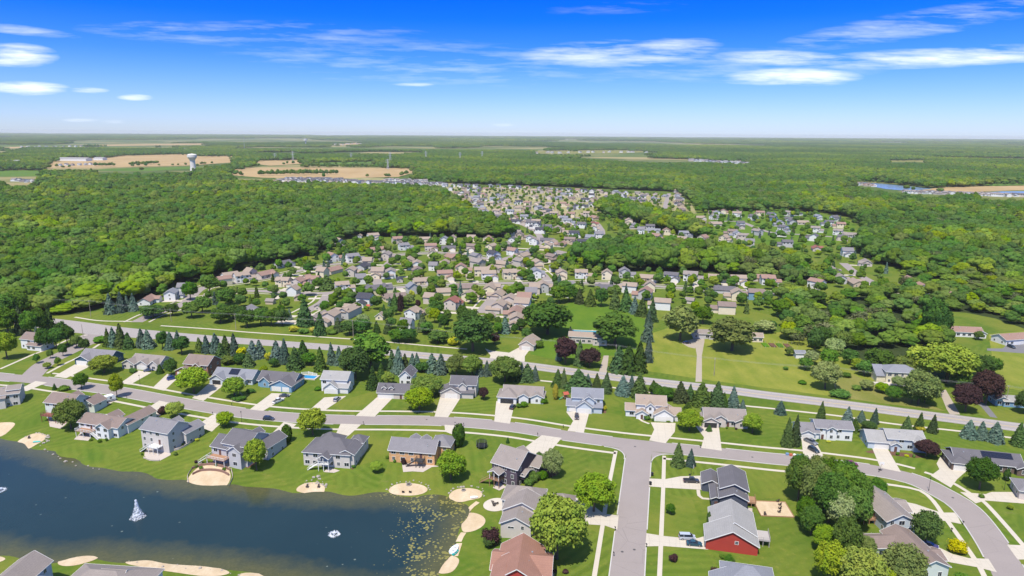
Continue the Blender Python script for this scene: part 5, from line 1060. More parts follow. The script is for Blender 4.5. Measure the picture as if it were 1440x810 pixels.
FLM = {'m': leaf_mat('forest_leaves', (.036, .078, .009), (.070, .118, .011), .3, .5), 'd': leaf_mat('forest_dark_leaves', (.028, .066, .011), (.052, .096, .013), .28, .5), 'o': leaf_mat('forest_olive_leaves', (.052, .086, .012), (.092, .126, .018), .28, .5), 'y': leaf_mat('forest_bright_leaves', (.072, .115, .006), (.120, .155, .008), .28, .5)}
PROT = proto_set(); PIDX = {'m': [0, 4, 8, 12], 'd': [1, 5, 9, 13], 'o': [2, 6, 10, 14], 'y': [3, 7, 11, 15], 's': [16, 18], 'b': [17, 19], 'p': [20], 'g': [21], 'w': [2, 6], 't': [3, 7], 'a': [1]}
pc = bpy.data.collections.new('woodland_kinds')
for o in PROT: pc.objects.link(o)
def grove(nt_, R, leaf):
    parts = []
    for k in range(nt_):
        for _ in range(30):
            x, y = RNG.uniform(-R, R, 2)
            if True: break
        w = RNG.uniform(9, 15); h = RNG.uniform(13, 20); pr = broad(7, 9, .15, tilt=.25, core=.95)
        parts += [(np.asarray(v) * np.array([w, w, h]) + np.array([x, y, 0]), f) for v, f in pr]
    return parts
pc2 = bpy.data.collections.new('grove_kinds')
for i in range(3):
    me = mk('grove', grove(16, 22, .2), LM['m'])
    for mt in 'mdoy': o = bpy.data.objects.new('grove_%02d_%s' % (i * 4 + 'mdoy'.index(mt), mt), me); o.material_slots[0].link = 'OBJECT'; o.material_slots[0].material = FLM[mt]; pc2.objects.link(o)
def instancer(name, pts, idx, scl, coll, label, cat):
    me = bpy.data.meshes.new(name); me.vertices.add(len(pts)); me.vertices.foreach_set('co', np.asarray(pts, np.float32).ravel())
    a = me.attributes.new('idx', 'INT', 'POINT'); a.data.foreach_set('value', np.asarray(idx, np.int32))
    a = me.attributes.new('scl', 'FLOAT_VECTOR', 'POINT'); a.data.foreach_set('vector', np.asarray(scl, np.float32).ravel())
    a = me.attributes.new('rot', 'FLOAT_VECTOR', 'POINT'); r = np.zeros((len(pts), 3), np.float32); r[:, 2] = RNG.uniform(0, 6.28, len(pts)); a.data.foreach_set('vector', r.ravel())
    o = bpy.data.objects.new(name, me); link(o); tag(o, label, cat, None, 'stuff')
    ng = bpy.data.node_groups.new(name + '_scatter', 'GeometryNodeTree'); ng.interface.new_socket('Geometry', in_out='INPUT', socket_type='NodeSocketGeometry'); ng.interface.new_socket('Geometry', in_out='OUTPUT', socket_type='NodeSocketGeometry')
    N = ng.nodes; gi = N.new('NodeGroupInput'); go = N.new('NodeGroupOutput'); ip = N.new('GeometryNodeInstanceOnPoints'); ci = N.new('GeometryNodeCollectionInfo')
    ci.inputs['Collection'].default_value = coll; ci.inputs['Separate Children'].default_value = True; ci.inputs['Reset Children'].default_value = True
    def at(n, t): q = N.new('GeometryNodeInputNamedAttribute'); q.data_type = t; q.inputs['Name'].default_value = n; return q.outputs['Attribute']
    L = ng.links; L.new(gi.outputs[0], ip.inputs['Points']); L.new(ci.outputs[0], ip.inputs['Instance']); ip.inputs['Pick Instance'].default_value = True
    L.new(at('idx', 'INT'), ip.inputs['Instance Index']); L.new(at('scl', 'FLOAT_VECTOR'), ip.inputs['Scale'])
    er = N.new('FunctionNodeEulerToRotation'); L.new(at('rot', 'FLOAT_VECTOR'), er.inputs[0]); L.new(er.outputs[0], ip.inputs['Rotation']); L.new(ip.outputs[0], go.inputs[0])
    md = o.modifiers.new('scatter', 'NODES'); md.node_group = ng; return o
from mathutils import noise as mn
BUILT = [(375, 260), (395, 247.5), (500, 249), (600, 255), (640, 258.5), (780, 262.5), (868, 266.5), (950, 270), (975, 284), (982, 299), (1000, 298), (1080, 296), (1160, 299), (1200, 310), (1215, 335), (1200, 350), (1235, 370), (1275, 385), (1275, 402), (1600, 480), (1600, 900), (-200, 900), (-200, 452), (0, 448), (190, 423), (335, 381), (430, 361), (480, 338), (712, 335), (722, 329), (700, 317), (652, 298), (640, 286), (628, 277), (600, 271), (540, 267), (450, 265), (380, 264)]
CLEAR = [q for q, _ in FIELDS] + LAKES_PX + [[(0, 258), (60, 257), (60, 252), (0, 252)], [(80, 234.5), (140, 233), (140, 230), (80, 231)], [(385, 252), (500, 250), (500, 258), (385, 259)]]
PXP = []; PID = []; PSC = []
def candidates(y0, y1, sp):
    ys = np.arange(y0, y1, sp); X = []; Y = []
    for y in ys:
        h = y * .80 + 60; xs = np.arange(-h, h, sp); X.append(xs + RNG.uniform(-.42, .42, len(xs)) * sp); Y.append(np.full(len(xs), y) + RNG.uniform(-.42, .42, len(xs)) * sp)
    X = np.concatenate(X); Y = np.concatenate(Y); return X, Y, *to_px_np(X, Y, 0.0)[:2]
W5 = [(1092, 428), (1120, 440), (1150, 470), (1195, 490), (1235, 512), (1240, 530), (1205, 526), (1165, 540), (1150, 522), (1128, 505), (1108, 485), (1096, 455)]
def clear_view(X, Y, px, py, top):
    ok = np.ones(X.shape, bool); jx = RNG.normal(size=X.shape) * 6; jy = RNG.normal(size=X.shape) * .55
    for z in np.linspace(0, top, 7):
        tx, ty, _ = to_px_np(X, Y, float(z)); tx = tx + jx; ty = ty + jy
        for q in CLEAR: ok &= ~inpoly(tx, ty, q)
    return ok
def wooded(X, Y, px, py):
    inW = np.zeros(X.shape, bool)
    for q in (W1, W2, W3, W4, W5): inW |= inpoly(px, py, q)
    far = (py < 303) & ~inpoly(px, py, BUILT)
    far &= clear_view(X, Y, px, py, 20)
    far &= ~((py > 300) & (px < 640))
    return inW | far, inW
def pick(x, y, far=False):
    n = mn.noise(Vector((x * .006, y * .006, 1.0))) + random.uniform(-.33, .33)
    k = 'd' if n < -.25 else 'm' if n < .20 else 'o' if n < .40 else 'y'
    if random.random() < .015: k = 'g'
    if far and random.random() < .02: k = 's'
    return random.choice(PIDX[k])
X, Y, px, py = candidates(380, 2000, 11); ok, inW = wooded(X, Y, px, py)
ok &= np.min(np.stack([np.hypot(X - n[3].x, Y - n[3].y) for n in NEAR if n[3].y > 300]), 0) > 12
for pl in (MIDST[6],): ok &= dist_poly(X, Y, pl, False) > 7
HX = [(m[1].x, m[1].y) for m in MIDH]
for x, y, w in zip(X[ok], Y[ok], inW[ok]):
    if mn.noise(Vector((x * .02, y * .02, 7))) < -.40 and random.random() < .7: continue
    if y < 1300 and min((x - a) ** 2 + (y - b) ** 2 for a, b in HX) < 90: continue
    big = mn.noise(Vector((x * .011, y * .011, 3.3)))
    h = (14 + 6 * big + random.uniform(-4, 6)); ww = random.uniform(12.5, 23)
    if x > 110 and y < 600: h *= .66; ww *= random.uniform(.55, .85)
    PXP.append((x, y, -.5)); PID.append(random.choice(PIDX[random.choice('mmooyoymg' if random.random() < .9 else 'd')]) if x > 110 and y < 620 else pick(x, y)); PSC.append((ww, ww, h))
for p, h, w, k in REST: PXP.append((p.x, p.y, 0)); PID.append(random.choice(PIDX[k])); PSC.append((w, w, h))
for (x0, y0, x1, y1, n, h) in [(362, 247, 474, 246, 40, 17), (425, 235.5, 512, 236, 30, 16), (512, 236, 545, 235.5, 12, 12), (132, 234, 162, 234, 12, 14), (182, 232.5, 222, 231, 18, 14), (270, 243, 345, 239, 18, 14), (0, 239, 60, 238, 20, 16), (290, 247, 330, 243, 16, 16), (600, 258.5, 640, 258, 8, 10), (1300, 263.4, 1440, 259.8, 26, 12), (1185, 256, 1260, 259.2, 16, 11)]:
    for k in range(n):
        t = (k + random.random()) / n; p = P0(x0 + (x1 - x0) * t, y0 + (y1 - y0) * t + random.uniform(-.25, .25)); PXP.append((p.x, p.y, 0)); PID.append(random.choice(PIDX[random.choice('mddo')])); PSC.append((random.uniform(9, 14),) * 2 + (h * random.uniform(.75, 1.1),))
for q, _ in FIELDS[:7]:
    pp = [P0(*a) for a in q]
    for a, b_ in zip(pp, pp[1:] + pp[:1]):
        L = (b_ - a).length; n = int(L / 26)
        for k in range(n):
            if mn.noise(Vector((k * .13, a.x * .01, a.y * .01))) < .12: continue
            p = a.lerp(b_, (k + random.random()) / n); s_ = random.uniform(9, 16); PXP.append((p.x + random.uniform(-14, 14), p.y + random.uniform(-25, 25), 0)); PID.append(random.choice(PIDX[random.choice('mdo')])); PSC.append((s_, s_, random.uniform(8, 15)))
X, Y, px, py = candidates(2000, 4600, 12.5); ok, _ = wooded(X, Y, px, py)
def openness(x, y): return mn.noise(Vector((x * .0009, y * .0009, 5.1))) + .35 * mn.noise(Vector((x * .004, y * .004, 2.2)))
for x, y in zip(X[ok], Y[ok]):
    if openness(x, y) > (.26 if x < 0 else .36): continue
    PXP.append((x, y, -.5)); PID.append(pick(x * .5, y * .5, True)); s = random.uniform(13, 21); PSC.append((s, s, random.uniform(11, 19)))
instancer('woodland', PXP, PID, PSC, pc, 'dense green broadleaf woodland stretching away on both sides of the subdivisions', 'woodland')
GP = []; GI = []; GS = []
for y0, y1, sp, s in ((4600, 11000, 42, 1.0), (11000, 25500, 130, 3.0)):
    X, Y, px, py = candidates(y0, y1, sp); ok = np.ones(X.shape, bool)
    ok &= clear_view(X, Y, px, py, 24)
    for x, y in zip(X[ok], Y[ok]):
        if mn.noise(Vector((x * .0004, y * .00028, 9.1))) + .4 * mn.noise(Vector((x * .0016, y * .001, 2.2))) > .18: continue
        n = mn.noise(Vector((x * .0008, y * .0006, 1.0))) + random.uniform(-.35, .35); k = 1 if n < -.2 else 0 if n < .15 else 2 if n < .32 else 3
        GP.append((x, y, 0)); GI.append(random.randrange(3) * 4 + k); GS.append((s * random.uniform(.9, 1.2),) * 2 + (random.uniform(.8, 1.25) * (1 if s < 2 else 1.7),))
instancer('distant_woodland', GP, GI, GS, pc2, 'far blue green woodland running to the horizon', 'woodland')
# ================================================================ vehicles
def paint(c):
    k = 'car_paint_%02d_%02d_%02d' % tuple(int(x * 99) for x in c)
    if k in MATS: return MATS[k]
    m, nt, b, o = newmat(k); b.inputs['Base Color'].default_value = (*c, 1); b.inputs['Roughness'].default_value = .28; b.inputs['Metallic'].default_value = .15; b.inputs['Coat Weight'].default_value = .6; MATS[k] = m; return m
M_LAMP = plain('headlamp_glass', (.7, .7, .7), .15); M_TAIL = plain('tail_lamp', (.35, .02, .02), .3)
CT = {'sedan': (4.7, 1.8, .92, 1.43, (-1.75, 1.15), (-1.0, .25)), 'suv': (4.7, 1.88, 1.02, 1.74, (-2.2, 1.25), (-1.95, .45)), 'van': (5.0, 1.95, 1.02, 1.76, (-2.4, 1.75), (-2.25, .85)), 'pickup': (5.6, 1.95, 1.08, 1.86, (-.75, 1.55), (-.6, .85))}
def vehicle(kind, px, py, ang, col, label, nm=None, cat='car'):
    L, Wd, belt, top, cb, ct = CT[kind]; p = P(px, py); root = empty({'sedan': 'parked_car', 'suv': 'parked_car', 'van': 'minivan', 'pickup': 'pickup_truck'}[kind] if not nm else nm, (p.x, p.y, p.z + .06), math.radians(ang))
    tag(root, label, cat); h = Wd / 2; mt = paint(col); bm = bmesh.new()
    f = L / 2
    prof = [(-f, .38), (-f + .06, belt - .18), (-f + .22, belt), (cb[0], belt + .02), (cb[1], belt), (f - .35, belt - .14), (f - .05, belt - .30), (f, .42), (f - .15, .24), (-f + .15, .24)]
    secs = []
    for y, ins, dz in ((-h, .06, -.05), (-h + .09, 0, 0), (h - .09, 0, 0), (h, .06, -.05)): secs.append([bm.verts.new((x * (1 - ins / f * .8), y, z + (dz if z > .5 else -dz * .5))) for x, z in prof])
    n = len(prof)
    for a, b in zip(secs, secs[1:]):
        for i in range(n): bm.faces.new((a[i], b[i], b[(i + 1) % n], a[(i + 1) % n]))
    bm.faces.new(secs[0]); bm.faces.new(secs[-1][::-1])
    r = [(ct[0], top), (ct[1], top)]; wt = h - .24           # roof panel
    t = [bm.verts.new((x, y, z)) for (x, z) in ((ct[0] - .02, top - .06), (ct[0] + .12, top + .01), (ct[1] - .1, top + .01), (ct[1] + .05, top - .06)) for y in (-wt, wt)]
    for i in range(0, 6, 2): bm.faces.new((t[i], t[i + 2], t[i + 3], t[i + 1]))
    bmesh.ops.recalc_face_normals(bm, faces=bm.faces[:]); me = bpy.data.meshes.new('body'); bm.to_mesh(me); bm.free(); me.materials.append(mt); o = bpy.data.objects.new('body', me); link(o); o.parent = root
    if kind == 'pickup':
        b = MB(); b.box(-f + .15, cb[0] - .1, -h + .16, h - .16, belt + .005, belt + .03); b.build('truck_bed', M_BLACK, root)
    g = MB(); hb = h - .07
    g.hexa([(cb[0], -hb, belt - .01), (cb[1], -hb, belt - .01), (cb[1], hb, belt - .01), (cb[0], hb, belt - .01), (ct[0], -wt, top - .05), (ct[1], -wt, top - .05), (ct[1], wt, top - .05), (ct[0], wt, top - .05)]); g.build('window', M_GLASS, root)
    pl_ = MB()
    for x0, x1 in ((ct[0] * .45 + cb[0] * .05, ) * 2,): 
        for s in (-1, 1): pl_.bar((x0, s * (hb + .005), belt), (x0, s * (wt + .012), top - .05), .1, .03)
    pl_.build('pillar', mt, root)
    for x in (f * .62, -f * .60):
        for s in (-1, 1):
            w = MB(); w.cyl((x, s * (h - .2), .34), (x, s * (h + .02), .34), .34, n=14); wo_ = w.build('wheel', M_RUBBER, root, True); q = MB(); q.cyl((x, s * (h + .0), .34), (x, s * (h + .035), .34), .21, n=10); q.build('rim', M_CHROME, wo_)
    for s in (-1, 1):
        q = MB(); q.box(f - .12, f + .012, s * h * .72 - .2, s * h * .72 + .2, belt - .36, belt - .22); q.build('headlight', M_LAMP, root)
        q = MB(); q.box(-f - .012, -f + .1, s * h * .76 - .16, s * h * .76 + .16, belt - .34, belt - .16); q.build('tail_light', M_TAIL, root)
        q = MB(); q.box(cb[1] - .35, cb[1] - .15, s * (h + .02) - .1, s * (h + .02) + .1, belt, belt + .14); q.build('side_mirror', mt, root)
    return root
vehicle('sedan', 209, 522, 25, (.03, .06, .14), 'small dark blue car on the drive of the cream ranch house with a brick gable')
vehicle('suv', 242, 533.5, 50, (.02, .06, .25), 'royal blue sport utility car parked before the brown brick house')
vehicle('sedan', 400, 558, 10, (.05, .06, .08), 'dark grey car across the drive of the steel blue ranch house')
vehicle('pickup', 391, 565.5, 60, (.7, .7, .7), 'white pickup truck on the drive of the steel blue ranch house', cat='truck')
vehicle('suv', 474, 563, 78, (.30, .31, .34), 'silver sport utility car outside the white two storey house garage')
vehicle('suv', 378, 590.5, -8, (.015, .022, .05), 'black blue sport utility car driving along the curving residential street')
vehicle('suv', 721, 574, 70, (.03, .03, .035), 'black car on the drive of the taupe ranch house with white gables')
vehicle('suv', 811, 588, -95, (.06, .045, .045), 'dark brown car nose out before the house with navy gables')
vehicle('pickup', 1140, 623, -62, (.16, .17, .2), 'grey pickup truck nearer the garage of the white split level house', cat='truck')
vehicle('suv', 1144, 634.5, -68, (.012, .025, .04), 'dark teal car behind the grey pickup on the same drive near the street')
vehicle('suv', 1197, 654.5, -14, (.16, .015, .045), 'maroon sport utility car driving along the street beside the tree clump')
vehicle('pickup', 972, 678, -3, (.025, .025, .035), 'black pickup truck on the drive of the slate blue house', cat='truck')
vehicle('van', 966, 757.5, -3, (.42, .45, .5), 'silver minivan parked beside the dark teal sedan at the bright red house')
vehicle('sedan', 976, 766.5, -8, (.02, .07, .10), 'dark teal sedan parked on the nearer side of the silver minivan')
vehicle('suv', 814, 717, -60, (.012, .012, .018), 'black car half under the big yellow green tree at the cream house')
vehicle('sedan', 1307, 769, -30, (.05, .03, .10), 'deep violet car half hidden by the brown roof at bottom right')
vehicle('sedan', 966, 483, -5, (.02, .02, .03), 'black car under the olive tree at the top of the two track drive')
vehicle('suv', 1319, 550, -60, (.02, .025, .03), 'dark car on the gravel drive beside the farmhouse')
vehicle('suv', 1422, 489, -80, (.02, .025, .035), 'dark car outside the white garage with chestnut roof')
vehicle('sedan', 1230, 694, 60, (.02, .03, .07), 'dark blue car tucked behind the pale blue house among the trees')
vehicle('sedan', 1095, 413, -8, (.02, .02, .03), 'tiny dark car on the subdivision street near the right hand trees')
# camper trailer
p = P(149, 566); r = tag(empty('camper_trailer', (p.x, p.y, p.z), math.radians(52)), 'long white camper trailer with dark windows parked beside the mint house', 'camper')
b = MB(); prof = [(-3.8, .55), (-3.8, 2.7), (-3.5, 3.0), (3.0, 3.05), (3.7, 2.5), (3.9, 1.4), (3.5, .55)]
for y in (-1.25, 1.25): b.face([(x, y, z) for x, z in (prof if y > 0 else prof[::-1])])
for i in range(7): a, c = prof[i], prof[(i + 1) % 7]; b.face([(a[0], 1.25, a[1]), (a[0], -1.25, a[1]), (c[0], -1.25, c[1]), (c[0], 1.25, c[1])])
b.build('body', plain('camper_white', (.78, .78, .78), .35), r)
for x, w_ in ((-2.6, .9), (-.6, 1.2), (1.8, .9)):
    for s in (-1, 1): q = MB(); q.box(x - w_ / 2, x + w_ / 2, s * 1.25 - .02, s * 1.25 + .02, 1.6, 2.3); q.build('window', M_GLASS, r)
q = MB(); q.box(-3.7, 3.4, -1.275, 1.275, .8, 1.15); q.build('stripe', plain('camper_grey_stripe', (.10, .11, .13), .4), r)
for x in (-.6, .35):
    for s in (-1, 1): q = MB(); q.cyl((x, s * 1.0, .36), (x, s * 1.27, .36), .36, n=12); q.build('wheel', M_RUBBER, r)
q = MB(); q.bar((3.5, .5, .6), (5.0, 0, .55), .1); q.bar((3.5, -.5, .6), (5.0, 0, .55), .1); q.build('hitch', M_METAL, r)
for x in (-1.5, 1.2): q = MB(); q.box(x - .4, x + .4, -.4, .4, 3.03, 3.25); q.build('roof_vent', M_TRIM, r)
# ================================================================ fountains
def spray_mat():
    m, nt, b, o = newmat('fountain_spray'); b.inputs['Base Color'].default_value = (.85, .88, .92, 1); b.inputs['Roughness'].default_value = .5; t = nt.nodes.new('ShaderNodeBsdfTransparent'); mx = nt.nodes.new('ShaderNodeMixShader'); mx.inputs[0].default_value = .25
    nt.links.new(t.outputs[0], mx.inputs[1]); nt.links.new(b.outputs[0], mx.inputs[2]); nt.links.new(mx.outputs[0], o.inputs[0]); return m
M_SPRAY = spray_mat()
def drops(pts, size): 
    n = RNG.normal(size=(len(pts), 3)); n /= np.linalg.norm(n, axis=1)[:, None]; return quads(np.asarray(pts), n, size, 1.6)
p = P0(194, 728, WATER_Z); r = tag(empty('fountain', p), 'tall white jet fountain standing in the middle of the pond', 'fountain')
n = 850; z = RNG.random(n) ** 1.9; rad = (1 - z) ** 1.6 * 2.2 * RNG.random(n) ** .6 + .18; a = RNG.random(n) * 2 * PI; me = mk('spray', [drops(np.stack([rad * np.cos(a), rad * np.sin(a), z * 6.4], 1), .30)], M_SPRAY); o = raw('spray', me, r)
n = 150; rad = 1.3 + RNG.normal(size=n) * .45; a = RNG.random(n) * 2 * PI; o = raw('foam', mk('foam', [drops(np.stack([rad * np.cos(a), rad * np.sin(a), RNG.uniform(.02, .4, n)], 1), .38)], M_SPRAY), r)
q = MB(); q.cyl((0, 0, -.3), (0, 0, .12), .6, n=12); q.build('float', M_BLACK, r)
for (px, py, lab) in ((470, 752, 'low ring shaped fountain bubbling in the weedy right end of the pond'), (1, 690, 'low ring fountain cut by the left edge of the pond')):
    p = P0(px, py, WATER_Z); r = tag(empty('ring_fountain', p), lab, 'fountain'); n = 260; rad = 1.35 + RNG.normal(size=n) * .22; a = RNG.random(n) * 2 * PI; raw('spray', mk('spray', [drops(np.stack([rad * np.cos(a), rad * np.sin(a), RNG.uniform(.02, .4, n)], 1), .3)], M_SPRAY), r)
    n = 130; rad = RNG.random(n) * .5; raw('jet', mk('jet', [drops(np.stack([rad * np.cos(a[:n]), rad * np.sin(a[:n]), RNG.uniform(.05, 1.0, n)], 1), .3)], M_SPRAY), r); q = MB(); q.cyl((0, 0, -.3), (0, 0, .08), .45, n=10); q.build('float', M_BLACK, r)
# ================================================================ street and garden things
def near_name(p):
    best = min(NEAR, key=lambda n: (n[0].location - p).length); return best
def mailbox(px, py, lab):
    p = P(px, py); r = tag(empty('mailbox', p, .2), lab, 'mailbox', 'mailboxes along the street'); q = MB(); q.box(-.06, .06, -.06, .06, 0, 1.05); q.build('post', M_BLACK, r)
    q = MB(); q.box(-.14, .14, -.3, .3, 1.05, 1.22); q.cyl((0, -.3, 1.22), (0, .3, 1.22), .14, n=8); q.build('box', M_BLACK, r)
for px, py in [(73, 528), (158, 538), (299, 583.5), (326, 571), (511, 597), (652, 599), (610, 583), (756, 613), (792, 602), (865, 746), (863, 782), (909, 770), (1354, 738), (1236, 664), (1338, 748), (178, 560), (252, 568), (437, 598), (985, 630)]:
    mailbox(px, py, 'black mailbox on a post at the kerb')
def lamp(px, py, h=4.5):
    p = P(px, py); r = tag(empty('street_lamp', p), 'slim dark street lamp beside the pavement', 'street lamp', 'street lamps along the residential street'); q = MB(); q.cyl((0, 0, 0), (0, 0, h), .07, .05, 7); q.cyl((0, 0, 0), (0, 0, .5), .13, n=8); q.build('post', M_BLACK, r)
    q = MB(); q.cyl((0, 0, h), (0, 0, h + .45), .14, .22, 8); q.cyl((0, 0, h + .45), (0, 0, h + .6), .26, .05, 8); q.build('lantern', M_BLACK, r)
for px, py in [(197, 541), (340, 594), (1306, 690), (843, 500), (1412, 689)]: lamp(px, py)
def pole(px, py, h, lab, arm=True, cat='utility pole'):
    p = P(px, py); r = tag(empty('utility_pole', p, math.radians(70)), lab, cat, 'power line along the county road'); q = MB(); q.cyl((0, 0, 0), (0, 0, h), .17, .11, 8); q.build('pole', M_POLE, r)
    if arm:
        q = MB(); q.bar((-1.2, .14, h - .6), (1.2, .14, h - .6), .1, .12); q.build('crossarm', M_POLE, r)
        for x in (-1.1, 0, 1.1): q = MB(); q.cyl((x, .14, h - .54), (x, .14, h - .3), .05, n=6); q.build('insulator', M_TRIM, r)
    return Vector((p.x, p.y, h))
PT = [pole(*a) for a in [(20, 437, 11, 'wooden power pole at the far left by the forest edge'), (128, 446, 11.5, 'wooden power pole at the forest edge left of the blue spruces'), (332, 464, 10.5, 'wooden power pole between the left subdivision hedge trees and the road'), (497, 477, 12, 'wooden power pole before the pine hedge of the subdivision'), (866, 507, 9, 'wooden power pole between the dark purple trees and big spruces'),
     (1004, 528, 9.5, 'wooden power pole in the bright meadow right of the two track drive'), (1174, 545, 10.5, 'wooden power pole beside the pale feathery tree'), (1414, 571, 10, 'wooden power pole in front of the small blue house')]]
PT.append(P0(1600, 596, 0) + Vector((0, 0, 10)))
for i in range(len(PT) - 1):
    g = MB()
    for off in (-1.0, 0, 1.0):
        a, b_ = PT[i], PT[i + 1]; d = (b_ - a); n_ = Vector((d.y, -d.x, 0)).normalized() * off; pts = []
        for k in range(13): t = k / 12; q = a.lerp(b_, t) + n_; q.z -= 5.2 * t * (1 - t) * min(1, d.length / 110) + .3; pts.append(q)
        for k in range(12): g.cyl(pts[k], pts[k + 1], .022, n=4, caps=False)
    o = g.build('power_line', plain('wire', (.22, .22, .22), .5)); tag(o, 'thin sagging power wires strung between the road poles', 'power line', 'wire spans beside the county road')
pole(241, 452, 9, 'bare slender light pole at the subdivision entrance', False, 'light pole'); pole(117, 474, 8, 'bare slender light pole at the corner of the entrance street', False, 'light pole')
# trampoline
p = P(677.5, 629); r = tag(empty('trampoline', p), 'round black netted trampoline on the lawn beside the dark purple house', 'trampoline'); q = MB(); q.cyl((0, 0, .85), (0, 0, .9), 2.0, n=24); q.build('jumping_mat', M_BLACK, r)
q = MB()
for k in range(24): a, c = 2 * PI * k / 24, 2 * PI * (k + 1) / 24; q.bar((2.05 * math.cos(a), 2.05 * math.sin(a), .88), (2.05 * math.cos(c), 2.05 * math.sin(c), .88), .3, .06); q.bar((2.1 * math.cos(a), 2.1 * math.sin(a), 2.6), (2.1 * math.cos(c), 2.1 * math.sin(c), 2.6), .06)
q.build('frame', M_BLACK, r)
mnet, nt, b, o_ = newmat('safety_net'); b.inputs['Base Color'].default_value = (.03, .03, .035, 1); t_ = nt.nodes.new('ShaderNodeBsdfTransparent'); mx = nt.nodes.new('ShaderNodeMixShader'); mx.inputs[0].default_value = .6; nt.links.new(t_.outputs[0], mx.inputs[1]); nt.links.new(b.outputs[0], mx.inputs[2]); nt.links.new(mx.outputs[0], o_.inputs[0])
q = MB(); q.cyl((0, 0, .9), (0, 0, 2.6), 2.08, n=24, caps=False); q.build('safety_net', mnet, r)
for k in range(6): a = PI * k / 3; q = MB(); q.cyl((2.1 * math.cos(a), 2.1 * math.sin(a), 0), (2.1 * math.cos(a), 2.1 * math.sin(a), 2.6), .05, n=6); q.build('leg', M_METAL, r)
# wheeled bins at the side street
for px, py, c in ((917, 669, 'taller black wheeled bin by the side street kerb, farther from the camera'), (914.5, 682, 'black wheeled bin by the side street kerb at the slate house drive')):
    p = P(px, py); r = tag(empty('wheeled_bin', p, .1), c, 'bin'); q = MB(); q.hexa([(-.3, -.32, .08), (.3, -.32, .08), (.3, .32, .08), (-.3, .32, .08), (-.38, -.42, 1.15), (.38, -.42, 1.15), (.38, .42, 1.15), (-.38, .42, 1.15)]); q.build('bin_body', M_BLACK, r)
    q = MB(); q.box(-.41, .41, -.46, .44, 1.16, 1.24); q.build('lid', M_BLACK, r)
    for s in (-1, 1): q = MB(); q.cyl((s * .3, .36, .12), (s * .36, .36, .12), .12, n=10); q.build('wheel', M_RUBBER, r)
# kerbside pile of coloured junk left of the white split level drive
for k, (px, py, c, nm, lab) in enumerate([(1107, 640, (.15, .25, .4), 'storage_crate', 'blue crate in the kerbside pile near the white split level house'), (1112, 641, (.45, .12, .06), 'storage_crate', 'red crate in the kerbside pile near the white split level house'), (1117, 641.5, (.5, .45, .35), 'cardboard_box', 'tan box in the middle of the kerbside pile'), (1122, 642, (.12, .3, .3), 'storage_crate', 'teal crate in the kerbside pile near the white split level house'), (1127, 642, (.10, .14, .35), 'storage_crate', 'navy crate at the right end of the kerbside pile')]):
    p = P(px, py); r = tag(empty(nm, p, .3 * k), lab, 'crate'); q = MB(); m_ = plain('crate_%d' % k, c, .6); q.box(-.5, .5, -.4, .4, 0, .06)
    for (x0, x1, y0, y1) in ((-.5, .5, -.4, -.34), (-.5, .5, .34, .4), (-.5, -.44, -.34, .34), (.44, .5, -.34, .34)): q.box(x0, x1, y0, y1, .06, .75)
    q.build('crate_body', m_, r); q = MB(); q.box(-.54, .54, -.44, .44, .75, .82); q.build('lid', M_TRIM if k == 2 else m_, r)
# basketball hoops
for px, py, a, lab in ((971.5, 668, 80, 'basketball hoop beside the slate house drive'), (818, 706, 80, 'basketball hoop at the edge of the cream house drive'), (1238, 662, -10, 'basketball hoop at the end of the split level house drive')):
    p = P(px, py); r = tag(empty('basketball_hoop', p, math.radians(a)), lab, 'basketball hoop'); q = MB(); q.cyl((0, 0, 0), (0, 0, 3.1), .06, n=7); q.bar((0, 0, 3.1), (0, -.7, 3.3), .07); q.box(-.5, .5, .1, .7, 0, .18); q.build('post', M_BLACK, r)
    q = MB(); q.box(-.75, .75, -.78, -.73, 2.85, 3.85); q.build('backboard', M_TRIM, r); q = MB()
    for k in range(12): u, v_ = 2 * PI * k / 12, 2 * PI * (k + 1) / 12; q.bar((.23 * math.cos(u), -1.05 + .23 * math.sin(u), 3.05), (.23 * math.cos(v_), -1.05 + .23 * math.sin(v_), 3.05), .03)
    q.build('rim', M_TAIL, r)
# boats and boards by the water
def hull(px, py, ang, L, Wd, col, lab, nm='rowing_boat', cat='boat', hz=.5):
    p = P(px, py); r = tag(empty(nm, (p.x, p.y, max(p.z, WATER_Z) + .1), math.radians(ang)), lab, cat); q = MB(); N = 10; ring = []
    for i in range(N + 1):
        t = i / N; w = Wd / 2 * math.sin(PI * min(1, .18 + t * .82)) ** .6; x = (t - .5) * L; ring.append([(x, -w, hz), (x, -w * .7, .0), (x, w * .7, .0), (x, w, hz), (x, w * .82, hz), (x, 0, hz * .45), (x, -w * .82, hz)])
    for a, b_ in zip(ring, ring[1:]):
        for k in range(7): q.face([a[k], b_[k], b_[(k + 1) % 7], a[(k + 1) % 7]])
    q.face(ring[0]); q.face(ring[-1][::-1]); q.build('hull', plain('hull_%s' % nm + lab[:6].replace(' ', '_'), col, .4), r)
    for x in (-L * .2, L * .15): s = MB(); s.box(x - .12, x + .12, -Wd * .4, Wd * .4, hz * .75, hz * .85); s.build('seat', M_GWOOD, r)
hull(639, 774, 70, 4.6, 2.2, (.62, .66, .70), 'pale grey boat pulled up on the right shore of the pond', hz=.6); hull(641, 778, 60, 3.0, 1.0, (.0, .30, .28), 'teal canoe lying beside the pale grey boat on the shore', 'canoe', 'canoe', .35)
hull(667, 700.5, 10, 2.6, 1.3, (.75, .75, .75), 'small white dinghy on the sand below the dark purple house', 'dinghy', 'dinghy', .4); hull(52, 622, 10, 2.8, 1.1, (.05, .45, .42), 'turquoise kayak on the little beach below the mint house', 'kayak', 'kayak', .3)
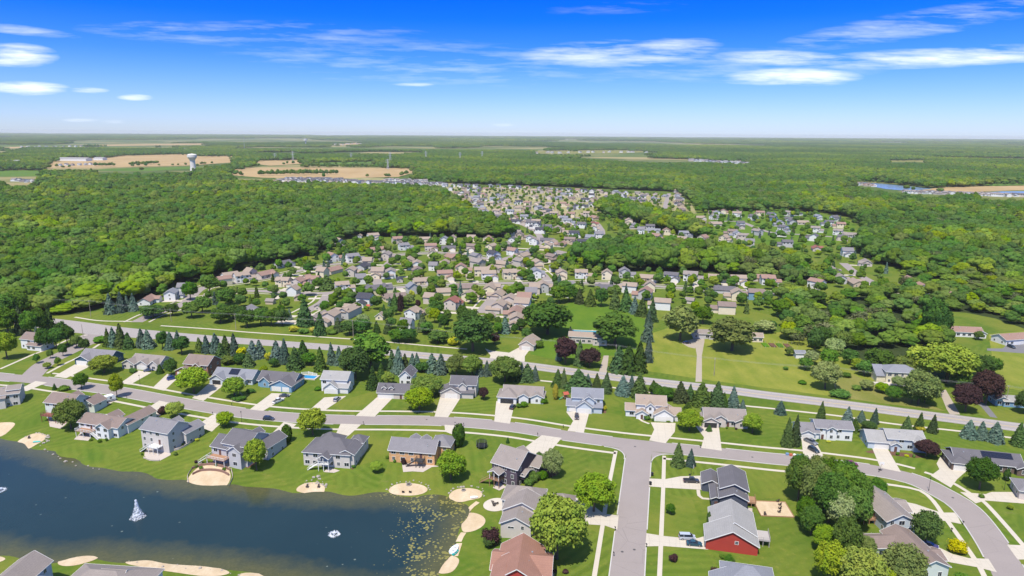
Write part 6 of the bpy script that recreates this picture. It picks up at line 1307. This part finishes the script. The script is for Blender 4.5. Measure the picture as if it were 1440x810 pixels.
# chairs, fire pits
def adirondack(px, py, ang, lab):
    p = P(px, py); r = tag(empty('garden_chair', (p.x, p.y, p.z + .07), math.radians(ang)), lab, 'chair', 'dark garden chairs on the beaches'); m_ = plain('dark_chair_paint', (.05, .035, .03), .6)
    q = MB(); q.hexa([(-.3, -.3, .38), (.3, -.3, .38), (.3, .3, .28), (-.3, .3, .28), (-.3, -.3, .42), (.3, -.3, .42), (.3, .3, .32), (-.3, .3, .32)]); q.build('seat', m_, r); q = MB(); q.hexa([(-.3, .26, .28), (.3, .26, .28), (.3, .34, .28), (-.3, .34, .28), (-.33, .6, 1.05), (.33, .6, 1.05), (.33, .66, 1.05), (-.33, .66, 1.05)]); q.build('backrest', m_, r)
    for s in (-1, 1): q = MB(); q.box(s * .36 - .07, s * .36 + .07, -.35, .45, .56, .6); q.build('armrest', m_, r)
    for s in (-1, 1):
        for y in (-.28, .3): q = MB(); q.box(s * .34 - .04, s * .34 + .04, y - .04, y + .04, 0, .56); q.build('leg', m_, r)
for px, py, a, lab in [(567, 693, 180, 'dark garden chair on the round beach below the brick ranch, left of the pair'), (577, 693, 170, 'dark garden chair on the round beach below the brick ranch, right of the pair'), (432, 686, 0, 'dark garden chair left of the rock steps under the screened porch house'), (448, 686, 0, 'dark garden chair right of the rock steps under the screened porch house'), (41, 617, 30, 'dark chair on the beach under the mint house'), (695, 712, 60, 'dark chair on the round patio behind the cream house, left side'), (699, 709, 200, 'dark chair on the round patio behind the cream house, rear side'), (693, 707, 120, 'dark chair on the round patio behind the cream house, far left')]: adirondack(px, py, a, lab)
def firepit(px, py, lab, rad=.8):
    p = P(px, py); r = tag(empty('fire_pit', (p.x, p.y, p.z + .05)), lab, 'fire pit'); q = MB()
    for k in range(14):
        a, c = 2 * PI * k / 14, 2 * PI * (k + .9) / 14; q.hexa([(x * s, y * s, z) for z in (0, .4) for (x, y), s in (((math.cos(a), math.sin(a)), rad * .72), ((math.cos(a), math.sin(a)), rad), ((math.cos(c), math.sin(c)), rad), ((math.cos(c), math.sin(c)), rad * .72))])
    q.build('stone_ring', M_ROCK, r); q = MB(); q.cyl((0, 0, .02), (0, 0, .15), rad * .7, n=14); q.build('ash_bed', M_BLACK, r)
firepit(575, 682, 'stone fire pit at the back of the round beach below the brick ranch', 1.0); firepit(696.5, 709.5, 'stone fire pit on the round patio behind the cream house'); firepit(652, 690, 'stone fire pit on the beach below the dark purple house')
# patios
drape('patio', [P(697, 710) + Vector((4.2 * math.cos(a), 4.2 * math.sin(a), 0)) for a in np.linspace(0, 6.1, 22)], .10, M_CONC, 2)
drape('patio', ppoly([(700, 714), (712, 718), (718, 706), (706, 704)]), .06, plain('rust_pavers', (.36, .22, .14), .9, scale=3), 2)
for q in [[(203, 641), (210, 648), (225, 648), (240, 640), (240, 634), (204, 630)], [(567, 664), (580, 663), (595, 664), (607, 657), (618, 656), (600, 652), (565, 651)], [(297, 654), (322, 658), (325, 652), (300, 647)], [(104, 618), (124, 620), (130, 612), (113, 609)], [(693, 686), (702, 690), (712, 685), (700, 676)], [(70, 600), (85, 603), (98, 592), (68, 589)], [(455, 664), (470, 665), (478, 662), (462, 657)], [(1048, 722), (1058, 722), (1058, 715), (1050, 714)], [(830, 474), (838, 472), (834, 464), (824, 466)]]:
    drape('patio', ppoly(q), .065, plain('patio_pavers', (.40, .345, .30), .9, scale=3), 2)
# rock edging of the beaches
RK = [ico(2)[0] * (1 + RNG.uniform(-.25, .25, (len(ICO2[0]), 1))) for _ in range(4)]; RKM = [mk('boulder', [(v * np.array([1, .8, .6]), ICO2[1])], M_ROCK) for v in RK]
def rocks(px, step, lab, rmin=.35, rmax=.8, jit=.7, group='pale boulders edging the beaches'):
    pl = catmull([P(*a) for a in px], step)
    for q in pl:
        x, y = q.x + RNG.uniform(-jit, jit), q.y + RNG.uniform(-jit, jit); o = bpy.data.objects.new('boulder', RKM[RNG.integers(4)]); link(o); s = RNG.uniform(rmin, rmax) * RNG.uniform(.5, 1.0); o.location = (x, y, max(terr(x, y), WATER_Z) + s * .25); o.scale = (s, s, s); o.rotation_euler = (0, 0, RNG.uniform(0, 6)); tag(o, lab, 'boulder', group)
rocks([(38, 614), (48, 610), (60, 610), (67, 614), (67, 620), (58, 627)], 1.1, 'pale boulder around the small beach below the mint house', .4, .85)
rocks([(428, 679), (436, 676), (444, 671), (450, 677), (458, 684)], .9, 'pale boulder on the rock steps below the screened porch'); rocks([(430, 683), (440, 679), (450, 680), (457, 686)], .9, 'pale boulder on the rock steps below the screened porch')
rocks([(545, 688), (553, 680), (570, 677.5), (588, 678), (600, 684), (603, 690)], 1.2, 'pale boulder behind the round beach below the brick ranch', .35, .65); rocks([(632, 695), (640, 687), (660, 684.5), (676, 688), (680, 698)], 1.1, 'pale boulder behind the beach below the dark purple house', .35, .7)
rocks([(62, 633), (80, 642), (100, 652), (120, 656), (137, 660)], 2.6, 'half sunken boulder along the left shore of the pond', .3, .7, 1.0); rocks([(180, 790), (210, 794), (250, 797), (300, 801), (340, 806)], 3.0, 'bleached boulder on the sandy south shore', .3, .7, 1.2); rocks([(329, 554), (335, 558), (341, 556), (336, 551)], 1.4, 'boulder in the rockery before the solar roofed ranch', .3, .6)
rocks([(76, 507), (70, 508)], 3, 'boulder in the rockery before the solar roofed ranch', .3, .5) if 0 else None
# terraced beach walls below the tall gabled house
def arcwall(px, h, lab, mt):
    pl = catmull([P(*a) for a in px], 1.0); q = MB()
    for a, b_ in zip(pl, pl[1:]): za = terr(a.x, a.y); q.hexa([(a.x + i * .0, a.y - .22, za - .4) if k == 0 else (b_.x, b_.y - .22, za - .4) if k == 1 else (b_.x, b_.y + .22, za - .4) if k == 2 else (a.x, a.y + .22, za - .4) for i, k in ((0, 0), (0, 1), (0, 2), (0, 3))] + [(a.x, a.y - .22, za + h), (b_.x, b_.y - .22, za + h), (b_.x, b_.y + .22, za + h), (a.x, a.y + .22, za + h)])
    tag(q.build('retaining_wall', mt), lab, 'retaining wall')
M_BLK = plain('brown_wall_blocks', (.22, .13, .10), .9, scale=3); M_BLK2 = plain('pale_wall_blocks', (.42, .36, .31), .9, scale=3)
arcwall([(271, 668), (282, 663), (298, 662), (312, 664), (322, 669)], .9, 'lower curved brown block wall behind the terraced beach', M_BLK); arcwall([(270, 660), (280, 656), (296, 654), (312, 657), (324, 662)], .9, 'upper curved brown block wall behind the terraced beach', M_BLK)
arcwall([(265, 680), (264, 670), (272, 658), (284, 652)], .6, 'pale curved edging wall on the left of the terraced beach', M_BLK2); arcwall([(322, 684), (327, 672), (325, 660)], .6, 'pale curved edging wall on the right of the terraced beach', M_BLK2)
arcwall([(243, 634), (252, 632), (262, 627), (270, 622)], .8, 'pale curved garden wall beside the tall three storey house', M_BLK2); arcwall([(202, 644), (212, 647.5), (224, 648)], .5, 'pale curved patio wall below the tall three storey house', M_BLK2)
for px, py, k in [(276, 656), (290, 652), (305, 653), (318, 657), (280, 662), (300, 659), (316, 663)] and [(276, 657, 'u'), (290, 653, 'u'), (305, 655, 'u'), (318, 659, 'u'), (283, 660, 'u'), (315, 662, 'u'), (276, 651, 'q'), (332, 655, 'q'), (250, 628, 'u'), (256, 626, 'u'), (263, 622, 'u'), (277, 620, 'v'), (268, 616, 'u'), (203, 634, 'u'), (200, 640, 'u'), (247, 640, 'u'), (118, 612, 'u'), (128, 620, 'u'), (140, 622, 'u'), (150, 620, 'u'), (497, 658, 'u'), (505, 645, 'u'), (510, 628, 'u'), (555, 650, 'u'), (545, 645, 'u'), (770, 660, 'u'), (1000, 705, 'a'), (1007, 722, 'u'), (1000, 764, 'u'), (1016, 785, 'u'), (1030, 790, 'u'), (905, 588, 'u'), (918, 592, 'u'), (940, 594, 'u'), (1022, 603, 'u'), (1035, 604, 'q'), (660, 556, 'u'), (634, 560, 'u'), (560, 560, 'u'), (573, 561, 'u'), (1262, 640, 'u'), (1275, 642, 'v'), (1285, 643, 'u'), (1150, 620, 'u'), (1165, 622, 'v'), (762, 800, 'u'), (780, 805, 'q'), (795, 806, 'q'), (1355, 645, 'u')]:
    p = P(px, py); tree(k, p, random.uniform(.8, 1.5) if k != 'a' else 2.6, random.uniform(1.1, 2.0) if k != 'a' else 1.0)
# sand pit with timber frame behind the slate house
p = P(1087, 716); r = tag(empty('sand_pit', p, math.radians(-4)), 'timber framed sand pit with dark chairs on the lawn behind the slate house', 'sand pit'); q = MB(); q.box(-5, 5.2, -4.5, 4.5, -.1, .1); q.build('sand', M_SAND, r); q = MB()
for x0, x1, y0, y1 in ((-5.2, 5.4, -4.7, -4.5), (-5.2, 5.4, 4.5, 4.7), (-5.2, -5, -4.5, 4.5), (5.2, 5.4, -4.5, 4.5)): q.box(x0, x1, y0, y1, -.3, .3)
q.build('timber_frame', M_WOOD, r)
for px, py, a in ((1093, 706, -90), (1096, 711, -90), (1096, 716, -90), (1095, 721, -90), (1076, 725, 0)): adirondack(px, py, a, 'dark garden chair in the timber framed sand pit')
# small pool, second pool
def pool(px, py, ang, a, b_, lab, col):
    p = P(px, py); r = tag(empty('swimming_pool', p, math.radians(ang)), lab, 'pool'); q = MB()
    for x0, x1, y0, y1 in ((-a - .8, a + .8, -b_ - .8, -b_), (-a - .8, a + .8, b_, b_ + .8), (-a - .8, -a, -b_, b_), (a, a + .8, -b_, b_)): q.box(x0, x1, y0, y1, -.2, .5)
    q.build('pool_deck', M_CONC, r); q = MB(); q.box(-a, a, -b_, b_, -.2, .38); m_, nt, b2, o2 = newmat('pool_blue'); b2.inputs['Base Color'].default_value = (*col, 1); b2.inputs['Roughness'].default_value = .08; q.build('water', m_, r)
pool(434, 531, -10, 4, 2.2, 'bright blue backyard pool behind the steel blue ranch house', (.03, .22, .42)); pool(824, 469, -8, 9, 5, 'turquoise pool behind the house with dark purple trees', (.05, .28, .28))
# fences
def fence(pxs, h, lab, mt, gap=True):
    pl = catmull([P(*a) for a in pxs], 2.4); r = tag(empty('fence', pl[0]), lab, 'fence'); o_ = pl[0]; q = MB()
    for a, b_ in zip(pl, pl[1:]):
        a, b_ = a - o_, b_ - o_; n = 8
        for k in range(n): c = a.lerp(b_, (k + .5) / n); d = (b_ - a).normalized() * .12; q.hexa([(c.x - d.x - d.y * .1, c.y - d.y + d.x * .1, c.z + .05), (c.x + d.x - d.y * .1, c.y + d.y + d.x * .1, c.z + .05), (c.x + d.x + d.y * .1, c.y + d.y - d.x * .1, c.z + .05), (c.x - d.x + d.y * .1, c.y - d.y - d.x * .1, c.z + .05)] + [(c.x - d.x - d.y * .1, c.y - d.y + d.x * .1, c.z + h), (c.x + d.x - d.y * .1, c.y + d.y + d.x * .1, c.z + h), (c.x + d.x + d.y * .1, c.y + d.y - d.x * .1, c.z + h), (c.x - d.x + d.y * .1, c.y - d.y - d.x * .1, c.z + h)])
    q.build('pickets', mt, r)
    for a in pl: p_ = MB(); c = a - o_; p_.box(c.x - .07, c.x + .07, c.y - .07, c.y + .07, c.z, c.z + h + .12); p_.build('post', mt, r)
fence([(1190, 757), (1213, 757), (1236, 757)], 1.8, 'grey board fence between the tree clump and the brown roofed house', M_GWOOD); fence([(424, 527), (434, 526), (446, 529)], 1.4, 'white fence around the bright blue pool', M_TRIM); fence([(768, 415), (790, 417), (800, 420)], 1.5, 'white fence at the left end of the green field', M_TRIM)
# vegetable garden in the meadow
p = P(1092, 486); r = tag(empty('vegetable_garden', p, -.1), 'fenced vegetable garden with raised beds in the meadow', 'garden'); 
for i in range(4): q = MB(); q.box(-8 + i * 4.2, -5 + i * 4.2, -3.5, 3.5, 0, .4); q.build('raised_bed', M_MULCH if i % 2 else LM['m'], r)
for x in np.linspace(-10, 10, 9):
    for y in (-5, 5): q = MB(); q.box(x - .06, x + .06, y - .06, y + .06, 0, 1.3); q.build('fence_post', M_GWOOD, r)
# water tower
p = P0(272, 241); r = tag(empty('water_tower', p), 'white water tower with a wide flat tank rising from the left fields', 'water tower'); m_ = plain('tower_white', (.58, .55, .50), .5); q = MB()
H = 54
for k, (za, zb, ra, rb) in enumerate([(0, 14, 9.5, 8), (14, H - 20, 8, 7.5), (H - 20, H - 13, 7.5, 12)]): q.cyl((0, 0, za), (0, 0, zb), ra, rb, 28, caps=False)
q.build('column', m_, r, True); q = MB()
for za, zb, ra, rb in ((H - 13, H - 11, 12, 14), (H - 11, H - 4, 14, 14), (H - 4, H - 1.5, 14, 10), (H - 1.5, H, 10, 1)): q.cyl((0, 0, za), (0, 0, zb), ra, rb, 28, caps=False)
q.build('tank', m_, r, True); q = MB(); q.box(-1.2, 1.2, -8.6, -8.0, 0, 3.5); q.build('door', M_METAL, r)
# transmission pylons
def pylon(px, py, h, lab):
    p = P0(px, py); r = tag(empty('transmission_pylon', p, .5), lab, 'pylon', 'transmission line across the distant woods'); q = MB(); m_ = plain('galvanised_steel', (.45, .46, .46), .6); w = h * .09
    for sx in (-1, 1):
        for sy in (-1, 1): q.bar((sx * w, sy * w, 0), (sx * w * .2, sy * w * .2, h), .5)
    for k in range(7):
        t0, t1 = k / 7, (k + 1) / 7; a, b_ = w * (1 - .8 * t0), w * (1 - .8 * t1)
        for s in (-1, 1): q.bar((-a, s * a, t0 * h), (b_, s * b_, t1 * h), .3); q.bar((s * a, -a, t0 * h), (s * b_, b_, t1 * h), .3)
    q.build('lattice', m_, r)
    for z, l in ((.70, 9), (.83, 7.5), (.95, 6)): q = MB(); q.bar((-l, 0, z * h), (l, 0, z * h), .6, .8); q.build('crossarm', m_, r)
for px, py, h, lab in ((549, 230, 46, 'tallest lattice pylon beyond the tan field'), (545.5, 238, 34, 'nearest thin pylon at the woods edge beside the tan field'), (412, 226, 40, 'lattice pylon far left above the tan fields'), (494, 226, 34, 'lattice pylon between the tan fields and the woods'), (599, 225, 40, 'lattice pylon among distant woods right of the tallest one'), (647, 226, 38, 'lattice pylon among distant woods, second from the right end'), (678, 224, 38, 'lattice pylon among distant woods at the right end'), (387, 225, 30, 'faint lattice pylon at the left end of the line')): pylon(px, py, h, lab)
# distant white storage tank and mast
p = P0(430, 204.5); r = tag(empty('distant_water_tower', p), 'tiny white water tower near the horizon', 'water tower'); q = MB(); q.cyl((0, 0, 0), (0, 0, 48), 5, 5, 12); q.build('column', m_ if 0 else plain('tower_white', (.7, .7, .7)), r); q = MB(); q.cyl((0, 0, 44), (0, 0, 62), 16, 16, 14); q.build('tank', MATS['tower_white'], r)
p = P0(344, 212); r = tag(empty('radio_mast', p), 'thin radio mast far off above the left fields', 'mast'); q = MB(); q.cyl((0, 0, 0), (0, 0, 95), 1.2, .5, 6); q.build('mast_pole', M_METAL, r); q = MB(); q.box(-1, 1, -1, 1, 60, 63); q.build('antenna', M_METAL, r)
# long white farm sheds
def farmshed(px, py, L, D, h, lab): p = P0(px, py); house(lab, p, -3, [(-L / 2, L / 2, 0, D, h, 'x', .25)], 'white', 'lightgrey', trim=False, near=False, z=0, cat='barn', name='farm_shed', win=False)
farmshed(101, 226.5, 120, 40, 9, 'long white sheds on the tan field at far left'); farmshed(138, 225.5, 40, 30, 9, 'short white shed at the right end of the long farm sheds'); farmshed(15, 231.5, 50, 30, 12, 'grey white barn at the far left edge'); farmshed(87, 254, 60, 30, 6, 'blue grey flat building hidden in the left trees')
# swing/play structures and garden pieces
def playset(px, py, ang, lab):
    p = P(px, py); r = tag(empty('play_set', p, math.radians(ang)), lab, 'play set'); q = MB()
    for x in (-1, 1):
        for y in (-1, 1): q.box(x - .08, x + .08, y - .08, y + .08, 0, 2.6)
    q.bar((1, 0, 2.3), (4.4, 0, 2.3), .12); q.bar((4.4, 0, 2.3), (4.4, -1.1, 0), .1); q.bar((4.4, 0, 2.3), (4.4, 1.1, 0), .1); q.build('frame', M_WOOD, r)
    q = MB(); q.box(-1.1, 1.1, -1.1, 1.1, 1.25, 1.35); q.build('platform', M_WOOD, r); q = MB(); roof_prof(q, [(-1.4, 2.5), (-1.4, 2.6), (0, 3.6), (1.4, 2.6), (1.4, 2.5), (0, 3.5)], -1.3, 1.3, 'x'); q.build('canopy', plain('canopy_red', (.35, .08, .05), .7), r)
    q = MB(); q.hexa([(-1.1, -.3, 1.2), (-1.1, .3, 1.2), (-3.2, .3, .15), (-3.2, -.3, .15), (-1.1, -.3, 1.3), (-1.1, .3, 1.3), (-3.2, .3, .25), (-3.2, -.3, .25)]); q.build('slide', plain('slide_green', (.05, .25, .12), .4), r)
    for x in (2.2, 3.4): q = MB(); q.bar((x - .2, 0, 2.3), (x - .2, 0, .6), .03); q.bar((x + .2, 0, 2.3), (x + .2, 0, .6), .03); q.box(x - .25, x + .25, -.12, .12, .56, .6); q.build('swing', M_BLACK, r)
playset(795, 561, 20, 'small red roofed play set between the orange shrub and the pale blue grey house'); playset(518, 435, 10, 'wooden play set behind the white houses of the subdivision')
# ================================================================ sky, sun, air
SUN_EL = math.radians(63); SUN_AZ = math.radians(-22)          # sun behind the camera, a little to the left: direction to the sun
sd = Vector((math.cos(SUN_EL) * math.sin(SUN_AZ), -math.cos(SUN_EL) * math.cos(SUN_AZ), math.sin(SUN_EL)))
sl = bpy.data.lights.new('sun', 'SUN'); sl.energy = 4.2; sl.angle = math.radians(.53); sl.color = (1, .94, .85)
so = bpy.data.objects.new('sun', sl); link(so); so.rotation_euler = sd.to_track_quat('Z', 'Y').to_euler(); so.location = (0, 0, 300)
wd = bpy.data.worlds.new('World'); SC.world = wd; wd.use_nodes = True; nt = wd.node_tree; nt.nodes.clear()
out = nt.nodes.new('ShaderNodeOutputWorld'); bg = nt.nodes.new('ShaderNodeBackground'); nt.links.new(bg.outputs[0], out.inputs[0]); bg.inputs['Strength'].default_value = .15
sky = nt.nodes.new('ShaderNodeTexSky'); sky.sky_type = 'NISHITA'; sky.sun_disc = False; sky.sun_elevation = SUN_EL; sky.sun_rotation = math.atan2(sd.x, sd.y); sky.altitude = 0; sky.air_density = 1.0; sky.dust_density = .3; sky.ozone_density = 2.5
tc = nt.nodes.new('ShaderNodeTexCoord'); sp = nt.nodes.new('ShaderNodeSeparateXYZ'); nt.links.new(tc.outputs['Generated'], sp.inputs[0])
el = sp.outputs[2]
cr = nt.nodes.new('ShaderNodeValToRGB'); e = cr.color_ramp.elements
e[0].position = 0; e[0].color = (.44, .54, .86, 1); e[1].position = 1; e[1].color = (1.05, .98, .88, 1)
for pos, c in ((.05, (.26, .40, .82)), (.10, (.10, .28, .80)), (.15, (.016, .20, .82)), (.20, (.001, .16, .80)), (.27, (.03, .28, .95)), (.42, (.8, .85, .95))):
    x = e.new(pos); x.color = (*c, 1)
nt.links.new(el, cr.inputs[0])
skyc = mixc(nt, 1.0, sky.outputs[0], cr.outputs[0], 'MULTIPLY')
# thin clouds, placed by direction on the sky
u = mth(nt, 'DIVIDE', sp.outputs[0], mth(nt, 'MAXIMUM', sp.outputs[1], .05)); v = mth(nt, 'DIVIDE', el, mth(nt, 'MAXIMUM', sp.outputs[1], .05))
cb = nt.nodes.new('ShaderNodeCombineXYZ'); nt.links.new(mth(nt, 'MULTIPLY', mth(nt, 'ADD', u, mth(nt, 'MULTIPLY', v, .9)), 4.2), cb.inputs[0]); nt.links.new(mth(nt, 'MULTIPLY', v, 40), cb.inputs[1])
nz = noise(nt, cb.outputs[0], 1.35, 7, .62); nz2 = noise(nt, cb.outputs[0], 4.5, 5, .6)
amt = None
for (px, py, hx, hy, st, tilt) in [(868, 76, 150, 22, .75, -.03), (930, 66, 90, 14, .7, -.05), (1100, 82, 110, 12, .95, .02), (1112, 109, 105, 15, 1.25, -.01), (1330, 80, 230, 16, .95, -.05), (1290, 34, 210, 22, .32, -.16), (20, 78, 66, 19, 1.15, 0), (36, 124, 66, 11, 1.3, .0), (125, 127, 30, 5, .9, 0), (191, 137, 28, 5, 1.0, 0), (330, 48, 230, 18, .22, .03), (470, 42, 150, 12, .14, .05), (25, 42, 90, 8, .4, .1), (600, 88, 330, 36, .16, .04), (580, 119, 34, 3, .6, 0), (1000, 92, 260, 26, .18, 0), (115, 169, 30, 3, .3, 0), (160, 171, 25, 3, .3, 0), (705, 176, 22, 3, .4, 0), (880, 10, 120, 10, .1, -.05)]:
    d = ray(px, py); cu, cv = d.x / d.y, d.z / d.y; dx = ray(px + hx, py); su = abs(dx.x / dx.y - cu); dy = ray(px, py - hy); sv = abs(dy.z / dy.y - cv)
    U = mth(nt, 'SUBTRACT', u, cu); V = mth(nt, 'ADD', mth(nt, 'SUBTRACT', v, cv), mth(nt, 'MULTIPLY', U, tilt))
    a = mth(nt, 'POWER', mth(nt, 'DIVIDE', U, su), 2.0); b_ = mth(nt, 'POWER', mth(nt, 'ABSOLUTE', mth(nt, 'DIVIDE', V, sv)), 2.0)
    m_ = mth(nt, 'MULTIPLY', mth(nt, 'MAXIMUM', mth(nt, 'SUBTRACT', 1.0, mth(nt, 'ADD', a, b_)), 0.0), st); amt = m_ if amt is None else mth(nt, 'MAXIMUM', amt, m_)
rt = mth(nt, 'POWER', amt, .5)
tex = mth(nt, 'MULTIPLY', mth(nt, 'ADD', mth(nt, 'MULTIPLY', mth(nt, 'SUBTRACT', nz, .5), 2.3), mth(nt, 'MULTIPLY', mth(nt, 'SUBTRACT', nz2, .5), 1.1)), rt)
cl = mth(nt, 'MINIMUM', mth(nt, 'MAXIMUM', mth(nt, 'MULTIPLY', mth(nt, 'ADD', mth(nt, 'SUBTRACT', mth(nt, 'MULTIPLY', amt, .66), mth(nt, 'MULTIPLY', rt, .10)), tex), .95), 0.0), .85)
cl = mth(nt, 'MULTIPLY', cl, mth(nt, 'GREATER_THAN', sp.outputs[1], .1))
skyf = mixc(nt, cl, skyc, (5.6, 5.8, 6.4))
nt.links.new(skyf, bg.inputs['Color'])
# air
b = MB(); b.box(-22500, 22500, -2900, 26500, -7, 127); hz = b.build('haze', [])
mh = bpy.data.materials.new('haze_air'); mh.use_nodes = True; n2 = mh.node_tree; n2.nodes.clear(); oo = n2.nodes.new('ShaderNodeOutputMaterial'); pv = n2.nodes.new('ShaderNodeVolumePrincipled'); pv.inputs['Color'].default_value = (.90, .93, .88, 1); pv.inputs['Density'].default_value = HAZE; pv.inputs['Anisotropy'].default_value = .0
n2.links.new(pv.outputs[0], oo.inputs['Volume']); hz.data.materials.append(mh); tag(hz, 'thin pale blue summer haze over the distant woods', 'haze', None, 'stuff')
SC.view_settings.view_transform = 'Standard'; SC.view_settings.look = 'None'; SC.view_settings.gamma = 1; SC.view_settings.exposure = EXPO
SC.view_settings.use_curve_mapping = False
SC.cycles.volume_bounces = 0; SC.cycles.max_bounces = 5; SC.cycles.transparent_max_bounces = 12; SC.cycles.diffuse_bounces = 3; SC.cycles.glossy_bounces = 2; SC.cycles.transmission_bounces = 2
# ================================================================ labels of the repeats
ORD = ['', 'first', 'second', 'third', 'fourth', 'fifth', 'sixth', 'seventh', 'eighth', 'ninth', 'tenth', 'eleventh', 'twelfth', 'thirteenth', 'fourteenth', 'fifteenth', 'sixteenth', 'seventeenth', 'eighteenth', 'nineteenth', 'twentieth']
def ordw(i):
    return ORD[i] if i < len(ORD) else '%d%s' % (i, 'th' if 10 < i % 100 < 14 else {1: 'st', 2: 'nd', 3: 'rd'}.get(i % 10, 'th'))
def shortname(lab):
    w = lab.split(); stop = ('with', 'above', 'behind', 'at', 'beside', 'hidden', 'nearest', 'second', 'next', 'in', 'under', 'inside', 'on', 'cut', 'where', 'right', 'among', 'by', 'beyond', 'standing', 'half')
    for i, x in enumerate(w):
        if i > 1 and x in stop: w = w[:i]; break
    w = w[:6]
    return ' '.join(w)
sn = {}
for n in NEAR: sn.setdefault(shortname(n[1]), []).append(n)
SHORT = {}
for k, v in sn.items():
    for n in v: SHORT[n[0].name] = k if len(v) == 1 else ' '.join(n[1].split()[:8])
CB = bpy.context
def rel_label(root, words):
    q = root.location; px, py, z = to_px(q.x, q.y, q.z)
    if 425 < py < 632 and -80 < px < 1500:
        hd = min((p_ - q).length for p_ in HWY)
        if hd < 34 and root['category'] == 'conifer' and root['_w'] in ('blue spruce', 'dark green conifer') and q.y < 460: 
            side = 'near side' if py > to_px(*min(HWY, key=lambda p_: (p_ - q).length).to_tuple())[1] else 'far side'
            return '%s along the county road, %s' % (words, side)
    best = None
    for n in NEAR:
        a = n[0].location; hx, hy, _ = to_px(a.x, a.y, a.z); c = n[2]; cx = (min(b[0] for b in c) + max(b[1] for b in c)) / 2
        r = n[0].rotation_euler[2]; ce = a + Vector((cx * math.cos(r) - 5 * math.sin(r), cx * math.sin(r) + 5 * math.cos(r), 0)); hx, hy, _ = to_px(ce.x, ce.y, 0)
        d = math.hypot(hx - px, (hy - py) * 1.6)
        if best is None or d < best[0]: best = (d, n, hx, hy)
    if best[0] > 120: return '%s %s' % (words, zone(px, py).replace('in the left subdivision', 'in the left subdivision'))
    d, n, hx, hy = best; dx, dy = px - hx, (py - hy) * 1.6
    rl = ('right of' if dx > 0 else 'left of') if abs(dx) > abs(dy) else ('in front of' if dy > 0 else 'behind')
    s = SHORT[n[0].name]; return '%s %s the %s' % (words, rl, s)
for root, kind, p, h in TREES:
    if not root.get('_lab'):
        w = root['_w']; root['label'] = rel_label(root, w)
    else: root['label'] = root['_lab']
    if h > 13 and root['category'] == 'tree': root['label'] = 'tall ' + root['label']
    for k in ('_w', '_h', '_lab'):
        if k in root: del root[k]
groups = {}
skipg = ('boulder', 'mailbox', 'street lamp', 'power line')
for o in list(SC.objects):
    if o.parent or 'label' not in o or o.get('kind'): continue
    groups.setdefault(o['label'], []).append(o)
for lab, os_ in groups.items():
    if len(os_) == 1: continue
    os_.sort(key=lambda o: to_px(o.location.x, o.location.y, o.location.z)[0]) 
    if os_[0]['category'] in ('boulder', 'power line'): continue
    n = len(os_)
    for i, o in enumerate(os_):
        suf = ('leftmost of two' if i == 0 else 'rightmost of two') if n == 2 else 'leftmost of %d' % n if i == 0 else 'rightmost of %d' % n if i == n - 1 else '%s from the left' % ordw(i + 1) if i < n / 2 else '%s from the right' % ordw(n - i)
        ws = lab.split(); sw = suf.split()
        if len(ws) + len(sw) > 16: ws = [w for w in ws if w not in ('broadleaf', 'tall', 'small', 'the')]
        if len(ws) + len(sw) > 16: ws = ws[:16 - len(sw)]
        while ws[-1] in ('the', 'of', 'with', 'and', 'a', 'in', 'on', 'by', 'at'): ws = ws[:-1]
        o['label'] = ' '.join(ws) + ', ' + suf
        if 'group' not in o: o['group'] = o['category'] + 's alike beside the houses'
for o in SC.objects:
    if not o.parent and 'label' in o:
        w = o['label'].split()
        if len(w) > 16: o['label'] = ' '.join(w[:16])
